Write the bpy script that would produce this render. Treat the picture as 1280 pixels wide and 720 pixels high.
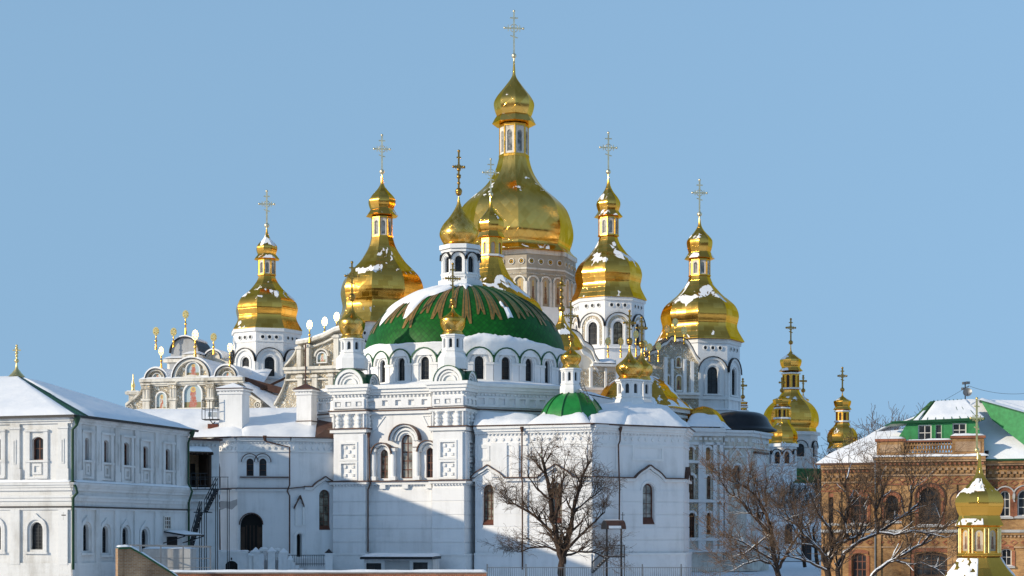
import bpy, math, random
from mathutils import Vector, Matrix, noise
from mathutils.geometry import tessellate_polygon

# ------------------------------------------------------------------ scene, camera, light
for o in list(bpy.data.objects):
    bpy.data.objects.remove(o)
SC = bpy.context.scene
COL = SC.collection
F, HOR, H = 2000.0, 665.0, 4.5            # focal length in photo pixels, horizon row, eye height

cam = bpy.data.cameras.new("camera")
cam.sensor_width = 36.0
cam.lens = F / 1280.0 * 36.0
cam.shift_y = (HOR - 360.0) / 1280.0
cam.clip_start = 0.5
cam.clip_end = 20000
cam_o = bpy.data.objects.new("camera", cam)
cam_o.location = (0, 0, H)
cam_o.rotation_euler = (math.radians(90), 0, 0)
COL.objects.link(cam_o)
SC.camera = cam_o

SUN_AZ, SUN_EL = math.radians(64), math.radians(18)    # sun stands left of and behind the viewer
to_sun = Vector((-math.sin(SUN_AZ) * math.cos(SUN_EL), -math.cos(SUN_AZ) * math.cos(SUN_EL), math.sin(SUN_EL)))
w = bpy.data.worlds.new("World")
SC.world = w
w.use_nodes = True
nt = w.node_tree
bg = nt.nodes["Background"]
sky = nt.nodes.new("ShaderNodeTexSky")
sky.sky_type = 'NISHITA'
sky.sun_disc = False
sky.sun_elevation = SUN_EL
sky.sun_rotation = math.atan2(to_sun.x, to_sun.y)
sky.altitude = 100
sky.air_density = 1.0
sky.dust_density = 0.6
sky.ozone_density = 2.5
tcw = nt.nodes.new("ShaderNodeTexCoord")
mpw = nt.nodes.new("ShaderNodeMapping")
mpw.inputs["Scale"].default_value = (1, 1, .15)
mpw.inputs["Location"].default_value = (0, 0, .225)
nrm = nt.nodes.new("ShaderNodeVectorMath")
nrm.operation = 'NORMALIZE'
hsv = nt.nodes.new("ShaderNodeHueSaturation")
hsv.inputs["Saturation"].default_value = 1.0
sxyz = nt.nodes.new("ShaderNodeSeparateXYZ")
cxyz = nt.nodes.new("ShaderNodeCombineXYZ")
pw3 = nt.nodes.new("ShaderNodeMath")
pw3.operation = 'POWER'
pw3.inputs[1].default_value = 3.0
zmx = nt.nodes.new("ShaderNodeMath")
zmx.operation = 'MAXIMUM'
zmx.inputs[1].default_value = 0.0
mad = nt.nodes.new("ShaderNodeMath")
mad.operation = 'MULTIPLY_ADD'
mad.inputs[1].default_value = 0.8
nt.links.new(tcw.outputs["Generated"], mpw.inputs[0])
nt.links.new(tcw.outputs["Generated"], sxyz.inputs[0])
nt.links.new(sxyz.outputs[2], zmx.inputs[0])
nt.links.new(zmx.outputs[0], pw3.inputs[0])
nt.links.new(pw3.outputs[0], mad.inputs[0])
sx2 = nt.nodes.new("ShaderNodeSeparateXYZ")
nt.links.new(mpw.outputs[0], sx2.inputs[0])
nt.links.new(sx2.outputs[2], mad.inputs[2])
nt.links.new(sx2.outputs[0], cxyz.inputs[0])
nt.links.new(sx2.outputs[1], cxyz.inputs[1])
nt.links.new(mad.outputs[0], cxyz.inputs[2])
nt.links.new(cxyz.outputs[0], nrm.inputs[0])
nt.links.new(nrm.outputs[0], sky.inputs[0])
nt.links.new(sky.outputs[0], hsv.inputs["Color"])


hzm = nt.nodes.new("ShaderNodeMix")                 # thin even winter haze over the lower sky
hzm.data_type = 'RGBA'
hzm.inputs[7].default_value = (1.36, 2.36, 3.42, 1)
hzf = nt.nodes.new("ShaderNodeMapRange")
hzf.inputs[1].default_value = .25
hzf.inputs[2].default_value = .85
hzf.inputs[3].default_value = .72
hzf.inputs[4].default_value = .15
nt.links.new(sxyz.outputs[2], hzf.inputs[0])
nt.links.new(hzf.outputs[0], hzm.inputs[0])
nt.links.new(hsv.outputs[0], hzm.inputs[6])
nt.links.new(hzm.outputs[2], bg.inputs[0])
bg.inputs[1].default_value = 0.15
sun = bpy.data.lights.new("sun", 'SUN')
sun.energy = 3.1
sun.angle = math.radians(0.5)
sun.color = (1.0, 0.865, 0.67)
sun_o = bpy.data.objects.new("sun", sun)
sun_o.rotation_euler = to_sun.to_track_quat('Z', 'Y').to_euler()
sun_o.location = (-60, -30, 60)
COL.objects.link(sun_o)
SC.view_settings.view_transform = 'Standard'
SC.view_settings.look = 'None'
SC.view_settings.exposure = 0.38
SC.view_settings.gamma = 1.0
SC.view_settings.use_curve_mapping = False

R = random.Random(7)

# ------------------------------------------------------------------ materials
MATS = {}


class NT:
    def __init__(s, name):
        m = bpy.data.materials.new(name)
        m.use_nodes = True
        s.m, s.t = m, m.node_tree
        s.b = s.t.nodes["Principled BSDF"]
        s.tc = s.t.nodes.new("ShaderNodeTexCoord")
        MATS[name] = m

    def n(s, typ, **kw):
        x = s.t.nodes.new(typ)
        for k, v in kw.items():
            if k.startswith("i_"):
                x.inputs[k[2:].replace("_", " ")].default_value = v
            else:
                setattr(x, k, v)
        return x

    def l(s, a, b):
        s.t.links.new(a, b)

    def noise(s, scale, detail=4, rough=.55, vec=None, dist=0):
        x = s.n("ShaderNodeTexNoise")
        x.inputs["Scale"].default_value = scale
        x.inputs["Detail"].default_value = detail
        x.inputs["Roughness"].default_value = rough
        x.inputs["Distortion"].default_value = dist
        s.l(vec or s.tc.outputs["Object"], x.inputs["Vector"])
        return x.outputs["Fac"]

    def ramp(s, f, stops, const=False):
        x = s.n("ShaderNodeValToRGB")
        e = x.color_ramp.elements
        while len(e) < len(stops):
            e.new(.5)
        for a, (p, c) in zip(e, stops):
            a.position = p
            a.color = (*c, 1) if len(c) == 3 else c
        if const:
            x.color_ramp.interpolation = 'CONSTANT'
        s.l(f, x.inputs[0])
        return x.outputs[0]

    def math(s, op, a, b=None, c=None):
        x = s.n("ShaderNodeMath", operation=op)
        for i, v in enumerate((a, b, c)):
            if v is None:
                continue
            if isinstance(v, (int, float)):
                x.inputs[i].default_value = v
            else:
                s.l(v, x.inputs[i])
        return x.outputs[0]

    def mix(s, f, a, b, mode='MIX'):
        x = s.n("ShaderNodeMix", data_type='RGBA', blend_type=mode)
        for i, v in ((0, f), (6, a), (7, b)):
            if isinstance(v, (int, float)):
                x.inputs[i].default_value = v
            elif isinstance(v, tuple):
                x.inputs[i].default_value = (*v, 1)
            else:
                s.l(v, x.inputs[i])
        return x.outputs[2]

    def bump(s, h, strength=.3, dist=.05):
        x = s.n("ShaderNodeBump")
        x.inputs["Strength"].default_value = strength
        x.inputs["Distance"].default_value = dist
        s.l(h, x.inputs["Height"])
        s.l(x.outputs[0], s.b.inputs["Normal"])
        return x

    def set(s, **kw):
        for k, v in kw.items():
            i = s.b.inputs[{"col": "Base Color", "rough": "Roughness", "metal": "Metallic", "spec": "Specular IOR Level"}[k]]
            if isinstance(v, (int, float)):
                i.default_value = v
            elif isinstance(v, tuple):
                i.default_value = (*v, 1)
            else:
                s.l(v, i)
        return s

    def nz(s):
        g = s.n("ShaderNodeNewGeometry")
        x = s.n("ShaderNodeSeparateXYZ")
        s.l(g.outputs["Normal"], x.inputs[0])
        return x.outputs[2]


def sc3(c, k):
    return tuple(min(1, x * k) for x in c)


def simple(name, col, rough=.6, metal=0.0, var=.18, scale=1.5, bump=0.0, bscale=12, spec=.4):
    k = NT(name)
    f = k.noise(scale, 6, .6)
    k.set(col=k.ramp(f, [(.3, sc3(col, 1 - var)), (.7, sc3(col, 1 + var))]), rough=rough, metal=metal, spec=spec)
    if bump:
        k.bump(k.noise(bscale, 5), bump, .03)
    return k.m


def plaster(name, col, dirt, amt=.5, brickish=0.0):
    """limewashed wall: broad blotches, vertical runs of damp, fine trowel relief"""
    k = NT(name)
    mp = k.n("ShaderNodeMapping")
    mp.inputs["Scale"].default_value = (.9, .9, .10)
    k.l(k.tc.outputs["Object"], mp.inputs[0])
    runs = k.noise(1.6, 5, .6, mp.outputs[0])
    blot = k.noise(.35, 6, .65)
    f = k.math('MULTIPLY', runs, blot)
    c = k.ramp(f, [(.14, col), (.25, sc3(col, .93)), (.40, sc3(dirt, .9))])
    c = k.mix(amt, col, c)
    vr = k.n("ShaderNodeTexVoronoi", feature='F1')
    vr.inputs["Scale"].default_value = .30
    wn = k.n("ShaderNodeTexNoise")
    wn.inputs["Scale"].default_value = .9
    wn.inputs["Detail"].default_value = 6
    k.l(k.tc.outputs["Object"], wn.inputs["Vector"])
    wm = k.n("ShaderNodeMix", data_type='VECTOR')
    wm.inputs[0].default_value = .55
    k.l(k.tc.outputs["Object"], wm.inputs[4])
    k.l(wn.outputs["Color"], wm.inputs[5])
    k.l(wm.outputs[1], vr.inputs["Vector"])
    pat = k.n("ShaderNodeSeparateColor")
    k.l(vr.outputs["Color"], pat.inputs[0])
    c = k.mix(k.math('MULTIPLY', pat.outputs[0], .13 * amt), c, sc3(dirt, 1.05))
    pz = k.n("ShaderNodeSeparateXYZ")
    k.l(k.tc.outputs["Object"], pz.inputs[0])
    damp = k.n("ShaderNodeMapRange")                     # rising damp and splash at the foot
    damp.inputs[1].default_value = .62
    damp.inputs[2].default_value = .80
    k.l(k.math('ADD', k.noise(.8, 6, .65), k.math('MULTIPLY_ADD', pz.outputs[2], -.045, .16)), damp.inputs[0])
    c = k.mix(k.math('MULTIPLY', damp.outputs[0], .55 * amt), c, sc3(dirt, .85))
    k.set(col=c, rough=.9, spec=.15)
    if brickish:
        br = k.n("ShaderNodeTexBrick")
        br.inputs["Scale"].default_value = 1.0
        br.inputs["Mortar Size"].default_value = .012
        br.inputs["Brick Width"].default_value = .28
        br.inputs["Row Height"].default_value = .085
        k.l(k.tc.outputs["UV"], br.inputs[0])
        h = k.math('ADD', k.math('MULTIPLY', br.outputs["Fac"], -.6), k.noise(9, 5))
        k.bump(h, brickish, .03)
    else:
        k.bump(k.noise(5, 6, .7), .18, .03)
    return k.m


def snow_mat():
    k = NT("snow")
    f = k.noise(.6, 6, .6)
    k.set(col=k.ramp(f, [(.3, (.83, .85, .88)), (.7, (.93, .93, .93))]), rough=.65, spec=.25)
    h = k.math('ADD', k.noise(1.2, 6, .6), k.math('MULTIPLY', k.noise(14, 3), .2))
    k.bump(h, .5, .12)
    return k.m


def gold(name, col, rough, panel, snow=0.0, scale=False, col2=None):
    """gilded sheet: panels joined in courses (UV in metres), each a little different; snow lies where it can"""
    k = NT(name)
    br = k.n("ShaderNodeTexBrick")
    br.inputs["Scale"].default_value = 1.0
    br.inputs["Mortar Size"].default_value = .012
    br.inputs["Mortar Smooth"].default_value = .4
    br.inputs["Brick Width"].default_value = panel[0]
    br.inputs["Row Height"].default_value = panel[1]
    br.inputs["Color1"].default_value = (0, 0, 0, 1)
    br.inputs["Color2"].default_value = (1, 1, 1, 1)
    br.inputs["Bias"].default_value = 0
    mp = k.n("ShaderNodeMapping")
    if scale:
        mp.inputs["Rotation"].default_value = (0, 0, math.radians(45))
        br.offset = 0
    k.l(k.tc.outputs["UV"], mp.inputs[0])
    k.l(mp.outputs[0], br.inputs[0])
    wear = k.noise(.9, 5, .6)
    c = k.mix(.55, k.ramp(wear, [(.3, sc3(col, .82)), (.7, col)]), k.mix(br.outputs["Color"], sc3(col, .66), col2 or sc3(col, 1.06)))
    r = k.math('ADD', k.math('MULTIPLY', br.outputs["Color"], .10), k.math('MULTIPLY_ADD', wear, .18, rough - .11))
    met = 1.0
    hgt = k.math('ADD', k.math('MULTIPLY', br.outputs["Fac"], -.5), k.math('MULTIPLY_ADD', k.noise(2.3, 3), .35, k.math('MULTIPLY', k.noise(.9, 2), .6)))
    if snow:
        nz = k.nz()
        mps = k.n("ShaderNodeMapping")
        mps.inputs["Scale"].default_value = (1, 1, .55)
        k.l(k.tc.outputs["Object"], mps.inputs[0])
        sn = k.math('ADD', k.noise(.55, 5, .55, mps.outputs[0], dist=.4), k.math('MULTIPLY', k.math('SUBTRACT', nz, .45), .32))
        m = k.n("ShaderNodeMapRange")
        m.inputs[1].default_value = 1.0 - snow
        m.inputs[2].default_value = 1.012 - snow
        k.l(sn, m.inputs[0])
        m2 = k.n("ShaderNodeMapRange")
        m2.inputs[1].default_value = .28
        m2.inputs[2].default_value = .34
        k.l(nz, m2.inputs[0])
        s = k.math('MULTIPLY', m.outputs[0], m2.outputs[0])
        c = k.mix(s, c, (.9, .91, .93))
        met = k.math('SUBTRACT', 1.0, s)
        r = k.math('MAXIMUM', r, k.math('MULTIPLY', s, .7))
        hgt = k.math('ADD', hgt, k.math('MULTIPLY', s, 1.5))
    k.set(col=c, rough=r, metal=met)
    k.b.inputs["Specular Tint"].default_value = (.95, .68, .30, 1)
    k.bump(hgt, .30, .06)
    return k.m


def brick(name, c1, c2, mortar, w_=.26, h_=.085):
    k = NT(name)
    br = k.n("ShaderNodeTexBrick")
    br.inputs["Scale"].default_value = 1.0
    br.inputs["Mortar Size"].default_value = .010
    br.inputs["Brick Width"].default_value = w_
    br.inputs["Row Height"].default_value = h_
    br.inputs["Color1"].default_value = (*c1, 1)
    br.inputs["Color2"].default_value = (*c2, 1)
    br.inputs["Mortar"].default_value = (*mortar, 1)
    k.l(k.tc.outputs["UV"], br.inputs[0])
    soot = k.ramp(k.noise(.22, 5, .6), [(.38, (.55, .53, .52)), (.62, (1.1, 1.08, 1.05))])
    c = k.mix(.75, k.mix(1.0, br.outputs["Color"], soot, 'MULTIPLY'), k.ramp(k.noise(.8, 7, .7), [(.3, (.45, .42, .38)), (.72, (1.25, 1.2, 1.1))]), 'MULTIPLY')
    k.set(col=c, rough=.9, spec=.15)
    k.bump(k.math('ADD', k.math('MULTIPLY', br.outputs["Fac"], -1.0), k.noise(15, 4)), .5, .02)
    return k.m


def stucco():
    """white baroque relief (scrolls and leaves) on a straw-coloured ground"""
    k = NT("stucco_relief")
    v = k.n("ShaderNodeTexVoronoi", feature='F1')
    v.inputs["Scale"].default_value = 2.6
    vec = k.n("ShaderNodeMix", data_type='VECTOR')
    nn = k.n("ShaderNodeTexNoise")
    nn.inputs["Scale"].default_value = 1.6
    k.l(k.tc.outputs["Object"], nn.inputs["Vector"])
    vec.inputs[0].default_value = .35
    k.l(k.tc.outputs["Object"], vec.inputs[4])
    k.l(nn.outputs["Color"], vec.inputs[5])
    k.l(vec.outputs[1], v.inputs["Vector"])
    wv = k.math('SINE', k.math('MULTIPLY', v.outputs["Distance"], 26.0))
    c = k.ramp(k.math('MULTIPLY_ADD', wv, .5, .5), [(.22, (.66, .53, .34)), (.48, (.82, .79, .71))])
    k.set(col=c, rough=.9, spec=.15)
    k.bump(wv, .9, .10)
    return k.m


def icon(name, bgt, bgb, robe, under):
    """painted panel: sky over ground with a standing robed saint, drawn in the panel's own UV"""
    k = NT(name)
    sp = k.n("ShaderNodeSeparateXYZ")
    k.l(k.tc.outputs["UV"], sp.inputs[0])
    u, v = sp.outputs[0], sp.outputs[1]
    nz = k.noise(3.2, 5, .7)
    base = k.mix(k.math('GREATER_THAN', v, .3), bgb, bgt)
    du = k.math('ABSOLUTE', k.math('SUBTRACT', u, .5))
    wv = k.math('MULTIPLY_ADD', k.math('SUBTRACT', .75, v), .14, .13)
    wv = k.math('ADD', wv, k.math('MULTIPLY', k.math('SUBTRACT', nz, .5), .34))
    body = k.math('MULTIPLY', k.math('LESS_THAN', du, wv), k.math('MULTIPLY', k.math('GREATER_THAN', v, .1), k.math('LESS_THAN', v, .74)))
    c = k.mix(body, base, k.mix(k.math('GREATER_THAN', nz, .5), robe, under))
    dv = k.math('SUBTRACT', v, .80)
    rr = k.math('SQRT', k.math('ADD', k.math('MULTIPLY', du, du), k.math('MULTIPLY', k.math('MULTIPLY', dv, dv), 1.9)))
    c = k.mix(k.math('LESS_THAN', rr, .15), c, (.62, .42, .10))
    c = k.mix(k.math('LESS_THAN', rr, .085), c, (.42, .24, .14))
    k.set(col=c, rough=.55)
    return k.m


plaster("plaster_white", (.83, .83, .83), (.54, .54, .53), .42)
plaster("plaster_old", (.80, .80, .79), (.50, .48, .44), .62, 1.0)
plaster("plaster_cream", (.78, .745, .67), (.40, .36, .29), .9)
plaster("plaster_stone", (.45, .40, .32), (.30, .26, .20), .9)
plaster("plaster_patch", (.40, .41, .42), (.30, .30, .30), .6)
plaster("concrete", (.42, .42, .41), (.22, .21, .20), .8)
simple("trim_white", (.80, .80, .79), .85, var=.06, scale=2.0, bump=.12, spec=.15)
snow_mat()
gold("gold_dome", (.94, .47, .075), .13, (1.6, .75), snow=.385, col2=(1.0, .61, .15))
gold("gold_scale", (.88, .44, .06), .22, (.42, .42), scale=True, col2=(1.0, .70, .25))
gold("gold_main", (.94, .50, .09), .13, (1.3, 1.3), snow=.32, scale=True, col2=(1.0, .64, .18))
gold("gold_plain", (.93, .49, .085), .24, (.8, .6))
gold("gold_snowy", (.93, .48, .08), .2, (.9, .6), snow=.40)
simple("gold_cross", (.42, .24, .06), .35, 1.0, var=.35, scale=6)
simple("gold_bright", (.90, .66, .28), .36, 1.0, var=.2, scale=5)
simple("steel_pale", (.78, .68, .46), .42, 1.0, var=.2)
simple("metal_brown", (.085, .040, .026), .5, .1, var=.35)
simple("metal_black", (.018, .018, .020), .45, .2, var=.3)
simple("metal_roof_black", (.012, .012, .013), .35, .0, var=.4, bump=.1, bscale=3)
simple("metal_green", (.012, .085, .030), .4, .1, var=.25)
simple("pipe_green", (.010, .050, .022), .45, .1, var=.3)
simple("metal_grey", (.17, .18, .19), .45, .6, var=.2)
simple("ironwork", (.03, .033, .036), .55, .3, var=.3)
simple("win_brown", (.115, .040, .022), .55, var=.3)
simple("win_white", (.62, .60, .56), .6, var=.12)
simple("win_green", (.03, .16, .06), .5, var=.15)
simple("dark_inside", (.012, .011, .011), .9, var=.2)
simple("wood_dark", (.055, .032, .02), .75, var=.35)
simple("ray_gold", (.38, .21, .06), .40, .6, var=.35, scale=2.5)
simple("mold_brown", (.16, .085, .05), .8, var=.3)
simple("rust_patch", (.22, .07, .04), .8, var=.3)
simple("lamp_white", (.82, .80, .74), .4, var=.05)
simple("rug_red", (.30, .04, .03), .7, var=.3)
simple("wall_green", (.035, .23, .075), .55, var=.22, scale=2.5)
simple("snow_dirty", (.55, .56, .58), .8, var=.2, scale=3, bump=.3)
simple("moss_roof", (.05, .13, .035), .8, var=.6, scale=2.0, bump=.3)
brick("brick_warm", (.54, .31, .125), (.34, .17, .07), (.42, .33, .22))
brick("brick_red", (.40, .12, .06), (.29, .085, .045), (.38, .27, .2))
brick("brick_pale", (.52, .34, .20), (.42, .25, .14), (.55, .48, .4))
stucco()
icon("icon_large", (.36, .46, .50), (.24, .20, .09), (.40, .20, .17), (.40, .10, .06))
icon("icon_gold", (.45, .35, .18), (.30, .22, .10), (.10, .06, .04), (.25, .08, .04))
icon("icon_pale", (.42, .50, .50), (.25, .25, .15), (.42, .10, .05), (.55, .50, .42))
icon("icon_dark", (.46, .40, .30), (.34, .28, .20), (.13, .06, .035), (.24, .13, .06))


def glass():
    k = NT("glass_pale")  # lighter blotches in the colour stand in for curtains and reflections
    f = k.noise(1.1, 3)
    k.set(col=k.ramp(f, [(.35, (.10, .10, .095)), (.65, (.42, .41, .37))]), rough=.14, spec=.5)
    k.bump(k.noise(.8, 2), .12, .05)
    k = NT("glass_dark")
    f = k.noise(.9, 3)
    k.set(col=k.ramp(f, [(.35, (.010, .011, .013)), (.7, (.045, .048, .052))]), rough=.13, spec=.3)
    k.bump(k.noise(.8, 2), .12, .05)
    k = NT("glass_warm")  # warm reflections put into the pane colour
    f = k.noise(1.6, 4)
    k.set(col=k.ramp(f, [(.34, (.04, .034, .026)), (.52, (.17, .15, .11)), (.68, (.34, .32, .26))]), rough=.16, spec=.5)
    k.bump(k.noise(.8, 2), .12, .05)


glass()


def green_tiles():
    k = NT("green_tiles")
    br = k.n("ShaderNodeTexBrick")
    br.inputs["Scale"].default_value = 1.0
    br.inputs["Mortar Size"].default_value = .02
    br.inputs["Brick Width"].default_value = .42
    br.inputs["Row Height"].default_value = .42
    br.offset = 0
    br.inputs["Color1"].default_value = (.006, .085, .008, 1)
    br.inputs["Color2"].default_value = (.010, .13, .014, 1)
    br.inputs["Mortar"].default_value = (.005, .05, .010, 1)
    mp = k.n("ShaderNodeMapping")
    mp.inputs["Rotation"].default_value = (0, 0, math.radians(45))
    k.l(k.tc.outputs["UV"], mp.inputs[0])
    k.l(mp.outputs[0], br.inputs[0])
    c = k.mix(.5, br.outputs["Color"], k.ramp(k.noise(.5, 5), [(.3, (.6, .6, .6)), (.7, (1.2, 1.2, 1.2))]), 'MULTIPLY')
    k.set(col=c, rough=.5, spec=.18)
    k.bump(k.math('MULTIPLY', br.outputs["Fac"], -1), .3, .03)


green_tiles()
simple("green_sheet", (.015, .19, .035), .38, 0, var=.25, scale=1.2, spec=.4)


def bark():
    for nm, c, sn in (("bark", (.050, .033, .024), .63), ("bark_snowy", (.040, .028, .022), .25), ("twig_tan", (.15, .088, .048), .9), ("twig_dark", (.12, .078, .05), .9)):
        k = NT(nm)
        nz = k.nz()
        s = k.math('ADD', k.noise(1.3, 4), k.math('MULTIPLY', k.math('SUBTRACT', nz, .5), .9))
        m = k.n("ShaderNodeMapRange")
        m.inputs[1].default_value = sn + .12
        m.inputs[2].default_value = sn + .2
        k.l(s, m.inputs[0])
        c0 = k.ramp(k.noise(7, 5), [(.3, sc3(c, .6)), (.7, sc3(c, 1.5))])
        k.set(col=k.mix(m.outputs[0], c0, (.86, .88, .91)), rough=.85, spec=.2)
        if nm.startswith("bark"):
            k.bump(k.noise(11, 4), .6, .04)


bark()


def ground():
    k = NT("ground_snow")
    f = k.noise(.035, 6, .65)
    fine = k.noise(.4, 6, .6)
    p = k.n("ShaderNodeSeparateXYZ")
    k.l(k.tc.outputs["Object"], p.inputs[0])
    m = k.n("ShaderNodeMapRange")               # behind the viewer the slopes are wooded
    m.inputs[1].default_value = 20
    m.inputs[2].default_value = -60
    k.l(p.outputs[1], m.inputs[0])
    wood = k.math('MULTIPLY', m.outputs[0], k.math('GREATER_THAN', k.math('MULTIPLY_ADD', fine, .3, f), .35))
    c = k.mix(wood, k.ramp(fine, [(.3, (.78, .80, .83)), (.7, (.90, .90, .91))]), (.06, .045, .035))
    k.set(col=c, rough=.8, spec=.2)
    k.bump(k.noise(.5, 6), .5, .2)


ground()

# ------------------------------------------------------------------ mesh helpers


def Zp(py, Y):
    return H + (HOR - py) / F * Y


def Xp(px, Y):
    return (px - 640) / F * Y


def P(px, py, Y):
    return Vector((Xp(px, Y), Y, Zp(py, Y)))


def G(px, Y):
    return Vector((Xp(px, Y), Y))


class Fr:
    """a vertical wall plane: s runs left to right seen from outside, z up, d outward"""

    def __init__(s, a, b):
        s.o = Vector((a[0], a[1], 0))
        d = Vector((b[0] - a[0], b[1] - a[1], 0))
        s.L = d.length
        s.u = d.normalized()
        s.n = Vector((s.u.y, -s.u.x, 0))

    def pt(s, a, z, d=0.0):
        return s.o + s.u * a + s.n * d + Vector((0, 0, z))

    def at(s, px, py, d=0.0):
        r = Vector(((px - 640) / F, 1, (HOR - py) / F))
        q = s.o + s.n * d
        t = (Vector((q.x, q.y, 0)) - Vector((0, 0, 0))).dot(s.n) / Vector((r.x, r.y, 0)).dot(s.n)
        w_ = r * t
        return ((w_ - q).dot(s.u), H + w_.z)

    def s(s, px, d=0.0):
        return s.at(px, HOR, d)[0]

    def z(s, px, py, d=0.0):
        return s.at(px, py, d)[1]

    def off(s, d):
        a, b = s.pt(0, 0, d), s.pt(s.L, 0, d)
        return Fr(a, b)


class MB:
    def __init__(s, *mats):
        s.v, s.f, s.mi, s.sm, s.uv = [], [], [], [], []
        s.mats = list(mats)

    def add(s, vs, fs, m=0, smooth=False, uvs=None):
        k = len(s.v)
        s.v += [Vector(v) for v in vs]
        for f in fs:
            s.f.append([i + k for i in f])
            s.mi.append(m)
            s.sm.append(smooth)
            if uvs:
                s.uv.append([uvs[i] for i in f])
            else:
                a = [s.v[i + k] for i in f]
                nn = (a[1] - a[0]).cross(a[-1] - a[0])
                if abs(nn.z) > .8 * (nn.length + 1e-9):
                    s.uv.append([(q.x, q.y) for q in a])
                elif abs(nn.x) > abs(nn.y):
                    s.uv.append([(q.y, q.z) for q in a])
                else:
                    s.uv.append([(q.x, q.z) for q in a])

    def hexa(s, p, m=0):
        """8 points: bottom ring then top ring"""
        s.add(p, [(0, 3, 2, 1), (4, 5, 6, 7), (0, 1, 5, 4), (1, 2, 6, 5), (2, 3, 7, 6), (3, 0, 4, 7)], m)

    def box(s, c, size, rz=0.0, m=0):
        ca, sa = math.cos(rz), math.sin(rz)
        x, y, z = size[0] / 2, size[1] / 2, size[2] / 2
        p = []
        for dz in (-z, z):
            for dx, dy in ((-x, -y), (x, -y), (x, y), (-x, y)):
                p.append((c[0] + dx * ca - dy * sa, c[1] + dx * sa + dy * ca, c[2] + dz))
        s.hexa(p, m)

    def fbox(s, fr, s0, s1, z0, z1, d0, d1, m=0):
        """box on a wall: d0 inner, d1 outer"""
        p = [fr.pt(a, z, d) for z in (z0, z1) for a, d in ((s0, d1), (s1, d1), (s1, d0), (s0, d0))]
        k = len(s.f)
        s.hexa(p, m)
        for i in (2,):
            s.uv[k + i] = [(s0, z0), (s1, z0), (s1, z1), (s0, z1)]

    def pbox(s, fr, px0, px1, pt, pb, d0, d1, m=0):
        s0, z1 = fr.at(px0, pt)
        s1, z0 = fr.at(px1, pb)
        _, za = fr.at((px0 + px1) / 2, pt)
        _, zb = fr.at((px0 + px1) / 2, pb)
        s.fbox(fr, s0, s1, zb, za, d0, d1, m)

    def bar(s, a, b, w_, h_=None, m=0):
        """square bar between two points"""
        a, b = Vector(a), Vector(b)
        d = (b - a).normalized()
        up = Vector((0, 0, 1)) if abs(d.z) < .95 else Vector((1, 0, 0))
        x = d.cross(up).normalized() * w_ / 2
        y = x.cross(d).normalized() * (h_ or w_) / 2
        s.hexa([a - x - y, a + x - y, b + x - y, b - x - y, a - x + y, a + x + y, b + x + y, b - x + y], m)

    def tube(s, pts, r, n=6, m=0):
        pts = [Vector(p) for p in pts]
        rr = r if isinstance(r, (list, tuple)) else [r] * len(pts)
        vs, fs = [], []
        x = None
        for i, p in enumerate(pts):
            d = (pts[min(i + 1, len(pts) - 1)] - pts[max(i - 1, 0)]).normalized()
            if x is None:
                up = Vector((0, 0, 1)) if abs(d.z) < .9 else Vector((1, 0, 0))
                x = d.cross(up).normalized()
            else:
                x = (x - d * x.dot(d)).normalized()
            y = d.cross(x)
            for k in range(n):
                a = 2 * math.pi * k / n
                vs.append(p + (x * math.cos(a) + y * math.sin(a)) * rr[i])
        for i in range(len(pts) - 1):
            for k in range(n):
                k2 = (k + 1) % n
                fs.append((i * n + k, i * n + k2, (i + 1) * n + k2, (i + 1) * n + k))
        s.add(vs, fs, m, True)
        b = (len(pts) - 1) * n
        if n > 3:
            s.add(vs[:n], [tuple(range(n))[::-1]], m)
            s.add(vs[b:], [tuple(range(n))], m)

    def ball(s, c, r, m=0, n=8, sz=1.0):
        prof = [(r * math.sin(math.pi * i / 6), c[2] + sz * r * math.cos(math.pi * i / 6)) for i in range(7)]
        s.lathe(c[0], c[1], prof, n, m=m)

    def lathe(s, cx, cy, prof, n, rot=0.0, facet=False, m=0, a0=None, a1=None, flat=False):
        """prof: (r, z) pairs, None starts a new hard-edged strip; facet keeps the meridian edges sharp"""
        strips, cur = [], []
        for p in prof:
            if p is None:
                strips.append(cur)
                cur = [cur[-1]]
            else:
                cur.append(p)
        strips.append(cur)
        full = a0 is None
        a0 = 0.0 if full else a0
        a1 = 2 * math.pi if full else a1
        v0 = 0.0
        for st in strips:
            rmax = max(p[0] for p in st)
            ln = [v0]
            for i in range(1, len(st)):
                ln.append(ln[-1] + math.hypot(st[i][0] - st[i - 1][0], st[i][1] - st[i - 1][1]))
            for k in range(n):
                t0 = rot + a0 + (a1 - a0) * k / n
                t1 = rot + a0 + (a1 - a0) * (k + 1) / n
                vs, us = [], []
                for i, (r, z) in enumerate(st):
                    vs.append((cx + r * math.sin(t0), cy - r * math.cos(t0), z))
                    vs.append((cx + r * math.sin(t1), cy - r * math.cos(t1), z))
                    us.append((t0 * rmax, ln[i]))
                    us.append((t1 * rmax, ln[i]))
                # z may run up or down: keep faces outward
                up = st[-1][1] > st[0][1] or (st[-1][1] == st[0][1] and st[-1][0] < st[0][0])
                fs = [(2 * i, 2 * i + 1, 2 * i + 3, 2 * i + 2) if up else (2 * i, 2 * i + 2, 2 * i + 3, 2 * i + 1) for i in range(len(st) - 1)]
                s.add(vs, fs, m, not flat, us)
            v0 = ln[-1]
        s.weld = getattr(s, 'weld', False) or not facet

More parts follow.
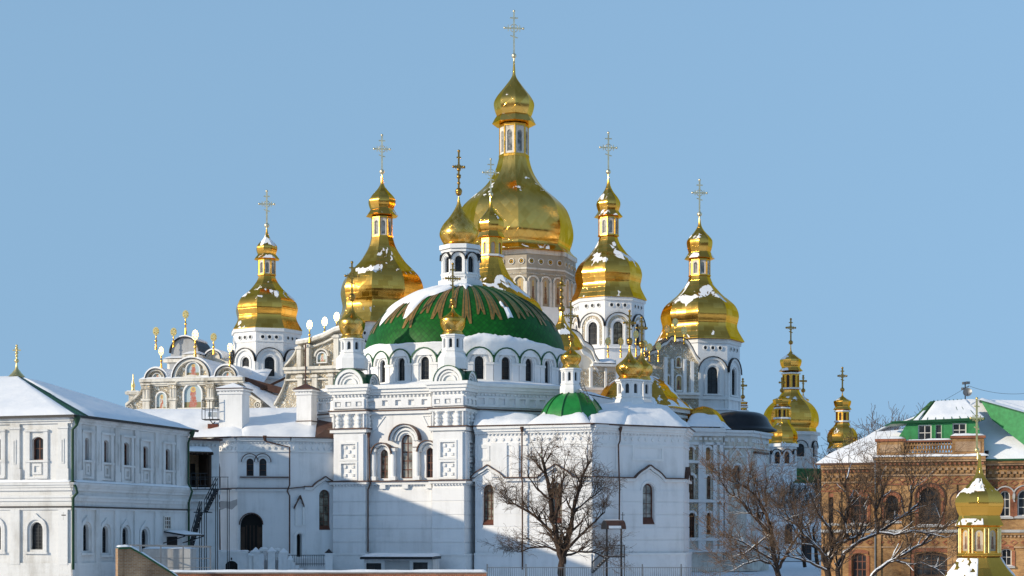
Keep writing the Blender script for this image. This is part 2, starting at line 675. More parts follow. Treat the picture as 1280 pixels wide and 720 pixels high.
    def ring(s, fr, pin, pout, d0, d1, m=0, close=False):
        """band between two polylines of (s, z), from depth d0 (back) to d1 (front)"""
        n = len(pin)
        fi = [fr.pt(a, z, d1) for a, z in pin]
        fo = [fr.pt(a, z, d1) for a, z in pout]
        bi = [fr.pt(a, z, d0) for a, z in pin]
        bo = [fr.pt(a, z, d0) for a, z in pout]
        fs_f, fs_i, fs_o = [], [], []
        rng = range(n if close else n - 1)
        for i in rng:
            j = (i + 1) % n
            fs_f.append((i, n + i, n + j, j))
            fs_i.append((i, j, 2 * n + j, 2 * n + i))
            fs_o.append((n + i, 3 * n + i, 3 * n + j, n + j))
        vs = fi + fo + bi + bo
        s.add(vs, fs_f + fs_i + fs_o, m)
        if not close:
            e = n - 1
            s.add(vs, [(0, 2 * n, 3 * n, n), (e, n + e, 3 * n + e, 2 * n + e)], m)

    def band(s, fr, pts, th, d0, d1, m=0):
        s.ring(fr, pts, [(a, z + th) for a, z in pts], d0, d1, m)

    def panel(s, fr, outline, holes=(), d=0.0, rev=.35, m=0, sides=0.0):
        loops = [outline] + list(holes)
        flat = [p for lp in loops for p in lp]
        tris = tessellate_polygon([[Vector((a, z, 0)) for a, z in lp] for lp in loops])
        vs = [fr.pt(a, z, d) for a, z in flat]
        fs = []
        for t in tris:
            a, b, c = (flat[i] for i in t)
            ar = (b[0] - a[0]) * (c[1] - a[1]) - (b[1] - a[1]) * (c[0] - a[0])
            if abs(ar) < 1e-9:
                continue
            fs.append(tuple(t) if ar > 0 else tuple(t)[::-1])
        s.add(vs, fs, m, False, flat)
        for h in holes:
            n = len(h)
            vs = [fr.pt(a, z, d) for a, z in h] + [fr.pt(a, z, d - rev) for a, z in h]
            s.add(vs, [(i, (i + 1) % n, n + (i + 1) % n, n + i) for i in range(n)], m)
        if sides:
            n = len(outline)
            vs = [fr.pt(a, z, d) for a, z in outline] + [fr.pt(a, z, d - sides) for a, z in outline]
            s.add(vs, [(i, n + i, n + (i + 1) % n, (i + 1) % n) for i in range(n)], m)

    def poly(s, fr, pts, d=0.0, m=0, uvbox=False):
        us = None
        if uvbox:
            a0, a1 = min(p[0] for p in pts), max(p[0] for p in pts)
            z0, z1 = min(p[1] for p in pts), max(p[1] for p in pts)
            us = [((a - a0) / (a1 - a0), (z - z0) / (z1 - z0)) for a, z in pts]
        s.add([fr.pt(a, z, d) for a, z in pts], [tuple(range(len(pts)))], m, False, us)

    def prism(s, pts, z0, z1, m=0, mt=None):
        """plan polygon (counter-clockwise from above) extruded upward; z1 may be a list"""
        n = len(pts)
        zt = z1 if isinstance(z1, (list, tuple)) else [z1] * n
        vs = [(p[0], p[1], z0) for p in pts] + [(p[0], p[1], z) for p, z in zip(pts, zt)]
        s.add(vs, [(i, (i + 1) % n, n + (i + 1) % n, n + i) for i in range(n)], m)
        s.add(vs[n:], [tuple(range(n))], m if mt is None else mt)

    def snow(s, p00, p10, p11, p01, th=.25, nu=12, nv=5, m=0, amp=.6, seed=0.0, edge=.22):
        """a lying sheet of snow with rounded rims over the quad p00-p10-p11-p01"""
        p00, p10, p11, p01 = (Vector(p) for p in (p00, p10, p11, p01))
        vs, fs = [], []
        for j in range(nv + 1):
            for i in range(nu + 1):
                a, b = i / nu, j / nv
                p = (p00 * (1 - a) + p10 * a) * (1 - b) + (p01 * (1 - a) + p11 * a) * b
                e = min(a, 1 - a) * (p10 - p00).length
                g = min(b, 1 - b) * (p01 - p00).length
                k = min(1, math.sqrt(max(0, min(e, g)) / max(.05, th * 1.6)))
                h = th * k * (1 + amp * noise.noise(p * .55 + Vector((seed, 0, 0))) + .3 * amp * noise.noise(p * 1.7))
                vs.append(p + Vector((0, 0, .02 + max(0, h))))
        for j in range(nv):
            for i in range(nu):
                q = j * (nu + 1) + i
                fs.append((q, q + 1, q + nu + 2, q + nu + 1))
        s.add(vs, fs, m, True)

    def build(s, name, parent=None, root=None, mat=None):
        me = bpy.data.meshes.new(name)
        org = ORG.get(root.name, Vector()) if root else Vector()
        me.from_pydata([tuple(v - org) for v in s.v], [], s.f)
        mats = ([mat] if isinstance(mat, str) else mat) or s.mats
        for k in mats:
            me.materials.append(MATS[k])
        uvl = me.uv_layers.new(name="UVMap")
        flat = [c for f in s.uv for uv in f for c in (uv[0], uv[1])]
        uvl.data.foreach_set("uv", flat)
        me.polygons.foreach_set("material_index", s.mi)
        me.polygons.foreach_set("use_smooth", s.sm)
        if getattr(s, 'weld', False):
            import bmesh
            b = bmesh.new()
            b.from_mesh(me)
            sm = {v for f in b.faces if f.smooth for v in f.verts}
            bmesh.ops.remove_doubles(b, verts=list(sm), dist=1e-4)
            b.to_mesh(me)
            b.free()
        me.validate()
        me.update()
        o = bpy.data.objects.new(name, me)
        COL.objects.link(o)
        if parent is not None:
            o.parent = parent
        return o


ORG = {}


def thing(name, label, cat, loc, group=None):
    o = bpy.data.objects.new(name, None)
    o.empty_display_size = .5
    COL.objects.link(o)
    o.location = loc
    ORG[o.name] = Vector(loc)
    o["label"] = label
    o["category"] = cat
    if group:
        o["group"] = group
    return o


def structure(o):
    o["kind"] = "structure"
    return o


def spline(pts, k=5):
    """Catmull-Rom through (a, b) pairs"""
    out = []
    n = len(pts)
    for i in range(n - 1):
        p0, p1, p2, p3 = pts[max(0, i - 1)], pts[i], pts[i + 1], pts[min(n - 1, i + 2)]
        for j in range(k):
            t = j / k
            out.append(tuple(.5 * (2 * b + (c - a) * t + (2 * a - 5 * b + 4 * c - d) * t * t + (3 * b - a - 3 * c + d) * t ** 3) for a, b, c, d in zip(p0, p1, p2, p3)))
    out.append(pts[-1])
    return out


def arch(sc, z0, w_, h_, n=8, flat=0.0):
    """arched opening outline, counter-clockwise from bottom left... (s, z)"""
    r = w_ / 2
    if flat:                                   # segmental head
        rise = flat * r
        rad = (r * r + rise * rise) / (2 * rise)
        a = math.asin(r / rad)
        top = [(sc + rad * math.sin(a - 2 * a * i / n), z0 + h_ - rad + rad * math.cos(a - 2 * a * i / n)) for i in range(n + 1)]
    else:
        top = [(sc + r * math.cos(math.pi * i / n), z0 + h_ - r + r * math.sin(math.pi * i / n)) for i in range(n + 1)]
    return [(sc - r, z0), (sc + r, z0)] + top


def rect(sc, z0, w_, h_):
    return [(sc - w_ / 2, z0), (sc + w_ / 2, z0), (sc + w_ / 2, z0 + h_), (sc - w_ / 2, z0 + h_)]


def archline(sc, zs, r, n=10, a0=0.0, a1=math.pi):
    """half circle polyline left to right"""
    return [(sc - r * math.cos(a0 + (a1 - a0) * i / n), zs + r * math.sin(a0 + (a1 - a0) * i / n)) for i in range(n + 1)]


def grow(loop, k, c):
    return [(c[0] + (a - c[0]) * k, c[1] + (z - c[1]) * k) for a, z in loop]


def inset(sc, z0, w_, h_, t, kind, flat):
    if kind == 'rect':
        return rect(sc, z0 + t, w_ - 2 * t, h_ - 2 * t)
    return arch(sc, z0 + t, w_ - 2 * t, h_ - 2 * t, 8, flat)


def window(parent, root, fr, sc, z0, w_, h_, depth=.3, nx=2, nz=4, frame='win_brown', pane='glass_dark', kind='arch', bar=.05, flat=0.0, t=None, name='window', d=0.0, sill=None):
    """frame with glazing bars, its pane a child"""
    t = t or max(.05, w_ * .09)
    if pane == 'glass_warm':
        pane = R.choice(('glass_warm', 'glass_warm', 'glass_pale', 'glass_dark'))
    mb = MB(frame)
    lo = inset(sc, z0, w_, h_, 0, kind, flat)
    li = inset(sc, z0, w_, h_, t, kind, flat)
    mb.ring(fr, li, lo, d - depth - .04, d - depth + .06, close=True)
    for i in range(1, nx):
        a = sc - w_ / 2 + w_ * i / nx
        top = z0 + h_ - t
        if kind != 'rect' and not flat:
            r = w_ / 2 - t
            top = z0 + h_ - w_ / 2 + math.sqrt(max(0, r * r - (a - sc) ** 2))
        mb.fbox(fr, a - bar / 2, a + bar / 2, z0 + t, top, d - depth - .02, d - depth + .04)
    for j in range(1, nz):
        z = z0 + h_ * j / nz
        hw = w_ / 2 - t
        if kind != 'rect' and not flat and z > z0 + h_ - w_ / 2:
            hw = math.sqrt(max(.0004, (w_ / 2 - t) ** 2 - (z - (z0 + h_ - w_ / 2)) ** 2))
        mb.fbox(fr, sc - hw, sc + hw, z - bar / 2, z + bar / 2, d - depth - .018, d - depth + .042)
    if sill:
        p = [fr.pt(a, z, dd) for z, dd in ((z0 - .02, d + .06), (z0 + sill, d - depth + .05)) for a in (sc - w_ / 2, sc + w_ / 2)]
        mb.add([p[0], p[1], p[3], p[2]], [(0, 1, 2, 3)])
    o = mb.build(name, parent, root)
    pb = MB(pane)
    pb.poly(fr, li, d - depth)
    pb.build('pane', o, root)
    return o


def holes_of(ws):
    return [inset(x['sc'], x['z0'], x['w'], x['h'], 0, x.get('kind', 'arch'), x.get('flat', 0.0)) for x in ws]


def wspec(fr, px0, px1, pt, pb, **kw):
    s0, _ = fr.at(px0, pb)
    s1, _ = fr.at(px1, pb)
    c = (px0 + px1) / 2
    z1, z0 = fr.z(c, pt), fr.z(c, pb)
    return dict(sc=(s0 + s1) / 2, z0=z0, w=abs(s1 - s0), h=z1 - z0, **kw)


def put(parent, root, fr, ws):
    for x in ws:
        x = dict(x)
        window(parent, root, fr, x.pop('sc'), x.pop('z0'), x.pop('w'), x.pop('h'), **x)


def cross(mb, x, y, zb, h_, th, az=0.0, m=0, arm=.34, ball=True):
    """eight-pointed style cross on a ball: zb is the underside of the ball"""
    ax = Vector((math.cos(az), math.sin(az), 0))
    c = Vector((x, y, 0))
    r = th * 1.7
    if ball:
        mb.ball((x, y, zb + r), r, m)
    z0 = zb + 2 * r * .9
    L = h_ - 2 * r * .9
    mb.bar((x, y, z0), (x, y, z0 + L), th, m=m)
    zc = z0 + L * .60
    a = h_ * arm / 2
    q = lambda k, z: (c + ax * k + Vector((0, 0, z)))
    mb.bar(q(-a, zc), q(a, zc), th * .9, m=m)
    for k in (-1, 1):
        mb.ball(q(k * a, zc), th * .8, m, 6)
        mb.bar(q(k * a * .62, zc - a * .34), q(k * a * .62, zc + a * .34), th * .5, m=m)
    mb.ball(q(0, z0 + L), th * .9, m, 6)
    mb.bar(q(-a * .42, z0 + L * .84), q(a * .42, z0 + L * .84), th * .7, m=m)
    mb.bar(q(-a * .4, z0 + L * .40 + a * .12), q(a * .4, z0 + L * .40 - a * .12), th * .6, m=m)
    pts = [q(a * .42 * math.sin(2 * math.pi * i / 12), zc + a * .42 * math.cos(2 * math.pi * i / 12)) for i in range(13)]
    mb.tube(pts, th * .25, 4, m)


def oct_frames(cx, cy, rad, n, rot):
    out = []
    for k in range(n):
        t0, t1 = rot + 2 * math.pi * k / n, rot + 2 * math.pi * (k + 1) / n
        f = Fr((cx + rad * math.sin(t0), cy - rad * math.cos(t0)), (cx + rad * math.sin(t1), cy - rad * math.cos(t1)))
        mid = ((t0 + t1) / 2 + math.pi) % (2 * math.pi) - math.pi
        out.append((f, mid))
    return out
# ------------------------------------------------------------------ ground
g = MB("ground_snow")
N = 48
gx = [-9000, -3000, -1200, -600] + [-400 + 20 * i for i in range(41)] + [600, 1200, 3000, 9000]
gy = [-9000, -3000, -1200, -500] + [-200 + 20 * i for i in range(36)] + [700, 1200, 3000, 9000]
vs = []
for y in gy:
    for x in gx:
        z = -.15 + .25 * noise.noise(Vector((x * .03, y * .03, 0)))
        if y < 80:                                      # the slope falls away towards the viewer's terrace
            z -= min(6, (80 - y) * .05)
        vs.append((x, y, z))
nx_ = len(gx)
g.add(vs, [(j * nx_ + i, j * nx_ + i + 1, (j + 1) * nx_ + i + 1, (j + 1) * nx_ + i) for j in range(len(gy) - 1) for i in range(nx_ - 1)], 0, True)
structure(g.build("ground"))

# ------------------------------------------------------------------ shared builders


def oct_drum(parent, root, name, cx, cy, rad, z0, z1, n=8, rot=0.0, wall='plaster_white', win=None, archw=None, med=None, cornice=None, simple=False, pane='glass_dark', lim=100, deco=False, trim='trim_white'):
    """polygonal drum with a round-headed window on each side seen; win = (width, sill z, height)"""
    mb = MB(wall, trim, 'metal_black', 'ironwork', 'gold_plain', 'stucco_relief')
    specs = []
    for f, mid in oct_frames(cx, cy, rad, n, rot):
        L = f.L
        ws = []
        if win and abs(math.degrees(mid)) < lim:
            ws = [dict(sc=L / 2, z0=win[1], w=win[0], h=win[2], depth=.28 if not simple else .15, nx=1 if simple else 2, nz=1 if simple else 4, frame='ironwork' if not simple else wall, pane=pane, bar=.05)]
        mb.panel(f, rect(L / 2, z0, L, z1 - z0), holes_of(ws), 0.0, .32)
        specs.append((f, ws))
        if archw and abs(math.degrees(mid)) < lim:
            r = archw
            zs = win[1] + win[2] - win[0] / 2
            r1 = min(r, L * .49)
            mb.ring(f, archline(L / 2, zs, r1 * .84), archline(L / 2, zs, r1), -.05, .22, 1)
            mb.ring(f, archline(L / 2, zs, r1), archline(L / 2, zs, r1 + .10), -.05, .34, 2)
            if deco:
                mb.ring(f, archline(L / 2, zs, r1 * .56), archline(L / 2, zs, r1 * .84), -.05, .08, 5)
                for k in (-1, 1):
                    mb.fbox(f, L / 2 + k * r1 * .68 - r1 * .14, L / 2 + k * r1 * .68 + r1 * .14, win[1], zs, 0, .07, 5)
            if not simple:
                mb.ring(f, archline(L / 2, zs, win[0] * .62), archline(L / 2, zs, win[0] * .80), -.05, .12, 1)
                for k in (-1, 1):
                    mb.fbox(f, L / 2 + k * win[0] * .71 - .09 * win[0], L / 2 + k * win[0] * .71 + .09 * win[0], win[1] - .1, zs, 0, .12, 1)
                    mb.fbox(f, L / 2 + k * r1 * .92 - .08 * r1, L / 2 + k * r1 * .92 + .08 * r1, z0, zs, 0, .16, 1)
                mb.fbox(f, L / 2 - win[0] * .9, L / 2 + win[0] * .9, win[1] - .25, win[1] - .05, 0, .25, 1)
        if med and abs(math.degrees(mid)) < lim:
            zc, rr, cnt = med
            for i in range(cnt):
                sc = L * (i + 1) / (cnt + 1)
                c8 = [(sc + rr * math.sin(2 * math.pi * k / 12), zc - rr * math.cos(2 * math.pi * k / 12)) for k in range(12)]
                mb.ring(f, grow(c8, .72, (sc, zc)), c8, -.02, .10, 1, True)
                mb.poly(f, grow(c8, .72, (sc, zc)), .02, 3)
    ap = math.cos(math.pi / n)
    if cornice:
        for zc, hh, pr in cornice:
            mb.lathe(cx, cy, [(rad * .9, zc), None, (rad + pr / ap, zc), None, (rad + pr / ap, zc + hh), None, (rad * .9, zc + hh)], n, rot, True, 1)
    o = mb.build(name, parent, root)
    for f, ws in specs:
        put(o, root, f, ws)
    return o


def metre(px, Y):
    return px / F * Y


def bulb(mb, px, Y, pts, n, rot, facet, m=0, k=5, cx=None, flat=False):
    """dome from (half width px, row py) control points"""
    pr = []
    for seg in pts:
        s_ = [(metre(h_, Y), Zp(y, Y)) for h_, y in seg]
        s_ = spline(s_, k) if len(s_) > 2 else s_
        if pr:
            pr.append(None)
            if (abs(pr[-2][0] - s_[0][0]) + abs(pr[-2][1] - s_[0][1])) > 1e-6:
                pr.append(s_[0])
                pr.append(None)
            s_ = s_[1:]
        pr += s_
    mb.lathe(Xp(px, Y) if cx is None else cx, Y, pr, n, rot, facet, m, flat=flat)


def cupola(church, root, px, Y, cy0, ball, bulb_y, hw, neck_y, base_y, dhw, d0, skirt=None, scale='gold_scale', n=8, cross_m='gold_cross', drum=True, win=True, rot=.2, arm=.34):
    """small white lantern with a gilded onion and cross; rows in photo pixels"""
    cx = Xp(px, Y)
    Rr = metre(dhw, Y)
    zt = Zp(base_y, Y)
    zb = Zp(d0, Y)
    hh = zt - zb
    if drum:
        o = oct_drum(church, root, 'cupola', cx, Y, Rr, zb, zt, 8, rot, win=(Rr * .36, zb + hh * .42, hh * .42) if win else None, simple=True,
                     cornice=[(zt - hh * .07, hh * .07, Rr * .14), (zt - hh * .14, hh * .05, Rr * .06), (zb + hh * .28, hh * .05, Rr * .08)])
        if skirt:
            mb = MB('trim_white')
            s_ = metre(skirt[0], Y)
            mb.lathe(cx, Y, [(Rr * 1.0, zb + hh * .3), (Rr * 1.06, zb + hh * .22), None, (Rr * 1.12, zb + hh * .2), (s_, zb - .02), None, (s_, Zp(skirt[1], Y))], 8, rot, True)
            mb.build('skirt', o, root)
    else:
        o = church
    mb = MB(scale)
    tip = ball + 3
    top = [(hw * .05, tip), (hw * .10, tip + (bulb_y - tip) * .28), (hw * .24, tip + (bulb_y - tip) * .50), (hw * .52, tip + (bulb_y - tip) * .70), (hw * .86, tip + (bulb_y - tip) * .87), (hw, bulb_y),
           (hw * .95, bulb_y + (neck_y - bulb_y) * .5), (hw * .72, neck_y)]
    bulb(mb, px, Y, [top, [(hw * .72, neck_y), (hw * .80, neck_y + (base_y - neck_y) * .4), (hw * .88, base_y)], [(hw * .88, base_y), (hw * .3, base_y + .5)]], 24, 0, False)
    mb.build('onion_dome', o, root)
    mb = MB(cross_m)
    Lc = Zp(cy0, Y) - Zp(ball + 3, Y)
    cross(mb, cx, Y, Zp(ball + 4, Y), Lc, metre(2.1, Y), .25, arm=arm)
    mb.ball((cx, Y, Zp(ball - 2, Y)), metre(4.2, Y), 0)
    mb.build('cross', o, root)
    return o


def dots(mb, fr, s0, s1, z, size, step, d0, d1, m=0, diamond=False):
    n = max(1, int(round((s1 - s0) / step)))
    for i in range(n):
        a = s0 + (s1 - s0) * (i + .5) / n
        if diamond:
            p = [(a + size * .5 * math.sin(math.pi * k / 3), z - size * .5 * math.cos(math.pi * k / 3)) for k in range(6)]
            mb.ring(fr, [(a, z)] * 6, p, d0, d1, m, True)
        else:
            mb.fbox(fr, a - size / 2, a + size / 2, z - size / 2, z + size / 2, d0, d1, m)


def baluster(mb, fr, s, z0, z1, r, d, m=0):
    h_ = z1 - z0
    p = fr.pt(s, 0, d)
    pr = [(r, z1), None, (r, z1 - .1 * h_), None, (r * .55, z1 - .14 * h_), (r * .8, z1 - .3 * h_), (r * 1.05, z1 - .42 * h_), (r * .6, z1 - .5 * h_), (r * 1.05, z1 - .6 * h_), (r * .8, z1 - .75 * h_), (r * .55, z1 - .86 * h_), None, (r, z1 - .9 * h_), None, (r, z0)]
    mb.lathe(p.x, p.y, pr, 10, 0, False, m)


# ------------------------------------------------------------------ refectory church
CH = thing('refectory_church', 'white refectory church under a broad green dome with gilded rays and gold onion cupolas', 'church', (-5, 153, 0))
FA = Fr(G(415, 158), G(580, 153))
YD, CXD = 170.0, Xp(581, 170)
RD = metre(126, YD)


def fz(py, px=500):
    return FA.z(px, py)


wall = MB('plaster_white', 'trim_white', 'metal_brown', 'snow', 'metal_green')
# core block behind the facade, up to the cornice
zc = fz(482)
B0 = FA.pt(FA.s(541), 0, -3.4)
a0 = FA.pt(.4, 0, -3.2)
FBC = Fr((FA.pt(FA.L, 0, -2.9).x, FA.pt(FA.L, 0, -2.9).y), G(708, 160))
c0, c1 = FBC.pt(0, 0, 0), FBC.pt(FBC.L, 0, 0)
core = [(a0.x, a0.y), (FA.pt(FA.L - .5, 0, -3.2).x, FA.pt(FA.L - .5, 0, -3.2).y), (c0.x, c0.y), (c1.x, c1.y), (11, 172), (6, 184), (-8, 188), (-18, 180), (-19, 168)]
wall.prism(core, 0, zc - .05)
# bay wall between the pylons with three windows
DB = -.9
FB = FA.off(DB)
ws = [wspec(FB, 501, 515.5, 543, 598, nx=2, nz=5, depth=.35, bar=.10, pane='glass_warm'), wspec(FB, 475, 485, 562, 598, nx=2, nz=4, depth=.3, bar=.09, pane='glass_warm'), wspec(FB, 532.5, 542, 559.5, 597, nx=2, nz=4, depth=.3, bar=.09, pane='glass_warm')]
sA, sB = FB.s(450), FB.s(548)
wall.panel(FB, [(sA, 0), (sB, 0), (sB, zc), (sA, zc)], holes_of(ws), 0, .45)
wall.fbox(FB, sA, sB, 0, zc - .1, -.6, -.5)
z_s4, z_s3, z_s2 = fz(601), fz(535), fz(512)
# hood mouldings over the three windows
for i, (x, r0) in enumerate(zip(ws, (1.55, 1.02, 1.02))):
    zs = x['z0'] + x['h'] - x['w'] / 2
    sc = x['sc']
    for k, (ra, rb, d) in enumerate(((x['w'] / 2 + .12, x['w'] / 2 + .26, .18), (x['w'] / 2 + .40, x['w'] / 2 + .62, .34), (r0 - .16, r0, .62))):
        wall.ring(FB, archline(sc, zs, ra, 14), archline(sc, zs, rb, 14), 0, d, 1)
    wall.ring(FB, archline(sc, zs, r0, 14), archline(sc, zs, r0 + .09, 14), 0, .80, 2)
# colonnettes between the windows
for s_ in ((ws[1]['sc'] + ws[0]['sc']) / 2 - .05, (ws[0]['sc'] + ws[2]['sc']) / 2 + .05, ws[1]['sc'] - .95, ws[2]['sc'] + .95):
    zt = fz(563)
    wall.fbox(FB, s_ - .32, s_ + .32, zt - .05, zt + .28, 0, .62, 1)
    wall.fbox(FB, s_ - .36, s_ + .36, zt + .28, zt + .34, 0, .68, 2)
    wall.fbox(FB, s_ - .34, s_ + .34, z_s4 + .08, z_s4 + .45, 0, .62, 1)
    p = FB.pt(s_, 0, .3)
    wall.lathe(p.x, p.y, [(.24, zt), (.25, zt - .8), (.29, (zt + z_s4) / 2), (.25, z_s4 + .9), (.25, z_s4 + .4)], 12, 0, False, 1)
# bay: bands
sa, sb = FB.s(458), FB.s(540)
for za, zb, d, m in ((fz(485), fz(480), .75, 1), (fz(489), fz(485), .5, 1), (fz(492), fz(489), .3, 1), (z_s2 - .05, z_s2 + .06, .42, 2), (z_s2 - .35, z_s2 - .05, .3, 1), (z_s4 - .06, z_s4 + .05, .62, 2), (z_s4 - .35, z_s4 - .06, .4, 1)):
    wall.fbox(FB, sa, sb, za, zb, 0, d, m)
dots(wall, FB, sa, sb, fz(494), .16, .42, 0, .18, 1)
dots(wall, FB, sa, sb, fz(606), .16, .34, 0, .18, 1)
hol = []
zr0, zr1 = fz(507), fz(498)
nq = 5
for i in range(nq):
    a = sa + (sb - sa) * (i + .5) / nq
    hol.append(rect(a, zr0 + .08, .62, (zr1 - zr0) - .16))
wall.panel(FB, [(sa, zr0 - .15), (sb, zr0 - .15), (sb, zr1 + .15), (sa, zr1 + .15)], hol, .24, .22, 0, .24)
# brackets under the sill
for x in ws:
    wall.fbox(FB, x['sc'] - .3, x['sc'] + .3, z_s4 - .75, z_s4 - .35, 0, .38, 1)
# spandrel panels beside the central hood
for px0, px1 in ((466, 482), (528, 539)):
    a, b = FB.s(px0), FB.s(px1)
    tri = [(a, fz(541)), (b, fz(519)), (a, fz(519))] if px0 < 500 else [(b, fz(541)), (b, fz(519)), (a, fz(519))]
    c = (sum(t[0] for t in tri) / 3, sum(t[1] for t in tri) / 3)
    wall.ring(FB, grow(tri, .82, c), tri, 0, .09, 1, True)
# rustication joints of the lower wall (raised courses)
zs_ = [fz(y) for y in (610, 627, 644, 661, 678, 693)]
for za, zb in zip(zs_[:-1], zs_[1:]):
    wall.fbox(FB, sa, sb, zb + .05, za - .05, 0, .07)
wall.fbox(FB, sa, sb, 0, fz(694), 0, .35)
wall.fbox(FB, sa, sb, fz(694), fz(692), 0, .42, 1)
WALL = wall.build('wall', CH, CH)
put(CH, CH, FB, ws)


def pylon(p0, p1, deep, kok_side=True):
    """corner pylon with its bands, panels and gable"""
    mb = MB('plaster_white', 'trim_white', 'metal_brown', 'snow', 'metal_green')
    s0, s1 = FA.s(p0), FA.s(p1)
    sm = (s0 + s1) / 2
    W = s1 - s0
    fside = Fr(FA.pt(s1, 0, 0), FA.pt(s1, 0, -deep))
    fr2 = [(FA, s0, s1, True), (fside, 0, deep, False)]
    mb.fbox(FA, s0, s1, 0, zc, -deep, 0)
    # string courses run round front and sides
    def course(za, zb, pr, m=1):
        mb.fbox(FA, s0 - pr, s1 + pr, za, zb, -deep - .1, pr, m)
    course(fz(483), fz(479), .62)
    course(fz(487), fz(483), .45)
    course(fz(491), fz(487), .28)
    course(z_s2 - .05, z_s2 + .06, .42, 2)
    course(z_s2 - .3, z_s2 - .05, .30)
    course(z_s3 - .02, z_s3 + .10, .42, 2)
    course(z_s3 - .35, z_s3 - .02, .28)
    course(z_s4 - .06, z_s4 + .05, .46, 2)
    course(z_s4 - .3, z_s4 - .06, .32)
    course(0, fz(694), .32)
    course(fz(694), fz(692), .40)
    for f, q0, q1, front in fr2:
        w_ = q1 - q0
        mid = (q0 + q1) / 2
        dots(mb, f, q0, q1, fz(493), .16, .40, 0, .2, 1)
        dots(mb, f, q0, q1, fz(606), .16, .34, 0, .2, 1)
        hs = [rect(q0 + w_ * (i + .5) / 3, fz(506.5), w_ * .19, fz(500.5) - fz(506.5)) for i in range(3)]
        mb.panel(f, [(q0, fz(509)), (q1, fz(509)), (q1, fz(497)), (q0, fz(497))], hs, .2, .19, 0, .2)
        for h_ in hs:
            c = (sum(a for a, z in h_) / 4, sum(z for a, z in h_) / 4)
            mb.fbox(f, c[0] - w_ * .05, c[0] + w_ * .05, c[1] - .16, c[1] + .16, .0, .10, 1)
        for i in range(3):
            baluster(mb, f, q0 + w_ * (i + .55) / 3.1, z_s3 + .1, z_s2 - .3, w_ * .10, .10, 1)
        for k in (0, 1):
            mb.fbox(f, q0 if not k else q1 - .12, q0 + .12 if not k else q1, z_s3 + .1, z_s2 - .3, 0, .2)
        hs = []
        for ya, yb in ((554, 572.5), (578.5, 597)):
            hs.append(rect(mid, fz(yb), w_ * .46, fz(ya) - fz(yb)))
        mb.panel(f, [(q0 + .1, z_s4 + .05), (q1 - .1, z_s4 + .05), (q1 - .1, z_s3 - .5), (q0 + .1, z_s3 - .5)], hs, .16, .15, 0, .16)
        for h_ in hs:
            c = (sum(a for a, z in h_) / 4, sum(z for a, z in h_) / 4)
            e = grow(h_, 1.28, c)
            mb.ring(f, h_, e, .16, .24, 1, True)
            for dx, dz in ((-1, 1), (1, 1), (0, 0), (-1, -1), (1, -1)):
                mb.fbox(f, c[0] + dx * w_ * .12 - .13, c[0] + dx * w_ * .12 + .13, c[1] + dz * .42 - .14, c[1] + dz * .42 + .14, .0, .14, 1)
        for za, zb in zip(zs_[:-1], zs_[1:]):
            mb.fbox(f, q0 - .04, q1 + .04, zb + .05, za - .05, 0, .08)
    # round gables (kokoshniki) facing front and side over the cornice
    zk = fz(479)
    r = W * .46
    for f, mid, dp in ((FA, sm, deep * .35), (fside, deep * .62, W * .42)):
        r = W * (.46 if f is FA else .34)
        al = archline(mid, zk, r, 14)
        mb.poly(f, [(mid - r, zk)] + al[::1][1:-1] + [(mid + r, zk)], -.25, 0)
        for ra, rb, d0, d1, m in ((.80, 1.0, -.4, .1, 1), (.62, .72, -.3, -.05, 1), (.40, .50, -.3, -.08, 1), (1.0, 1.05, -dp, .16, 4)):
            mb.ring(f, archline(mid, zk, r * ra, 14), archline(mid, zk, r * rb, 14), d0, d1, m)
        q = [f.pt(mid - r, zk + .01, 0), f.pt(mid + r, zk + .01, 0), f.pt(mid + r, zk + .10, -.25), f.pt(mid - r, zk + .10, -.25)]
        mb.add(q, [(0, 1, 2, 3)], 4)
    o = mb.build('corner_pylon', CH, CH)
    return FA.pt(sm, 0, -deep * .45)


pa = pylon(417, 456, 3.1)
pb_ = pylon(541, 580, 3.1)
# upper wall right of the near pylon, left return
for fr, s0, s1 in ((FBC, 0, FBC.L), (Fr(G(398, 162.5), FA.pt(.1, 0, -2.0)), 0, 5.0)):
    mb = MB('plaster_white', 'trim_white', 'metal_brown')
    z_ = lambda y: FBC.z(640, y) if fr is FBC else fz(y + 1, 430)
    mb.fbox(fr, s0, s1, 6, z_(484), -.3, .02)
    for za, zb, pr, m in ((485, 481, .62, 1), (489, 485, .4, 1), (492, 489, .24, 1), (514, 512.5, .3, 2), (517, 514, .2, 1)):
        mb.fbox(fr, s0, s1, z_(za), z_(zb), 0, pr, m)
    dots(mb, fr, s0, s1, z_(494.5), .16, .4, 0, .18, 1)
    n = 9 if fr is FBC else 4
    hs = [rect(s0 + (s1 - s0) * (i + .5) / n, z_(507), .66, z_(499) - z_(507)) for i in range(n)]
    mb.panel(fr, [(s0, z_(510)), (s1, z_(510)), (s1, z_(497)), (s0, z_(497))], hs, .22, .2, 0, .2)
    mb.build('upper_wall', CH, CH)

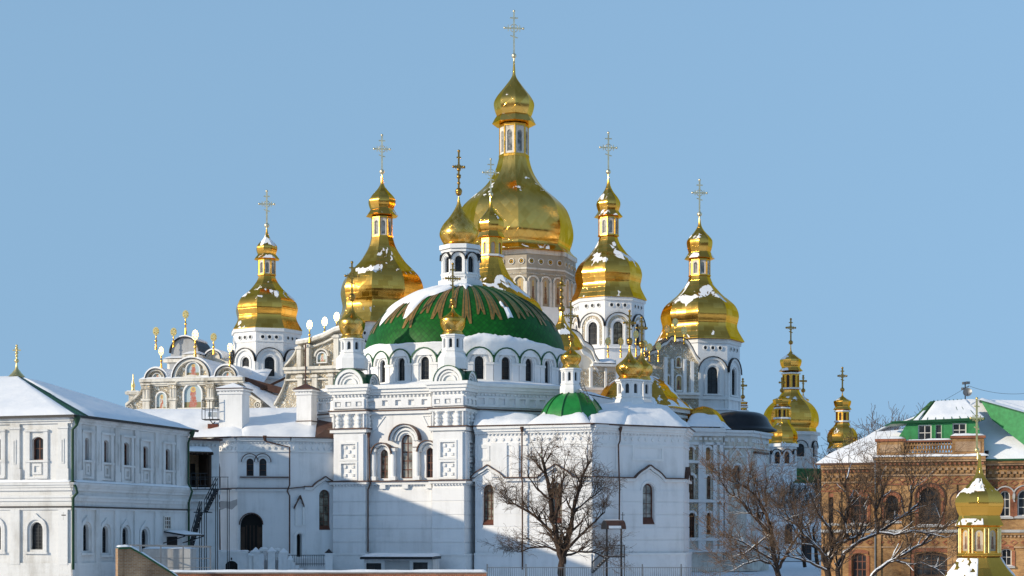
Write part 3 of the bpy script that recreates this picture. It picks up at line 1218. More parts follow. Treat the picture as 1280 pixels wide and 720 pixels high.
# drum of the great dome: 24 arches
zd0, zd1 = Zp(484, YD - 10.6), Zp(434, YD - 10.4)
drum = MB('plaster_white', 'trim_white', 'metal_green', 'snow', 'metal_brown')
specs = []
rot = math.radians(2.0)
for f, mid in oct_frames(CXD, YD, RD, 24, rot):
    L = f.L
    Yw = YD - RD
    zb, zt, zs = Zp(473.5, Yw), Zp(444.5, Yw), Zp(452, Yw)
    vis = abs(math.degrees(mid)) < 92
    wsx = [dict(sc=L / 2, z0=zb, w=L * .33, h=zt - zb, nx=2, nz=5, depth=.35, frame='ironwork', pane='glass_dark', bar=.05)] if vis else []
    al = archline(L / 2, zs, L * .497, 10)
    ol = [(0, zd0), (L, zd0)] + al[::-1]
    drum.panel(f, ol, holes_of(wsx), 0, .45)
    drum.ring(f, archline(L / 2, zs, L * .40), archline(L / 2, zs, L * .497), -.4, .22, 1)
    drum.ring(f, archline(L / 2, zs, L * .497), archline(L / 2, zs, L * .545), -.6, .30, 2)
    drum.ring(f, archline(L / 2, zs, L * .25), archline(L / 2, zs, L * .31), -.1, .1, 1)
    for k in (-1, 1):
        drum.fbox(f, L / 2 + k * L * .36 - L * .13, L / 2 + k * L * .36 + L * .13, zd0, zs - .25, 0, .12)
        drum.fbox(f, L / 2 + k * L * .36 - L * .15, L / 2 + k * L * .36 + L * .15, zs - .25, zs - .02, 0, .2, 1)
    drum.fbox(f, 0, L, zb - .35, zb - .12, 0, .2, 1)
    specs.append((f, wsx))
DR = drum.build('drum', CH, CH)
for f, wsx in specs:
    put(DR, CH, f, wsx)

# the dome itself
zb, zt = Zp(433, YD - 9.5), Zp(359, YD)
hd = zt - zb
prof = [(RD * .995 * math.cos(t) ** .97 if i < 22 else .2, zb + hd * math.sin(t) ** 1.06) for i, t in enumerate([math.pi / 2 * k / 22 for k in range(23)])]
prof = prof[::-1]
dm = MB('green_tiles')
dm.lathe(CXD, YD, prof, 72, 0, False)
DOME = dm.build('dome', CH, CH)


def dome_pt(th, t, off=0.0):
    """t = 0 at the crown, 1 at the springing"""
    x = t * 22
    i = min(21, int(x))
    k = x - i
    r = prof[i][0] * (1 - k) + prof[i + 1][0] * k
    z = prof[i][1] * (1 - k) + prof[i + 1][1] * k
    dr, dz = prof[i + 1][0] - prof[i][0], prof[i + 1][1] - prof[i][1]
    ln = math.hypot(dr, dz)
    nr, nz = -dz / ln, dr / ln
    r += nr * off
    z += nz * off
    return Vector((CXD + r * math.sin(th), YD - r * math.cos(th), z))


rays = MB('ray_gold', 'metal_green')
nr = 40
for i in range(nr):
    th = 2 * math.pi * (i + .3) / nr
    long = (.80, .72, .83, .70)[i % 4] + R.uniform(-.09, .04)
    hwid = (2 * math.pi / nr) * ((.42 if i % 2 == 0 else .34) * R.uniform(.75, 1.1))
    t0, n = .10, 24
    lv, rv = [], []
    for j in range(n + 1):
        t = t0 + (long - t0) * j / n
        k = .60 + .40 * j / n
        lv.append((th - hwid * k, t))
        rv.append((th + hwid * k, t))
    nf = 3
    for j in range(n):
        (a0_, t_a), (a1_, _), (b0_, t_b), (b1_, _) = lv[j], rv[j], lv[j + 1], rv[j + 1]
        if j < n - nf:
            sp = [(a0_, a1_, b0_, b1_)]
        else:                                            # swallow-tail end
            qa, qb = (j - n + nf) / nf, (j + 1 - n + nf) / nf
            ma, mb_ = (a0_ + a1_) / 2, (b0_ + b1_) / 2
            wa, wb = (a1_ - a0_) * .5, (b1_ - b0_) * .5
            sp = [(a0_, ma - wa * qa * .55, b0_, mb_ - wb * qb * .55), (ma + wa * qa * .55, a1_, mb_ + wb * qb * .55, b1_)]
        for u0, u1, v0, v1 in sp:
            rays.add([dome_pt(u0, t_a, .06), dome_pt(u1, t_a, .06), dome_pt(v1, t_b, .06), dome_pt(v0, t_b, .06)], [(0, 3, 2, 1)], 0, True)
    for kk in (-.5, .5):
        pts = [dome_pt(th + hwid * kk * (.62 + .38 * j / n), t0 + (long - t0) * j / n, .065) for j in range(0, n, 2)]
        rays.tube(pts, .03, 4, 1)
rays.build('gilded_ray', DOME, CH)
# snow clinging to the sunny upper left and banked along the foot
sn = MB('snow')


def dome_snow(th0, th1, lower, upper, off, nth=50, nt=14):
    vs = []
    for i in range(nth + 1):
        th = th0 + (th1 - th0) * i / nth
        u0, u1 = upper(th), lower(th)
        e1 = min(1, min(i, nth - i) / 4)
        for j in range(nt + 1):
            b = j / nt
            k = min(1, math.sqrt(min(b, 1 - b) * 6)) * e1
            q = dome_pt(th, u0 + (u1 - u0) * b, .08 + off * k * (1 + .5 * noise.noise(Vector((th * 9, b * 5, 1)))))
            vs.append(q)
    sn.add(vs, [(i * (nt + 1) + j, i * (nt + 1) + j + 1, (i + 1) * (nt + 1) + j + 1, (i + 1) * (nt + 1) + j) for i in range(nth) for j in range(nt)], 0, True)


d2 = math.radians
def low(th):
    a = math.degrees(th)
    base = .24 + .26 * max(0, 1 - abs((a + 52) / 44) ** 3)
    for c, wd, hh in ((-60, 13, .62), (-37, 9, .60), (-47, 20, .40), (-78, 12, .44), (-14, 5, .16), (3, 4, .22)):
        base = max(base, .14 + hh * max(0, 1 - abs((a - c) / wd) ** 1.7))
    return base + .03 * noise.noise(Vector((a * .35, 0, 0)))
dome_snow(d2(-95), d2(14), low, lambda t: .07, .16)
for c, w_, a, b in ((30, 2.0, .60, .72), (28, 1.3, .54, .60)):
    dome_snow(d2(c - w_), d2(c + w_), lambda t, b=b: b + .04 * noise.noise(Vector((t * 60, 0, 3))), lambda t, a=a: a + .03 * noise.noise(Vector((t * 50, 0, 7))), .10, 8, 8)
# banked ring above the arches
vs = []
nth, nc = 150, 7
for i in range(nth + 1):
    a = -100 + 200 * i / nth
    th = d2(a)
    hh = .30 + 1.05 * math.exp(-((a - 22) / 17) ** 2) + .55 * math.exp(-((a - 5) / 9) ** 2) + .45 * math.exp(-((a + 55) / 14) ** 2) + .3 * math.exp(-((a - 45) / 12) ** 2)
    hh *= 1 + .25 * noise.noise(Vector((a * .12, 2, 0))) + .15 * noise.noise(Vector((a * .5, 5, 0)))
    for j in range(nc + 1):
        b = j / nc
        hb = hh * max(0, (b - .2) / .8)
        wv = noise.noise(Vector((th * 7, b * 2, 4)))
        if j == 0:
            q = Vector((CXD + (RD + .12) * math.sin(th), YD - (RD + .12) * math.cos(th), zd1 - .75))
        else:
            q = dome_pt(th, 1 - 2 / math.pi * math.asin(min(.9, hb / hd)), .0) + Vector((math.sin(th), -math.cos(th), .7)) * (.30 * max(0, math.sin(math.pi * min(1, b * .9 + .12))) * (1 + .6 * wv) + (.02 if j < nc else -.05))
        vs.append(q)
sn.add(vs, [(i * (nc + 1) + j, (i + 1) * (nc + 1) + j, (i + 1) * (nc + 1) + j + 1, i * (nc + 1) + j + 1) for i in range(nth) for j in range(nc)], 0, True)
sn.build('snow', DOME, CH)
# roof slab round the drum and the snow lying on it
sl = MB('metal_green', 'snow')
ctr = Vector((CXD, YD, 0))
cp = [Vector((p[0], p[1], 0)) for p in core]
out = [ctr + (p - ctr) * 1.0 for p in cp]
zroof = fz(480)
n = len(out)
pts = []
for i in range(n):
    for j in range(6):
        pts.append(out[i].lerp(out[(i + 1) % n], j / 6))
m_ = len(pts)
vs = []
for p in pts:
    d = (p - ctr)
    q = ctr + d.normalized() * (RD - .3)
    for b in range(5):
        k = b / 4
        e = p.lerp(q, k)
        z = zroof - .1 + .75 * k ** .8 + (.18 if 0 < b < 4 else 0) * (1 + .8 * noise.noise(e * .6))
        vs.append((e.x, e.y, z))
sl.add(vs, [(i * 5 + b, ((i + 1) % m_) * 5 + b, ((i + 1) % m_) * 5 + b + 1, i * 5 + b + 1) for i in range(m_) for b in range(4)], 1, True)
sl.build('roof', CH, CH)

# lantern on the crown
YL = YD
LAN = oct_drum(CH, CH, 'lantern', CXD - .45, YL, metre(23, YL), Zp(366, YL), Zp(310, YL), 8, .30, win=(metre(9, YL), Zp(343, YL), Zp(323, YL) - Zp(343, YL)), archw=metre(8.4, YL),
               cornice=[(Zp(314, YL), .45, .35), (Zp(318, YL), .25, .18), (Zp(349, YL), .35, .14), (Zp(362, YL), .8, .45)])
mb = MB('gold_scale')
bulb(mb, 573.5, YL, [[(1.0, 246), (2.2, 254), (5.5, 262), (12, 272), (19.5, 281), (23.5, 289), (24, 295), (21.5, 301), (19, 305)], [(19, 305), (21, 308), (23, 311)], [(23, 311), (3, 311.5)]], 28, 0, False)
mb.build('onion_dome', LAN, CH)
mb = MB('gold_cross')
cross(mb, Xp(573.5, YL), YL, Zp(245, YL), Zp(189, YL) - Zp(245, YL), metre(2.3, YL), .2, arm=.24)
for y_, r_ in ((239, 4.4), (221, 2.8), (212, 2.6), (229, 2.2)):
    mb.ball((Xp(573.5, YL), YL, Zp(y_, YL)), metre(r_, YL))
mb.build('cross', LAN, CH)

# corner cupolas
cupola(CH, CH, 440, pa.y, 327, 373, 403, 16.5, 419, 424, 14.2, 449, skirt=(20, 462))
cupola(CH, CH, 566, pb_.y, 329, 378, 400, 16, 414, 419, 13.5, 448, skirt=(19, 462))

# ---- apses to the right: low wall, three faces, roof
FW = Fr(G(594, 154.05), G(740, 150.4))
pw = FW.pt(FW.L, 0)
F2 = Fr(pw, G(777, 152.6))
F3 = Fr(F2.pt(F2.L, 0), G(854, 156.0))
F4 = Fr(F3.pt(F3.L, 0), G(861, 162))
aps = MB('plaster_white', 'trim_white', 'metal_brown', 'snow', 'metal_green')
ze = FW.z(680, 533)
zst = FW.z(620, 598)
wA = [wspec(FW, 603.5, 617, 605.5, 656, nx=3, nz=5, depth=.4, bar=.07, pane='glass_warm', sill=.5), wspec(FW, 688, 702.5, 602.5, 654, nx=3, nz=5, depth=.4, bar=.07, pane='glass_warm', sill=.5)]
w3 = [wspec(F3, 803.5, 818, 604, 655, nx=2, nz=4, depth=.45, pane='glass_warm', sill=.65)]
for f, wl in ((FW, wA), (F2, []), (F3, w3), (F4, [])):
    L = f.L
    aps.panel(f, [(0, 0), (L, 0), (L, ze), (0, ze)], holes_of(wl), 0, .5)
    for za, zb, pr, m in ((ze - .15, ze + .12, .55, 1), (ze - .4, ze - .15, .38, 1), (ze - .62, ze - .4, .2, 1), (FW.z(640, 557), FW.z(640, 555), .1, 1), (0, FW.z(640, 694), .28, 0), (FW.z(640, 694), FW.z(640, 691.5), .36, 1)):
        aps.fbox(f, 0, L, za, zb, 0, pr, m)
    aps.fbox(f, -.2, L + .3, ze + .12, ze + .2, -.3, .66, 2)
    dots(aps, f, .1, L - .1, FW.z(640, 549), .34, .78, 0, .11, 1, True)
    dots(aps, f, .1, L - .1, FW.z(640, 543), .14, .38, 0, .13, 1)
    hz = [FW.z(640, y) for y in (612, 627, 643, 659, 675, 690)]
    for za, zb in zip(hz[:-1], hz[1:]):
        segs = [(0.02, L - .02)]
        for x in wl:
            new = []
            for q0, q1 in segs:
                xl, xr = x['sc'] - x['w'] / 2 - .06, x['sc'] + x['w'] / 2 + .06
                if zb < x['z0'] + x['h'] and za > x['z0'] and q0 < xr and q1 > xl:
                    new += [(q0, xl), (xr, q1)]
                else:
                    new.append((q0, q1))
            segs = new
        for q0, q1 in segs:
            aps.fbox(f, q0, q1, zb + .05, za - .05, 0, .06)


def hood(mbx, f, q0, q1, sc, w_, zs, rise, m1=1, m2=2):
    """string course that lifts in an ogee over a window"""
    pts = [(q0, zs)]
    for i in range(17):
        k = i / 16
        x = sc - w_ + 2 * w_ * k
        b = abs(2 * k - 1)
        y = rise * (.78 * (1 - b * b) ** 1.0 * (1 if b > .3 else 1) + .22 * max(0, 1 - b / .3)) if b < 1 else 0
        pts.append((x, zs + y))
    pts.append((q1, zs))
    mbx.band(f, pts, .10, 0, .46, m2)
    mbx.band(f, [(a, z - .28) for a, z in pts], .28, 0, .32, m1)
    lo = [(a, z - .48) for a, z in pts[2:-2]]
    mbx.band(f, lo, .10, 0, .16, m1)


for f, wl in ((FW, wA), (F3, w3)):
    edges = [0.0]
    for i in range(len(wl) - 1):
        edges.append((wl[i]['sc'] + wl[i + 1]['sc']) / 2)
    edges.append(f.L)
    for i, x in enumerate(wl):
        hood(aps, f, edges[i], edges[i + 1], x['sc'], 1.75, zst, 1.25)
        zs = x['z0'] + x['h'] - x['w'] / 2
        aps.ring(f, archline(x['sc'], zs, x['w'] / 2 + .10, 10), archline(x['sc'], zs, x['w'] / 2 + .26, 10), 0, .10, 1)
aps.band(F2, [(0, zst), (F2.L, zst)], .1, 0, .46, 2)
aps.band(F2, [(0, zst - .28), (F2.L, zst - .28)], .28, 0, .32, 1)
hood(aps, F4, 0, F4.L, F4.L * .4, 1.2, zst, 1.2)
# pilasters and upper blind panels
for px0, px1 in ((614, 634), (640, 649)):
    aps.fbox(FW, FW.s(px0), FW.s(px1), zst + .12, ze - 1.5, 0, .16)
for f, a, b in ((FW, FW.s(661), FW.s(734)), (F3, F3.s(790), F3.s(829)), (F2, .5, F2.L - .5), (FW, FW.s(598), FW.s(612))):
    z0, z1 = zst + (1.7 if f is not F2 else .6), ze - 1.75
    if z1 - z0 > .3:
        o_ = [(a, z0), (b, z0), (b, z1), (a, z1)]
        i_ = [(a + .22, z0 + .22), (b - .22, z0 + .22), (b - .22, z1 - .22), (a + .22, z1 - .22)]
        aps.ring(f, i_, o_, 0, .08, 1, True)
aps.prism([(FW.pt(FW.L * .02, 0, -.6).x, FW.pt(FW.L * .02, 0, -.6).y), (FW.pt(FW.L, 0, -.8).x, FW.pt(FW.L, 0, -.8).y), (F3.pt(0, 0, -.8).x, F3.pt(0, 0, -.8).y), (F3.pt(F3.L - .4, 0, -.8).x, F3.pt(F3.L - .4, 0, -.8).y), (16.6, 164), (5, 168)], 0, ze - .1)
APS = aps.build('apse_wall', CH, CH)
put(CH, CH, FW, wA)
put(CH, CH, F3, w3)

# apse roofs: snow hips, green half dome
rf = MB('snow', 'metal_green', 'metal_brown')
zi = ze + .16
e0, e1, e2, e3, e4 = FW.pt(0, zi, .55), FW.pt(FW.L, zi, .55), F3.pt(0, zi, .55), F3.pt(F3.L, zi, .55), F4.pt(F4.L, zi, .5)
ridge0 = Vector((c0.x, c0.y, FBC.z(640, 517)))
ridge1 = Vector((c1.x, c1.y, FBC.z(640, 516)))
apex = P(797, 500, 160)
rf.snow(e0, FW.pt(FW.s(668), zi, .55), P(672, 519, 156.5), ridge0, .26, 14, 7, amp=.9, seed=1)
rf.snow(FW.pt(FW.s(660), zi, .55), e1, P(725, 505, 156), P(690, 512, 157), .40, 14, 7, seed=2)
rf.snow(e1, e2, apex, P(730, 508, 157), .26, 12, 8, amp=.9, seed=3)
rf.snow(e2, e3, P(815, 503, 160.5), P(780, 503, 159), .26, 16, 9, amp=.9, seed=4)
rf.snow(e3, e4, P(830, 507, 163), P(812, 503, 160.5), .26, 8, 6, amp=.9, seed=5)
rf.hexa([e0 - Vector((0, 0, .1)), e1 - Vector((0, 0, .1)), e3 - Vector((0, 0, .1)), P(640, 521, 162), e0, e1, e3, P(640, 519, 162)], 2)
rf.build('apse_roof', CH, CH)
YG = 155.0
gd = MB('green_sheet', 'metal_green')
gp = [(0, 489), (16, 493), (27, 500), (35, 510), (39.5, 520), (41, 528)]
bulb(gd, 715.5, YG, [gp], 10, .25, True)
for k in range(10):
    t = .25 + 2 * math.pi * k / 10
    pts = [(Xp(715.5, YG) + (metre(h_, YG) + .04) * math.sin(t), YG - (metre(h_, YG) + .04) * math.cos(t), Zp(y, YG) + .03) for h_, y in spline(gp, 4)]
    gd.tube(pts, .05, 5, 1)
    t2 = t + math.pi / 10
gd.lathe(Xp(715.5, YG), YG, [(metre(41, YG), Zp(527.5, YG)), None, (metre(43, YG), Zp(528.5, YG)), None, (metre(43, YG), Zp(530.5, YG))], 10, .25, True, 1)
AD = gd.build('apse_dome', CH, CH)
dome_prof = prof
ds = MB('snow')
ds.snow(P(728, 489, YG - 2.2), P(741, 502, YG - 2.0), P(742, 499, YG - .8), P(722, 486, YG - .5), .15, 8, 4, seed=8)
ds.build('snow', AD, CH)
cupola(CH, CH, 713.5, YG, 376, 424, 446, 13, 456, 461, 12.3, 489, skirt=(14, 494), cross_m='gold_cross')
# pair of cupolas over the snow-covered apse
YC = 159.5
o = cupola(CH, CH, 787, YC, 388, 428, 459, 17.5, 471, 475, 16, 506, skirt=(20, 512), cross_m='gold_cross', rot=.1)
cupola(CH, CH, 802, YC + 3.5, 396, 432, 460, 14, 471, 476, 13, 506, skirt=(17, 512), cross_m='gold_cross', rot=.1)
lad = MB('ironwork')
q0, q1 = P(726, 478, YG - 1.6), P(737, 503, YG - 2.4)
for dx in (-.16, .16):
    lad.bar(q0 + Vector((dx, 0, 0)), q1 + Vector((dx, 0, 0)), .05)
for i in range(8):
    q = q0.lerp(q1, (i + .5) / 8)
    lad.bar(q - Vector((.16, 0, 0)), q + Vector((.16, 0, 0)), .04)
lad.build('roof_ladder', CH, CH)

# ---- refectory hall to the left of the facade
F_s2 = Fr(G(363, 156.6), G(419, 158.6))
F_s1 = Fr(G(297, 156.2), (F_s2.o.x, F_s2.o.y))
F_s0 = Fr(G(272, 158.6), (F_s1.o.x, F_s1.o.y))
hall = MB('plaster_white', 'trim_white', 'metal_brown', 'plaster_patch', 'snow')
zh = F_s1.z(330, 547.5)
w1 = [wspec(F_s1, 308, 317, 573, 595, nx=1, nz=3, depth=.3), wspec(F_s1, 324, 333, 573, 595, nx=1, nz=3, depth=.3)]
door = wspec(F_s1, 300, 328, 642, 691)
w2 = [wspec(F_s2, 399, 412.5, 612, 662, nx=2, nz=5, depth=.35, pane='glass_warm', sill=.4)]
w2d = wspec(F_s2, 371, 377.5, 667, 696)
z_a, z_b = F_s1.z(330, 596.5), F_s1.z(330, 611)
for f, wl, ex in ((F_s0, [], []), (F_s1, w1, [door]), (F_s2, w2, [w2d])):
    L = f.L
    hall.panel(f, [(0, 0), (L, 0), (L, zh), (0, zh)], holes_of(wl) + [arch(x['sc'], x['z0'], x['w'], x['h'], 10) for x in ex], 0, .7)
    for za, zb, pr, m in ((zh - .12, zh + .02, .42, 1), (zh - .3, zh - .12, .28, 1), (F_s1.z(330, 565), F_s1.z(330, 563), .12, 1), (0, F_s1.z(330, 700), .25, 0)):
        hall.fbox(f, 0, L, za, zb, 0, pr, m)
    hall.fbox(f, -.2, L + .2, zh + .02, zh + .10, -.3, .6, 2)
    dots(hall, f, .1, L - .1, F_s1.z(330, 559.5), .32, .62, 0, .11, 1, True)
    dots(hall, f, .1, L - .1, F_s1.z(330, 553.5), .13, .34, 0, .13, 1)
for f in (F_s0, F_s1):
    hall.band(f, [(0, z_b), (f.L, z_b)], .09, 0, .34, 2)
    hall.band(f, [(0, z_b - .22), (f.L, z_b - .22)], .22, 0, .24, 1)
hall.fbox(F_s1, F_s1.s(300), F_s1.s(361), z_a - .05, z_a + .05, 0, .3, 2)
hood(hall, F_s2, F_s2.s(380), F_s2.L, w2[0]['sc'], 1.35, F_s2.z(400, 609), 1.0)
hall.band(F_s2, [(0, F_s2.z(372, 611)), (F_s2.s(380), F_s2.z(372, 609))], .09, 0, .34, 2)
for x in w1:
    zs = x['z0'] + x['h'] - x['w'] / 2
    hall.ring(F_s1, archline(x['sc'], zs, x['w'] / 2 + .28), archline(x['sc'], zs, x['w'] / 2 + .42), 0, .26, 1)
    hall.ring(F_s1, archline(x['sc'], zs, x['w'] / 2 + .42), archline(x['sc'], zs, x['w'] / 2 + .49), 0, .32, 2)
    hall.ring(F_s1, archline(x['sc'], zs, x['w'] / 2 + .0), archline(x['sc'], zs, x['w'] / 2 + .12), 0, .1, 1)
zs = door['z0'] + door['h'] - door['w'] / 2
hall.ring(F_s1, archline(door['sc'], zs, door['w'] / 2, 12), archline(door['sc'], zs, door['w'] / 2 + .10, 12), 0, .12, 2)
# small ogee niche and lancet
hall.ring(F_s2, arch(F_s2.s(374.5), F_s2.z(374, 656), .55, F_s2.z(374, 627) - F_s2.z(374, 656)), arch(F_s2.s(374.5), F_s2.z(374, 657), .95, F_s2.z(374, 624) - F_s2.z(374, 657)), 0, .16, 1, True)
hall.band(F_s2, [(F_s2.s(367), F_s2.z(367, 636)), (F_s2.s(370), F_s2.z(370, 629)), (F_s2.s(374.5), F_s2.z(374, 621)), (F_s2.s(379), F_s2.z(379, 634))], .16, 0, .4, 2)
zq = w2d['z0'] + w2d['h'] - w2d['w'] / 2
hall.ring(F_s2, archline(w2d['sc'], zq, w2d['w'] / 2 + .1), archline(w2d['sc'], zq, w2d['w'] / 2 + .3), 0, .14, 1)
# bare repair on the plaster, left
pp = [(F_s0.s(px), F_s0.z(px, py)) for px, py in ((275, 638), (282, 635), (290, 637), (296.5, 631), (296.5, 624), (287, 627), (275, 626))]
hall.poly(F_s0, pp, .006, 3)
for f in (F_s1, F_s2):
    for y_ in (625, 640, 655, 670, 685):
        q0, q1 = (F_s1.s(333), F_s1.L) if f is F_s1 else (F_s2.s(382), F_s2.s(397))
        hall.fbox(f, q0, q1, F_s1.z(330, y_ + 14), F_s1.z(330, y_ + .5), 0, .03)
back = [(F_s0.pt(.3, 0, -.9).x, F_s0.pt(.3, 0, -.9).y), (F_s1.pt(.3, 0, -1.2).x, F_s1.pt(.3, 0, -1.2).y), (F_s2.pt(F_s2.L, 0, -1.2).x, F_s2.pt(F_s2.L, 0, -1.2).y), (-17, 176), (-32, 176), (-31, 160)]
hall.prism(back, 0, zh - .3)
hall.build('hall_wall', CH, CH)
put(CH, CH, F_s1, w1)
put(CH, CH, F_s2, w2)
for f, x in ((F_s1, door), (F_s2, w2d)):
    dd = MB('wood_dark', 'dark_inside')
    lo = arch(x['sc'], x['z0'], x['w'], x['h'], 10)
    dd.poly(f, lo, -.66, 1)
    if x is door:
        for k in (-1, 1):
            dd.fbox(f, x['sc'] + k * x['w'] * .40 - .25, x['sc'] + k * x['w'] * .40 + .22, x['z0'], x['z0'] + x['h'] * .66, -.64, -.58, 0)
        for i in range(4):
            dd.fbox(f, x['sc'] - .55 + .36 * i, x['sc'] - .45 + .36 * i, x['z0'], x['z0'] + x['h'] * .7, -.64, -.6, 0)
    dd.build('door', CH, CH)

# hall roof: snow field with a bare strip of brown sheet next to the facade
hr = MB('snow', 'metal_brown')
zr = Zp(511, 167)
eL = Vector((Xp(150, 160), 160, zh + .12))
eM = F_s1.pt(.5, zh + .12, .5)
eR = F_s2.pt(F_s2.s(392), zh + .12, .45)
eE = F_s2.pt(F_s2.L, zh + .12, .45)
rL, rM, rR = Vector((Xp(140, 168), 168, zr)), Vector((Xp(300, 167), 167, zr)), Vector((Xp(398, 166.5), 166.5, zr + .1))
rE = Vector((Xp(424, 161.5), 161.5, Zp(524, 161.5)))
hr.snow(eL, eM, rM, rL, .28, 18, 10, seed=11)
hr.snow(eM, eR, rR, rM, .28, 20, 10, seed=12)
hr.add([eR, eE, rE, rR], [(0, 1, 2, 3)], 1)
hr.add([eL - Vector((0, 0, .06)), eM - Vector((0, 0, .06)), eR - Vector((0, 0, .06)), rR - Vector((0, 0, .2)), rM - Vector((0, 0, .2)), rL - Vector((0, 0, .2))], [(0, 1, 4, 5), (1, 2, 3, 4)], 1)
hr.snow(rE + Vector((-1.6, 1.0, .2)), rE + Vector((1.2, .4, .6)), rE + Vector((1.0, 2.2, 1.6)), rE + Vector((-2, 3, 1.0)), .35, 8, 5, seed=13)
HR = hr.build('hall_roof', CH, CH)


def chimney(px0, px1, yt, yb, Y, dep, mats, cap='snow', side=.35):
    mb = MB('plaster_white', mats, cap)
    f = Fr(G(px0, Y), G(px1, Y - .5))
    z1, z0 = Zp(yt, Y), Zp(yb, Y) - 1.5
    W = f.L
    mb.fbox(f, 0, W, z0, z1, -dep, 0)
    for a, b, pr in ((z1 - .55, z1 - .35, .12), (z1 - .2, z1 - .02, .22)):
        mb.fbox(f, -pr, W + pr, a, b, -dep - pr, pr)
    dots(mb, f, .05, W - .05, z1 - .28, .14, .32, 0, .1)
    mb.fbox(f, -.3, W + .3, z1 - .02, z1 + .06, -dep - .3, .3, 1)
    k = .62
    p = [f.pt(-.3, z1 + .06, .3), f.pt(W + .3, z1 + .06, .3), f.pt(W + .3, z1 + .06, -dep - .3), f.pt(-.3, z1 + .06, -dep - .3), f.pt(W * .5, z1 + k, -dep * .35), f.pt(W * .5, z1 + k, -dep * .65)]
    mb.add(p, [(0, 1, 4), (1, 2, 5, 4), (2, 3, 5), (3, 0, 4, 5)], 2)
    mb.fbox(f, -.06, W + .06, Zp(yb - 2, Y), Zp(yb - 1, Y), -dep - .06, .06, 1)
    return mb.build('chimney', HR, CH)


chimney(273.8, 302.5, 486, 541, 159.0, 2.0, 'metal_brown')
chimney(370.5, 389, 487, 528, 160.5, 1.4, 'metal_brown', 'metal_brown')

# drainpipes
def pipe(parent, root, pts, r=.075, mat='metal_brown', hopper=True):
    mb = MB(mat)
    mb.tube(pts, r, 7)
    if hopper:
        mb.lathe(pts[0].x, pts[0].y, [(r * 2.6, pts[0].z + .2), (r * 2.4, pts[0].z), (r, pts[0].z - .35)], 8)
    return mb.build('drainpipe', parent, root)


def fpipe(parent, root, f, pxs, d=.2, **kw):
    return pipe(parent, root, [f.pt(*f.at(px, py, d), d) for px, py in pxs], **kw)


fpipe(CH, CH, FW, [(652.5, 536), (652.5, 560), (652, 596), (653, 604), (653, 712)], .5)
fpipe(CH, CH, F2, [(775.5, 536), (775, 551), (773, 556), (774, 597), (774.5, 605), (774, 660)], .5)
fpipe(CH, CH, F_s1, [(331, 547), (333, 552), (362, 559), (362, 606), (359, 614), (362, 620), (362, 692)], .42, hopper=True)
fpipe(CH, CH, FB, [(461, 543), (462, 596), (463, 605), (460, 612), (460, 690)], .70)
fpipe(CH, CH, F_s0, [(272.5, 552), (273, 578), (274.5, 585), (274, 612), (275, 690)], .4)
# ------------------------------------------------------------------ monastery residence (left)
RS = thing('monastery_residence', 'two-storey whitewashed brick building with a snowy hip roof and green corner drainpipe', 'building', (-35, 118, 0))
ck = (Xp(90, 110), 110)
ku, kl = Vector((.2945, .9557)), Vector((-.9557, .2945))
pL = (ck[0] + kl.x * 13.2, ck[1] + kl.y * 13.2)
pR = (ck[0] + ku.x * 16.4, ck[1] + ku.y * 16.4)
FL, FR = Fr(pL, ck), Fr(ck, pR)
ze = FL.z(89, 521)
w_l = []
for px0, px1 in ((39.8, 54), (-14, .8)):
    w_l.append(wspec(FL, px0, px1, 546, 575, flat=.45, nx=2, nz=2, depth=.32, bar=.07))
for px0, px1 in ((37.8, 53.2), (-14, 1)):
    w_l.append(wspec(FL, px0, px1, 652.5, 687, nx=4, nz=8, depth=.30, bar=.05, frame='ironwork'))
w_r = []
for px0, px1, a, b in ((105.4, 111.6, 547, 575), (129, 136, 550, 578), (154, 161.7, 553, 581.5), (178, 185.6, 557.5, 585), (206, 213, 561, 587.5)):
    w_r.append(wspec(FR, px0, px1, a, b, flat=.5, nx=2, nz=3, depth=.30, bar=.05))
for px0, px1, a, b in ((103.6, 111, 655, 688.5), (127.5, 135.6, 657.5, 691), (152.6, 160.6, 659, 691), (176.6, 184.8, 661, 691)):
    w_r.append(wspec(FR, px0, px1, a, b, nx=2, nz=5, depth=.30, bar=.05, frame='ironwork'))
mb = MB('plaster_old', 'plaster_old', 'metal_black', 'snow', 'snow_dirty')
zl = {}
for f, wl in ((FL, w_l), (FR, w_r)):
    L = f.L
    mb.panel(f, [(0, -.3), (L, -.3), (L, ze), (0, ze)], holes_of(wl), 0, .42)
    fz_ = lambda y: FL.z(88, y)
    for a, b, pr, m in ((521, 523, .42, 0), (523, 526, .28, 0), (526, 529, .14, 0), (603, 606, .36, 0), (606, 609, .26, 0), (609, 613, .16, 0), (619, 622, .20, 0), (622, 626, .12, 0), (632.5, 634.5, .16, 2), (634.5, 637, .12, 0), (704, 730, .12, 0)):
        mb.fbox(f, -pr if f is FR else -.05, L + (pr if f is FL else 0), fz_(b), fz_(a), 0, pr + (.004 if f is FR else 0), m)
    # snow lying on the ledge
    z = fz_(603)
    mb.snow(f.pt(0, z, .38), f.pt(L, z, .38), f.pt(L, z + .15, 0), f.pt(0, z + .15, 0), .10, 30, 3, 3, seed=21)


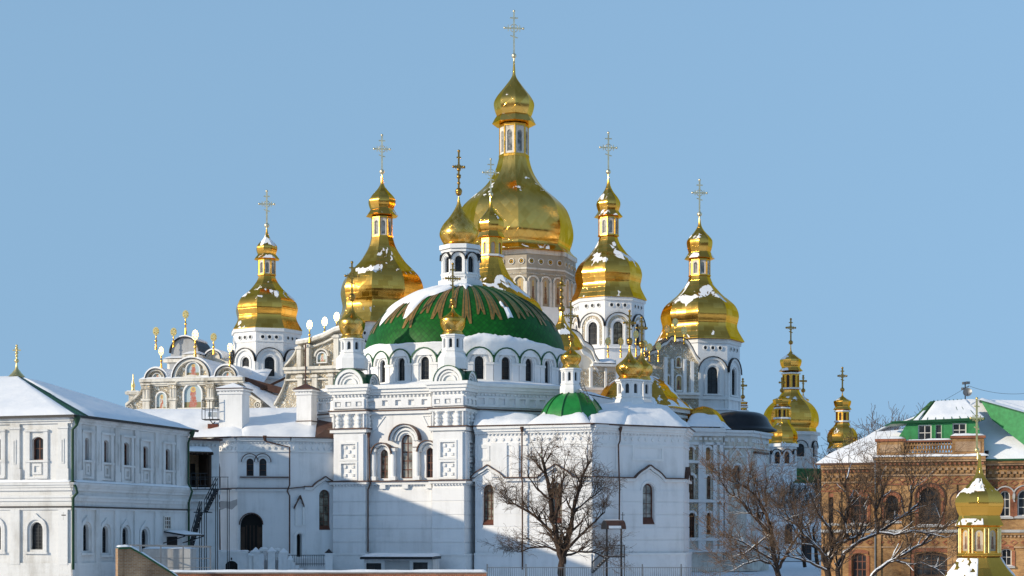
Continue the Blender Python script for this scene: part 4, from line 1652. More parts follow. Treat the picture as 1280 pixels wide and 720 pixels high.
def surround(mb, f, x, up):
    sc, w_, z0, h_ = x['sc'], x['w'], x['z0'], x['h']
    if up:
        for k in (-1, 1):
            mb.fbox(f, sc + k * (w_ / 2 + .26) - .17, sc + k * (w_ / 2 + .26) + .17, z0 - 1.25, z0 + h_ + .35, 0, .14)
        mb.fbox(f, sc - w_ / 2 - .48, sc + w_ / 2 + .48, z0 + h_ + .35, z0 + h_ + .50, 0, .22)
        mb.fbox(f, sc - w_ / 2 - .48, sc + w_ / 2 + .48, z0 - .16, z0 - .02, 0, .2)
        mb.fbox(f, sc - w_ / 2 - .40, sc + w_ / 2 + .40, z0 - 1.3, z0 - 1.15, 0, .16)
        mb.ring(f, rect(sc, z0 - .85, w_ * .45, .42), rect(sc, z0 - 1.0, w_ * .8, .75), 0, .10, 0, True)
    else:
        zs = z0 + h_ - w_ / 2
        for k in (-1, 1):
            mb.fbox(f, sc + k * (w_ / 2 + .28) - .11, sc + k * (w_ / 2 + .28) + .11, z0 - .15, zs, 0, .13)
        pi_ = archline(sc, zs, w_ / 2 + .17, 10)
        po = archline(sc, zs, w_ / 2 + .39, 10)
        po[5] = (po[5][0], po[5][1] + .22)
        mb.ring(f, pi_, po, 0, .13)
        mb.fbox(f, sc - w_ / 2 - .45, sc + w_ / 2 + .45, z0 - .30, z0 - .15, 0, .2)


for i, x in enumerate(w_l):
    surround(mb, FL, x, i < 2)
for i, x in enumerate(w_r):
    surround(mb, FR, x, i < 5)
# pilasters
zt_, zm_, zb_ = FL.z(88, 529), FL.z(88, 602), FL.z(88, 706)
for px0, px1 in ((14, 26), (66, 88)):
    s0, s1 = FL.s(px0), FL.s(px1)
    if px0 > 50:
        s0, s1 = FL.s(74), FL.s(86)
    mb.fbox(FL, s0, s1, zm_, zt_, 0, .16)
    mb.fbox(FL, s0 - .1, s1 + .1, zm_, zm_ + .9, 0, .22)
    mb.fbox(FL, s0 - .08, s1 + .08, zt_ - .35, zt_ - .2, 0, .24)
    mb.ring(FL, rect((s0 + s1) / 2, zm_ + 1.35, .10, 1.5), rect((s0 + s1) / 2, zm_ + 1.25, .26, 1.7), .16, .20, 0, True)
    mb.fbox(FL, s0, s1, zb_, FL.z(88, 637), 0, .16)
for px in (97, 121.5, 145, 169.5, 195, 221):
    s_ = FR.s(px)
    mb.fbox(FR, s_ - .28, s_ + .28, zm_, zt_, 0, .15)
    mb.fbox(FR, s_ - .36, s_ + .36, zm_, zm_ + .85, 0, .20)
    mb.ring(FR, rect(s_, zm_ + 1.35, .10, 1.5), rect(s_, zm_ + 1.25, .24, 1.7), .15, .19, 0, True)
    if px < 200:
        mb.fbox(FR, s_ - .3, s_ + .3, zb_, FL.z(88, 637), 0, .13)
# closing walls at the back
b1 = (pR[0] + kl.x * 13.2, pR[1] + kl.y * 13.2)
for f in (Fr(pR, b1), Fr(b1, pL)):
    mb.panel(f, [(0, -.3), (f.L, -.3), (f.L, ze), (0, ze)])
# tie-bar cross on the wall and the spout of the gutter
mb.bar(FL.pt(FL.s(81), FL.z(81, 640), .12), FL.pt(FL.s(81), FL.z(81, 650), .12), .07, m=2)
mb.bar(FL.pt(FL.s(78.5), FL.z(81, 644), .13), FL.pt(FL.s(84), FL.z(81, 644), .13), .07, m=2)
mb.build('wall', RS, RS)
put(RS, RS, FL, w_l)
put(RS, RS, FR, w_r)
# small window and lean-to awning at the far end
xs = wspec(FR, 204, 212.5, 645, 662, kind='rect', nx=3, nz=3, depth=-.06, frame='win_white')
put(RS, RS, FR, [xs])
rf = MB('snow', 'metal_green', 'metal_black')
ap = Vector((ck[0], ck[1], 0)) + Vector((ku.x, ku.y, 0)) * 8.2 + Vector((kl.x, kl.y, 0)) * 10.0
ap.z = Zp(470, ap.y)
ap2 = Vector((pL[0], pL[1], 0)) + Vector((ku.x, ku.y, 0)) * 8.2 + Vector((kl.x, kl.y, 0)) * .4
ap2.z = ap.z
ov = .55
zo = ze + .10
cA = FL.pt(FL.L, zo, ov) + FR.n * ov
cB = FL.pt(-.4, zo, ov)
cC = FR.pt(FR.L, zo, ov) + FR.u * ov
cD = Vector((b1[0], b1[1], zo)) + FR.u * ov
for q in ((cB, cA, ap, ap2),):
    rf.snow(*q, th=.16, nu=22, nv=14, amp=.25, seed=31)
rf.add([cB - Vector((0, 0, .05)), cA - Vector((0, 0, .05)), ap - Vector((0, 0, .1)), ap2 - Vector((0, 0, .1))], [(0, 1, 2, 3)], 1)
rf.add([cA - Vector((0, 0, .02)), cC - Vector((0, 0, .02)), ap - Vector((0, 0, .02))], [(0, 1, 2)], 1)
rf.add([cC, cD, ap2, ap], [(0, 1, 2, 3)], 0)
rf.add([cB, ap2, cD], [(0, 1, 2)], 0)
# snow on the shaded slope, short of the hip where the green sheet shows
h0, h1 = cA.lerp(ap, .04), ap.lerp(cA, .04)
rf.snow(cA.lerp(cC, .10) + Vector((0, 0, .02)), cC, ap.lerp(cC, .03), ap.lerp(cC, .02), .14, 20, 12, 0, .3, seed=33)
nrib = 24
for i in range(1, 7):
    k = i / nrib
    q0, q1 = cA.lerp(cC, k), ap
    rf.bar(q0.lerp(q1, .02) + Vector((0, 0, .03)), q0.lerp(q1, .97) + Vector((0, 0, .03)), .06, .05, 1)
for a, b in ((cB, cA), (cA, cC)):
    rf.bar(a - Vector((0, 0, .10)), b - Vector((0, 0, .10)), .10, .12, 2)
    rf.bar(a - Vector((0, 0, .03)), b - Vector((0, 0, .03)), .16, .06, 2)
ROOF = rf.build('roof', RS, RS)
fin = MB('gold_bright', 'gold_plain')
fx, fy, fz0 = ap.x, ap.y, ap.z
k_ = 1 / F * fy
fin.lathe(fx, fy, [(.05, fz0 + 2.3), (.05, fz0 + .9), (.12, fz0 + .55), (.34, fz0 + .25), (.62, fz0 - .05)], 14)
for dz, r in ((1.15, .17), (1.5, .11), (1.75, .13), (2.1, .12), (2.3, .09)):
    fin.ball((fx, fy, fz0 + dz), r)
fin.bar((fx - .3, fy, fz0 + 1.95), (fx + .3, fy, fz0 + 1.95), .09)
fin.build('finial', RS, RS)
pipe(RS, RS, [FL.pt(FL.L, FL.z(89, y), .18) + FR.n * d for y, d in ((524, .5), (531, .5), (537, .16), (603, .16), (609, .40), (616, .52), (622, .20), (632, .2), (712, .2))], .10, 'pipe_green')
pipe(RS, RS, [FR.pt(FR.L - .3, z_, d) for z_, d in ((ze - .15, .5), (ze - .9, .16), (FL.z(88, 596), .16), (FL.z(88, 607), .5), (FL.z(88, 623), .2), (FL.z(88, 700), .2))], .09, 'pipe_green')
aw = MB('snow', 'metal_black')
q = [P(202, 663, 121.4), P(236, 671, 121.8), P(236, 668.0, 123.6), P(206, 659, 123.6)]
q = [FR.pt(FR.L - 4.0, FR.z(206, 664), .1), FR.pt(FR.L - 1.0, FR.z(206, 664), .1), FR.pt(FR.L - 1.0, FR.z(206, 668.5), 1.9), FR.pt(FR.L - 4.0, FR.z(206, 668.5), 1.9)]
aw.hexa([v - Vector((0, 0, .10)) for v in q] + q, 1)
aw.snow(q[3], q[2], q[1], q[0], .10, 8, 5, 0)
for i in (2, 3):
    aw.bar(q[i] - Vector((0, 0, .1)), FR.pt(FR.L - (4.0 if i == 3 else 1.0), FR.z(206, 679), .05), .07, m=1)
aw.build('awning', RS, RS)
dr_ = MB('dark_inside', 'wood_dark')
dr_.fbox(FR, FR.L - 3.4, FR.L - 1.8, .1, FR.z(206, 671), 0, .03, 0)
dr_.build('door', RS, RS)

# link with an open loggia between residence and church
LK = thing('loggia_link', 'shadowed wall with an open wooden loggia in the gap between left house and church', 'building', (-31, 141, 0))
fl = Fr(G(206, 139.5), G(274, 142))
mb = MB('plaster_old', 'wood_dark', 'dark_inside', 'snow', 'metal_brown', 'brick_pale')
hole = [(fl.s(222), fl.z(240, 609)), (fl.s(264), fl.z(240, 609)), (fl.s(264), fl.z(240, 562)), (fl.s(222), fl.z(240, 562))]
zt = fl.z(240, 549)
mb.panel(fl, [(0, 0), (fl.L, 0), (fl.L, zt), (0, zt)], [hole], 0, 2.6)
mb.fbox(fl, hole[0][0], hole[1][0], hole[0][1] - .2, hole[2][1] + .2, -2.75, -2.6, 5)  # back wall in a darker material, imitating the shade of the recess
mb.fbox(fl, hole[0][0], hole[1][0], hole[2][1] - .35, hole[2][1] - .01, -2.58, -.3, 1)  # dark ceiling and side lining stands in for shade inside the loggia
mb.fbox(fl, hole[1][0] - .25, hole[1][0] - .01, hole[0][1], hole[2][1] - .36, -2.58, -.3, 1)
mb.fbox(fl, hole[0][0] + .01, hole[0][0] + .2, hole[0][1], hole[2][1] - .36, -2.58, -.3, 1)
mb.fbox(fl, fl.s(226), fl.s(233), hole[0][1], fl.z(240, 574), -2.6, -2.55, 2)
mb.fbox(fl, fl.s(250), fl.s(256), hole[0][1], fl.z(240, 578), -2.6, -2.55, 2)
mb.fbox(fl, fl.s(205), fl.s(276), zt - .1, zt + .08, -3, .5, 4)
for y0, y1, pr in ((610, 613, .5), (613, 618, .35), (624, 627, .25), (634, 636, .18)):
    mb.fbox(fl, 0, fl.L, fl.z(240, y1), fl.z(240, y0), 0, pr)
dots(mb, fl, .1, fl.L - .1, fl.z(240, 556), .18, .36, 0, .16)
mb.prism([(fl.pt(0, 0, -2.8).x, fl.pt(0, 0, -2.8).y), (fl.pt(fl.L, 0, -2.8).x, fl.pt(fl.L, 0, -2.8).y), (-29, 153), (-36, 153)], 0, zt)
mb.build('wall', LK, LK)
mb = MB('snow', 'wood_dark')
q = [fl.pt(fl.s(222), fl.z(240, 565), .9), fl.pt(fl.s(262), fl.z(240, 565), .9), fl.pt(fl.s(262), fl.z(240, 559), -.02), fl.pt(fl.s(222), fl.z(240, 559), -.02)]
mb.hexa([v - Vector((0, 0, .12)) for v in q] + q, 1)
mb.snow(*q, th=.18, nu=10, nv=5, seed=41)
for i in range(7):
    s_ = fl.s(223) + (fl.s(262) - fl.s(223)) * i / 6
    mb.fbox(fl, s_ - .06, s_ + .06, fl.z(240, 568.5), fl.z(240, 566), 0, .85, 1)
for px in (222.5, 263):
    mb.fbox(fl, fl.s(px) - .1, fl.s(px) + .1, hole[0][1], hole[2][1], -.25, 0.02, 1)
mb.build('canopy', LK, LK)
mb = MB('ironwork')
zb = hole[0][1]
for s_ in [fl.s(234) + i * .42 for i in range(6)]:
    mb.fbox(fl, s_ - .02, s_ + .02, zb, zb + 1.25, -.2, -.15)
for zz in (zb + .15, zb + 1.22, zb + .7):
    mb.fbox(fl, fl.s(232), fl.s(263), zz, zz + .05, -.2, -.15)
mb.build('railing', LK, LK)

# iron fire stair in the gap
ST = thing('fire_stair', 'black iron outside stair climbing two flights beside the loggia', 'stairs', (-26, 138, 0))
mb = MB('ironwork', 'snow')
rl = MB('ironwork')


def flight(p0, p1, wdt, n):
    p0, p1 = Vector(p0), Vector(p1)
    off = Vector((0, -wdt, 0))
    for o_ in (Vector((0, 0, 0)), off):
        mb.bar(p0 + o_, p1 + o_, .07, .22)
        rl.bar(p0 + o_ + Vector((0, 0, 1.0)), p1 + o_ + Vector((0, 0, 1.0)), .06)
        rl.bar(p0 + o_ + Vector((0, 0, .55)), p1 + o_ + Vector((0, 0, .55)), .04)
        for i in range(0, n + 1, 2):
            q = p0.lerp(p1, i / n) + o_
            rl.bar(q, q + Vector((0, 0, 1.0)), .045)
    for i in range(n):
        q = p0.lerp(p1, (i + .5) / n) + off / 2
        mb.box(q, (.28, wdt, .04))
        if i % 2 == 0:
            mb.box(q + Vector((0, 0, .03)), (.22, wdt * .8, .03), m=1)


Yt = 138.0
t0, t1, t2, t3 = P(238, 692, Yt), P(252, 641, Yt), P(258, 640, Yt), P(272, 612, Yt)
flight(t0, t1, .9, 14)
flight(t2, t3, .9, 10)
mb.box((t1 + t2) / 2 + Vector((0, -.45, 0)), (1.4, 1.0, .08))
mb.box(t3 + Vector((-.6, -.45, .02)), (3.6, 1.0, .08))
rl.bar(t3 + Vector((-2.3, -.9, 1.05)), t3 + Vector((1.1, -.9, 1.05)), .05)
for i in range(6):
    q = t3 + Vector((-2.2 + i * .65, -.9, 0))
    rl.bar(q, q + Vector((0, 0, 1.05)), .04)
for p, zz in ((t1, 0), (t2, 0), (t3, 0), (t3 + Vector((1.0, 0, 0)), 0)):
    for o_ in (0, -.9):
        mb.bar((p.x, p.y + o_, 0), (p.x, p.y + o_, p.z), .06)
mb.build('flight', ST, ST)
rl.build('handrail', ST, ST)

# tall service block just off the picture to the left; its shadow crosses the church wall
TB = thing('tall_block', 'tall plain white block standing behind the left house', 'building', (-54, 134, 0))
mb = MB('plaster_old', 'snow', 'metal_brown')
zt = H + 16.67
x0, x1, y0, y1 = -64, -48, 119.5, 146.2
bx = [(x0, y0), (x1, y0), (x1, y1), (x0, y1)]
fr4 = [Fr(bx[i], bx[(i + 1) % 4]) for i in range(4)]
allw = []
for f in fr4:
    wl = [dict(sc=1.6 + 3.1 * i, z0=3.0 + 5.4 * j, w=1.2, h=2.4, nx=2, nz=3, depth=.3) for i in range(int(f.L / 3.1)) for j in range(3)] if f is fr4[0] else []
    mb.panel(f, [(0, -.3), (f.L, -.3), (f.L, zt), (0, zt)], holes_of(wl), 0, .4)
    mb.fbox(f, -.2, f.L + .2, zt - .4, zt, 0, .25)
    allw.append((f, wl))
mb.prism(bx, zt - .9, zt - .5, 1)
mb.build('wall', TB, TB)
for f, wl in allw:
    put(TB, TB, f, wl)

# ------------------------------------------------------------------ cathedral
CA = thing('cathedral', 'baroque white cathedral with octagonal gilded domes rising behind the green dome', 'church', (5, 205, 0))
V0 = math.radians(-9)
UN = [(0, .26), (.12, .34), (.27, .54), (.36, .72), (.44, .875), (.52, .96), (.61, 1), (.68, .985), (.756, .955), (.81, .965), (.87, 1.01), (1, 1.14)]


def cath_dome(px, Y, cy, ball, sd_hw, sd_y, nar_y, fl_hw, fl_y, nk_hw, nk0, nk1, hw, eave_y, shape=UN, mat='gold_dome', drum=None, rot=V0, ehw=None):
    cx = Xp(px, Y)
    m = lambda v: metre(v, Y)
    k8 = 1 / .985
    b = MB(mat, 'gold_bright')
    sh = [(a * hw * k8, nk1 + (eave_y - nk1) * t) for t, a in shape]
    eh = sh[-1][0]
    bulb(b, px, Y, [sh, [sh[-1], (eh * 1.004, eave_y + .8)], [(eh * 1.004, eave_y + .8), (eh * .7, eave_y + 1.2)]], 8, rot, True, k=4)
    D = b.build('gilded_dome', CA, CA)
    zt, zb = Zp(nk0, Y), Zp(nk1 + 1, Y)
    n_ = oct_drum(D, CA, 'lantern', cx, Y, m(nk_hw * k8), zb, zt, 8, rot, wall='plaster_cream', trim='gold_plain', win=(m(nk_hw * .42), zb + (zt - zb) * .14, (zt - zb) * .66), simple=True, pane='glass_pale',
                  cornice=[(zb, (zt - zb) * .08, m(1.2)), (zt - (zt - zb) * .08, (zt - zb) * .08, m(.8))])
    b = MB(mat, 'gold_plain')
    t = ball + 3
    top = [(.7, t), (1.5, t + (sd_y - t) * .25), (2.8, t + (sd_y - t) * .42), (sd_hw * .42, t + (sd_y - t) * .62), (sd_hw * .82, t + (sd_y - t) * .84), (sd_hw, sd_y), (sd_hw * .97, sd_y + (nar_y - sd_y) * .5), (sd_hw * .86, nar_y - .5)]
    bot = [(sd_hw * .86, nar_y - .5), (sd_hw * .95, nar_y + (fl_y - nar_y) * .3), (fl_hw * 1.06, fl_y + .5)]
    bulb(b, px, Y, [top, bot, [bot[-1], (nk_hw, fl_y + 1.2)]], 8, rot, True, k=4)
    ap = math.cos(math.pi / 8)
    for f, mid in oct_frames(cx, Y, m(nk_hw * k8), 8, rot):
        if abs(math.degrees(mid)) < 120:
            for s_ in (.03, .97):
                b.fbox(f, f.L * s_ - m(.7), f.L * s_ + m(.7), zb, zt, 0, m(.7), 1)
    b.build('small_dome', D, CA)
    b = MB('steel_pale', 'gold_bright')
    cross(b, cx, Y, Zp(ball + 4, Y), Zp(cy, Y) - Zp(ball + 4, Y), m(1.9), math.radians(8), arm=.40)
    b.lathe(cx, Y, [(m(.8), Zp(ball, Y)), (m(1.0), Zp(t + 4, Y))], 8, m=1)
    b.build('cross', D, CA)
    if drum:
        oct_drum(CA, CA, 'tower', cx, Y, rot=rot, **drum)
    return D


def tower_kw(px_hw, Y, top, bottom, win, arch_hw, med_y, corn, wall='plaster_white', pane='glass_dark', lim=85, deco=False):
    zt, zb = Zp(top, Y), Zp(bottom, Y)
    wz = Zp(win[2], Y)
    return dict(rad=metre(px_hw, Y) / .985, z0=zb, z1=zt, n=8, wall=wall, win=(metre(win[0], Y), wz, Zp(win[1], Y) - wz), archw=metre(arch_hw, Y), med=(Zp(med_y, Y), metre(3.0, Y), 3), lim=lim, deco=deco, pane=pane,
                cornice=[(Zp(a, Y), Zp(b, Y) - Zp(a, Y), metre(p, Y)) for a, b, p in corn])


Y1, Y2, Y3, Y4, Y5 = 214.0, 226.0, 236.0, 226.0, 204.0
cath_dome(333.5, Y1, 239, 281, 13.6, 309.6, 318.5, 15.6, 324, 10.5, 325, 344, 39.5, 414,
          drum=tower_kw(43, Y1, 415, 520, (12, 450, 474), 17.5, 426, [(419, 415, 2.0), (432, 430, .8)], wall='plaster_white'))
cath_dome(477.5, Y2, 169, 214, 17.3, 251, 262, 19.5, 270, 12.5, 272, 297, 52.5, 408,
          drum=tower_kw(52, Y2, 409, 520, (12, 440, 466), 18, 422, [(413, 409, 2.0)]))
MAINSH = [(0, .25), (.14, .32), (.28, .47), (.40, .70), (.48, .84), (.56, .92), (.70, .99), (.80, 1), (.88, .97), (.935, .95), (1, 1.06)]
DM = cath_dome(642.5, Y3, 14, 69, 25.2, 129, 146, 26, 155, 17.6, 157, 197, 73.5, 322, MAINSH, 'gold_main', rot=math.radians(4))
cath_dome(760.5, Y4, 166, 214, 15, 254, 264.5, 17, 271, 11.8, 272, 295, 41.5, 376,
          drum=tower_kw(44, Y4, 377, 520, (12.5, 407, 435), 17.5, 387, [(381, 377, 1.8), (440, 437, 2.0)], pane='glass_warm', deco=True))
cath_dome(874.5, Y5, 225, 267, 16, 302, 316, 18, 323.5, 12.5, 325, 345, 48, 428,
          drum=tower_kw(49, Y5, 429, 545, (13.5, 463, 496), 19, 440, [(434, 429, 1.8), (503, 499, 2.4), (516, 514, 1.2)]))

# main drum: medallions and rows of painted saints in niches
cx, Y = Xp(653, Y3), Y3
m = lambda v: metre(v, Y3)
rad = m(66) / .985
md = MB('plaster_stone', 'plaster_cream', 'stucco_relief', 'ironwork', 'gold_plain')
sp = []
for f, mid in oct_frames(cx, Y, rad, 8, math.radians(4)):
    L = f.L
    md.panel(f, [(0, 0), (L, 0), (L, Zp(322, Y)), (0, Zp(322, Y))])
    if abs(math.degrees(mid)) > 95:
        continue
    for a, b, d, mt in ((328, 323, 1.1, 1), (347, 345, .7, 1), (353, 351, .5, 2), (394, 391, 1.0, 1)):
        md.fbox(f, -.1, L + .1, Zp(a, Y), Zp(b, Y), 0, m(d * 1.6), mt)
    for i in range(4):
        sc, zc, rr = L * (i + .5) / 4, Zp(337, Y), m(3.8)
        c8 = [(sc + rr * math.sin(2 * math.pi * k / 12), zc - rr * math.cos(2 * math.pi * k / 12)) for k in range(12)]
        md.ring(f, grow(c8, .75, (sc, zc)), c8, 0, .14, 1, True)
        md.poly(f, grow(c8, .75, (sc, zc)), .02, 3)
        md.ring(f, grow(c8, .3, (sc, zc)), grow(c8, .5, (sc, zc)), 0, .10, 4, True)
    for i in range(3):
        sc = L * (i + .5) / 3
        zs, r = Zp(362, Y), m(7.6)
        md.ring(f, archline(sc, zs, r * .78), archline(sc, zs, r), 0, .3, 1)
        for k in (-1, 1):
            md.fbox(f, sc + k * r * .95 - .28, sc + k * r * .95 + .28, Zp(392, Y), zs, 0, .26, 1)
        sp.append((f, sc, Zp(391, Y), m(8.2), Zp(357, Y) - Zp(391, Y)))
    md.ring(f, archline(L / 2, Zp(412, Y), m(17)), archline(L / 2, Zp(412, Y), m(20)), 0, .5, 1)
    md.poly(f, [(L / 2 - m(17), Zp(440, Y)), (L / 2 + m(17), Zp(440, Y))] + archline(L / 2, Zp(412, Y), m(17))[::-1], .05, 2)
MD = md.build('tower', CA, CA)
for f, sc, z0, w_, h_ in sp:
    b = MB('icon_dark' if f.n.x > -.1 else 'icon_gold')
    b.poly(f, arch(sc, z0, w_, h_), .03, 0, True)
    b.build('painted_saint', MD, CA)

# smaller gilded turret standing before the main dome, on a swept gilded roof
YS = 206.0
sd = MB('gold_dome')
bulb(sd, 613.5, YS, [[(1, 245), (2, 254), (4, 261), (9, 268), (15, 275), (16.8, 280), (16, 286), (14, 290)], [(14, 290), (16, 294), (18.5, 298)], [(18.5, 298), (13, 299)]], 8, V0, True)
SD = sd.build('small_dome', CA, CA)
oct_drum(SD, CA, 'lantern', Xp(613.5, YS), YS, metre(14.4, YS), Zp(322, YS), Zp(298, YS), 8, V0, wall='gold_plain', win=(metre(5.6, YS), Zp(319, YS), Zp(304, YS) - Zp(319, YS)), simple=True, pane='icon_dark', cornice=[(Zp(322, YS), .25, .25)])
sd = MB('gold_snowy')
bulb(sd, 613.5, YS, [[(14.5, 321), (16, 328), (20, 338), (27, 350), (38, 362), (53, 374), (60, 380), (66, 392)]], 8, V0, True)
sd.build('swept_roof', SD, CA)
b = MB('steel_pale')
cross(b, Xp(613.5, YS), YS, Zp(246, YS), Zp(199, YS) - Zp(246, YS), metre(1.7, YS), .14, arm=.42)
b.build('cross', SD, CA)
# little gilded cone-cupola right of the main drum
YK = 184.0
kb = MB('gold_snowy')
bulb(kb, 702, YK, [[(2.2, 385), (3, 395), (6, 404), (12, 412), (20, 421), (27, 436)]], 8, V0, True)
KB = kb.build('small_dome', CA, CA)
b = MB('gold_cross')
bx_ = Xp(702, YK)
for y_, r_ in ((386, 4.6), (372, 3.0), (380, 2.4), (363, 2.6), (354, 3.0)):
    b.ball((bx_, YK, Zp(y_, YK)), metre(r_, YK))
b.bar((bx_, YK, Zp(395, YK)), (bx_, YK, Zp(347, YK)), metre(2.2, YK))
b.bar((bx_ - metre(5, YK), YK, Zp(357, YK)), (bx_ + metre(5, YK), YK, Zp(357, YK)), metre(2, YK))
b.build('cross', KB, CA)

# body of the cathedral, mostly hidden: stepped blocks under the towers
bd = MB('plaster_white', 'trim_white', 'snow', 'metal_brown', 'stucco_relief')
bd.prism([(Xp(300, 214), 209), (Xp(470, 206), 206), (Xp(500, 190), 198), (Xp(760, 200), 198), (Xp(815, 200), 196), (Xp(820, 210), 206), (Xp(860, 225), 222), (Xp(870, 240), 246), (Xp(480, 240), 246), (Xp(330, 225), 232)], 0, Zp(497, 214), 0, 2)
for px, Y, hw, top in ((333.5, Y1, 46, 478), (477.5, Y2, 56, 455), (760.5, Y4, 50, 441), (874.5, Y5, 53, 516)):
    bd.lathe(Xp(px, Y), Y, [(metre(hw, Y), Zp(top, Y)), None, (metre(hw, Y), 2)], 8, V0, True)
    bd.lathe(Xp(px, Y), Y, [(metre(hw * .7, Y), Zp(top, Y) + .6), (metre(hw * 1.06, Y), Zp(top, Y))], 8, V0, True, 2)
bd.lathe(cx, Y3, [(m(66), Zp(392, Y3)), None, (m(72), Zp(392, Y3)), None, (m(72), 2)], 8, math.radians(4), True)
bd.build('wall', CA, CA)

DISC = {}


def disc_finial(px, Y, yc, y0, r=4.6, mat='gold_bright', az=-.5):
    """gilded sunburst disc on a slim baluster pole"""
    mb = MB(mat, 'gold_plain')
    x = Xp(px, Y)
    R_ = metre(r * 1.12, Y)
    zc, zb = Zp(yc, Y), Zp(y0, Y)
    pw = R_ * .15
    mb.lathe(x, Y, [(pw, zc - R_), (pw, zc - R_ * 2.0), (pw * 2.2, zc - R_ * 2.2), (pw * .8, zc - R_ * 2.6), (pw * 1.3, (zb + zc) / 2 - R_), (pw * 2.0, zb)], 8, 0, False, 1)
    ax = Vector((math.cos(az), math.sin(az), 0))
    nn = Vector((ax.y, -ax.x, 0))
    c = Vector((x, Y, zc))
    n = 20
    for sgn in (1, -1):
        vs = [c + nn * (R_ * .05 * sgn)]
        for i in range(n):
            a = 2 * math.pi * i / n
            k = R_ * (1.0 if i % 2 == 0 else .9)
            vs.append(c + ax * (k * .8 * math.sin(a)) + Vector((0, 0, 1.05 * k * math.cos(a))) + nn * (.02 * sgn))
        mb.add(vs, [(0, 1 + i, 1 + (i + 1) % n) for i in range(n)], 0)
    for i in range(6):
        a = 2 * math.pi * i / 6
        p = c + ax * (.5 * R_ * math.sin(a)) + Vector((0, 0, .6 * R_ * math.cos(a))) + nn * (R_ * .13)
        mb.ball(p, R_ * .09, 1, 6)
    return mb.build('disc_finial', CA, CA)


def barrel(mb, f, sc, z, r, depth, front, cover='snow', cov_i=3, edge=True):
    """round gable: filled half disc with mouldings and the vaulted roof behind it"""
    al = archline(sc, z, r, 16)
    mb.poly(f, [(sc - r, z), (sc + r, z)] + al[::-1][1:-1], 0, front)
    mb.ring(f, archline(sc, z, r * .86, 16), archline(sc, z, r, 16), 0, .5, 1)
    mb.ring(f, archline(sc, z, r, 16), archline(sc, z, r + .10, 16), -.2, .7, 2)
    mb.ring(f, archline(sc, z, r + .1, 16), archline(sc, z, r + .34, 16, .12, math.pi - .12), -depth, .5, cov_i)


# west gable front, far left
W1 = Fr(G(160, 207), G(306, 203.5))
wz = lambda y: W1.z(233, y)
gf = MB('stucco_relief', 'plaster_cream', 'metal_black', 'snow', 'plaster_cream', 'plaster_patch')
gf.panel(W1, [(W1.s(178), 0), (W1.s(305), 0), (W1.s(305), wz(476)), (W1.s(178), wz(476))], [], 0, 0, 0)
gf.fbox(W1, W1.s(178), W1.s(305), 0, wz(478), -8, -.1, 4)
for a, b, d in ((480, 477, .5), (477, 473.5, .8), (482, 480, .3), (512, 510, .4)):
    gf.fbox(W1, W1.s(177), W1.s(306), wz(a), wz(b), 0, d, 1)
gf.snow(W1.pt(W1.s(177), wz(473.5), .8), W1.pt(W1.s(306), wz(473.5), .8), W1.pt(W1.s(306), wz(472.5), 0), W1.pt(W1.s(177), wz(472.5), 0), .22, 30, 3, 3)
for a, b in ((180.5, 189), (214, 221.5), (261, 268.5), (290, 298)):
    s0, s1 = W1.s(a), W1.s(b)
    gf.fbox(W1, s0, s1, 0, wz(482), 0, .55, 1)
    gf.fbox(W1, s0 - .12, s1 + .12, wz(486), wz(480.5), 0, .7, 0)
    gf.fbox(W1, s0 - .18, s1 + .18, wz(481), wz(479.5), 0, .85, 1)
    gf.fbox(W1, s0 - .15, s1 + .15, wz(500.5), wz(498), 0, .75, 1)
    gf.ring(W1, rect((s0 + s1) / 2, wz(497), (s1 - s0) * .3, wz(485) - wz(497)), rect((s0 + s1) / 2, wz(497.6), (s1 - s0) * .55, wz(484) - wz(497.6)), .55, .62, 1, True)
barrel(gf, W1, W1.s(241), wz(473.3), metre(24.5, 205), 7, 0)
barrel(gf, W1, W1.s(196.5), wz(474), metre(13, 205), 6, 0)
barrel(gf, W1, W1.s(284.5), wz(473), metre(13.5, 205), 6, 0)
# ogee hood over the big panel
gf.band(W1, [(W1.s(222) + (W1.s(262) - W1.s(222)) * k, wz(479) + metre(6.5, 205) * (1 - abs(2 * k - 1) ** 1.6)) for k in [i / 14 for i in range(15)]], .35, 0, .75, 1)
# volutes at both ends
for sg, a, b in ((-1, 178, 158), (1, 305, 327)):
    s0, s1 = W1.s(a), W1.s(b)
    pts = [(s0 + (s1 - s0) * k, wz(488) + (wz(506) - wz(488)) * (k ** .75)) for k in [i / 10 for i in range(11)]]
    ol = [(s0, 0), (s1, 0)] + pts[::-1]
    gf.panel(W1, ol if sg > 0 else ol[::-1], [], -.1, 0, 0, .5)
    gf.band(W1, pts if sg > 0 else pts[::-1], .32, -.6, .35, 1)
    c = (s0 + (s1 - s0) * .80, wz(508))
    c8 = [(c[0] + metre(5, 205) * math.sin(2 * math.pi * k / 16), c[1] - metre(5, 205) * math.cos(2 * math.pi * k / 16)) for k in range(16)]
    gf.ring(W1, grow(c8, .72, c), c8, -.1, .2, 1, True)
    gf.ring(W1, grow(c8, .25, c), grow(c8, .45, c), -.1, .2, 1, True)
# pinnacle pedestal far left
p = W1.pt(W1.s(163), 0, -1)
gf.box((p.x, p.y, wz(500)), (.9 * 1.2, 1.1, wz(490) - wz(510)), 0, 1)
gf.box((p.x, p.y, wz(489.5)), (1.9, 1.9, .35), 0, 1)
gf.box((p.x, p.y, wz(488)), (1.5, 1.5, .3), 0, 3)
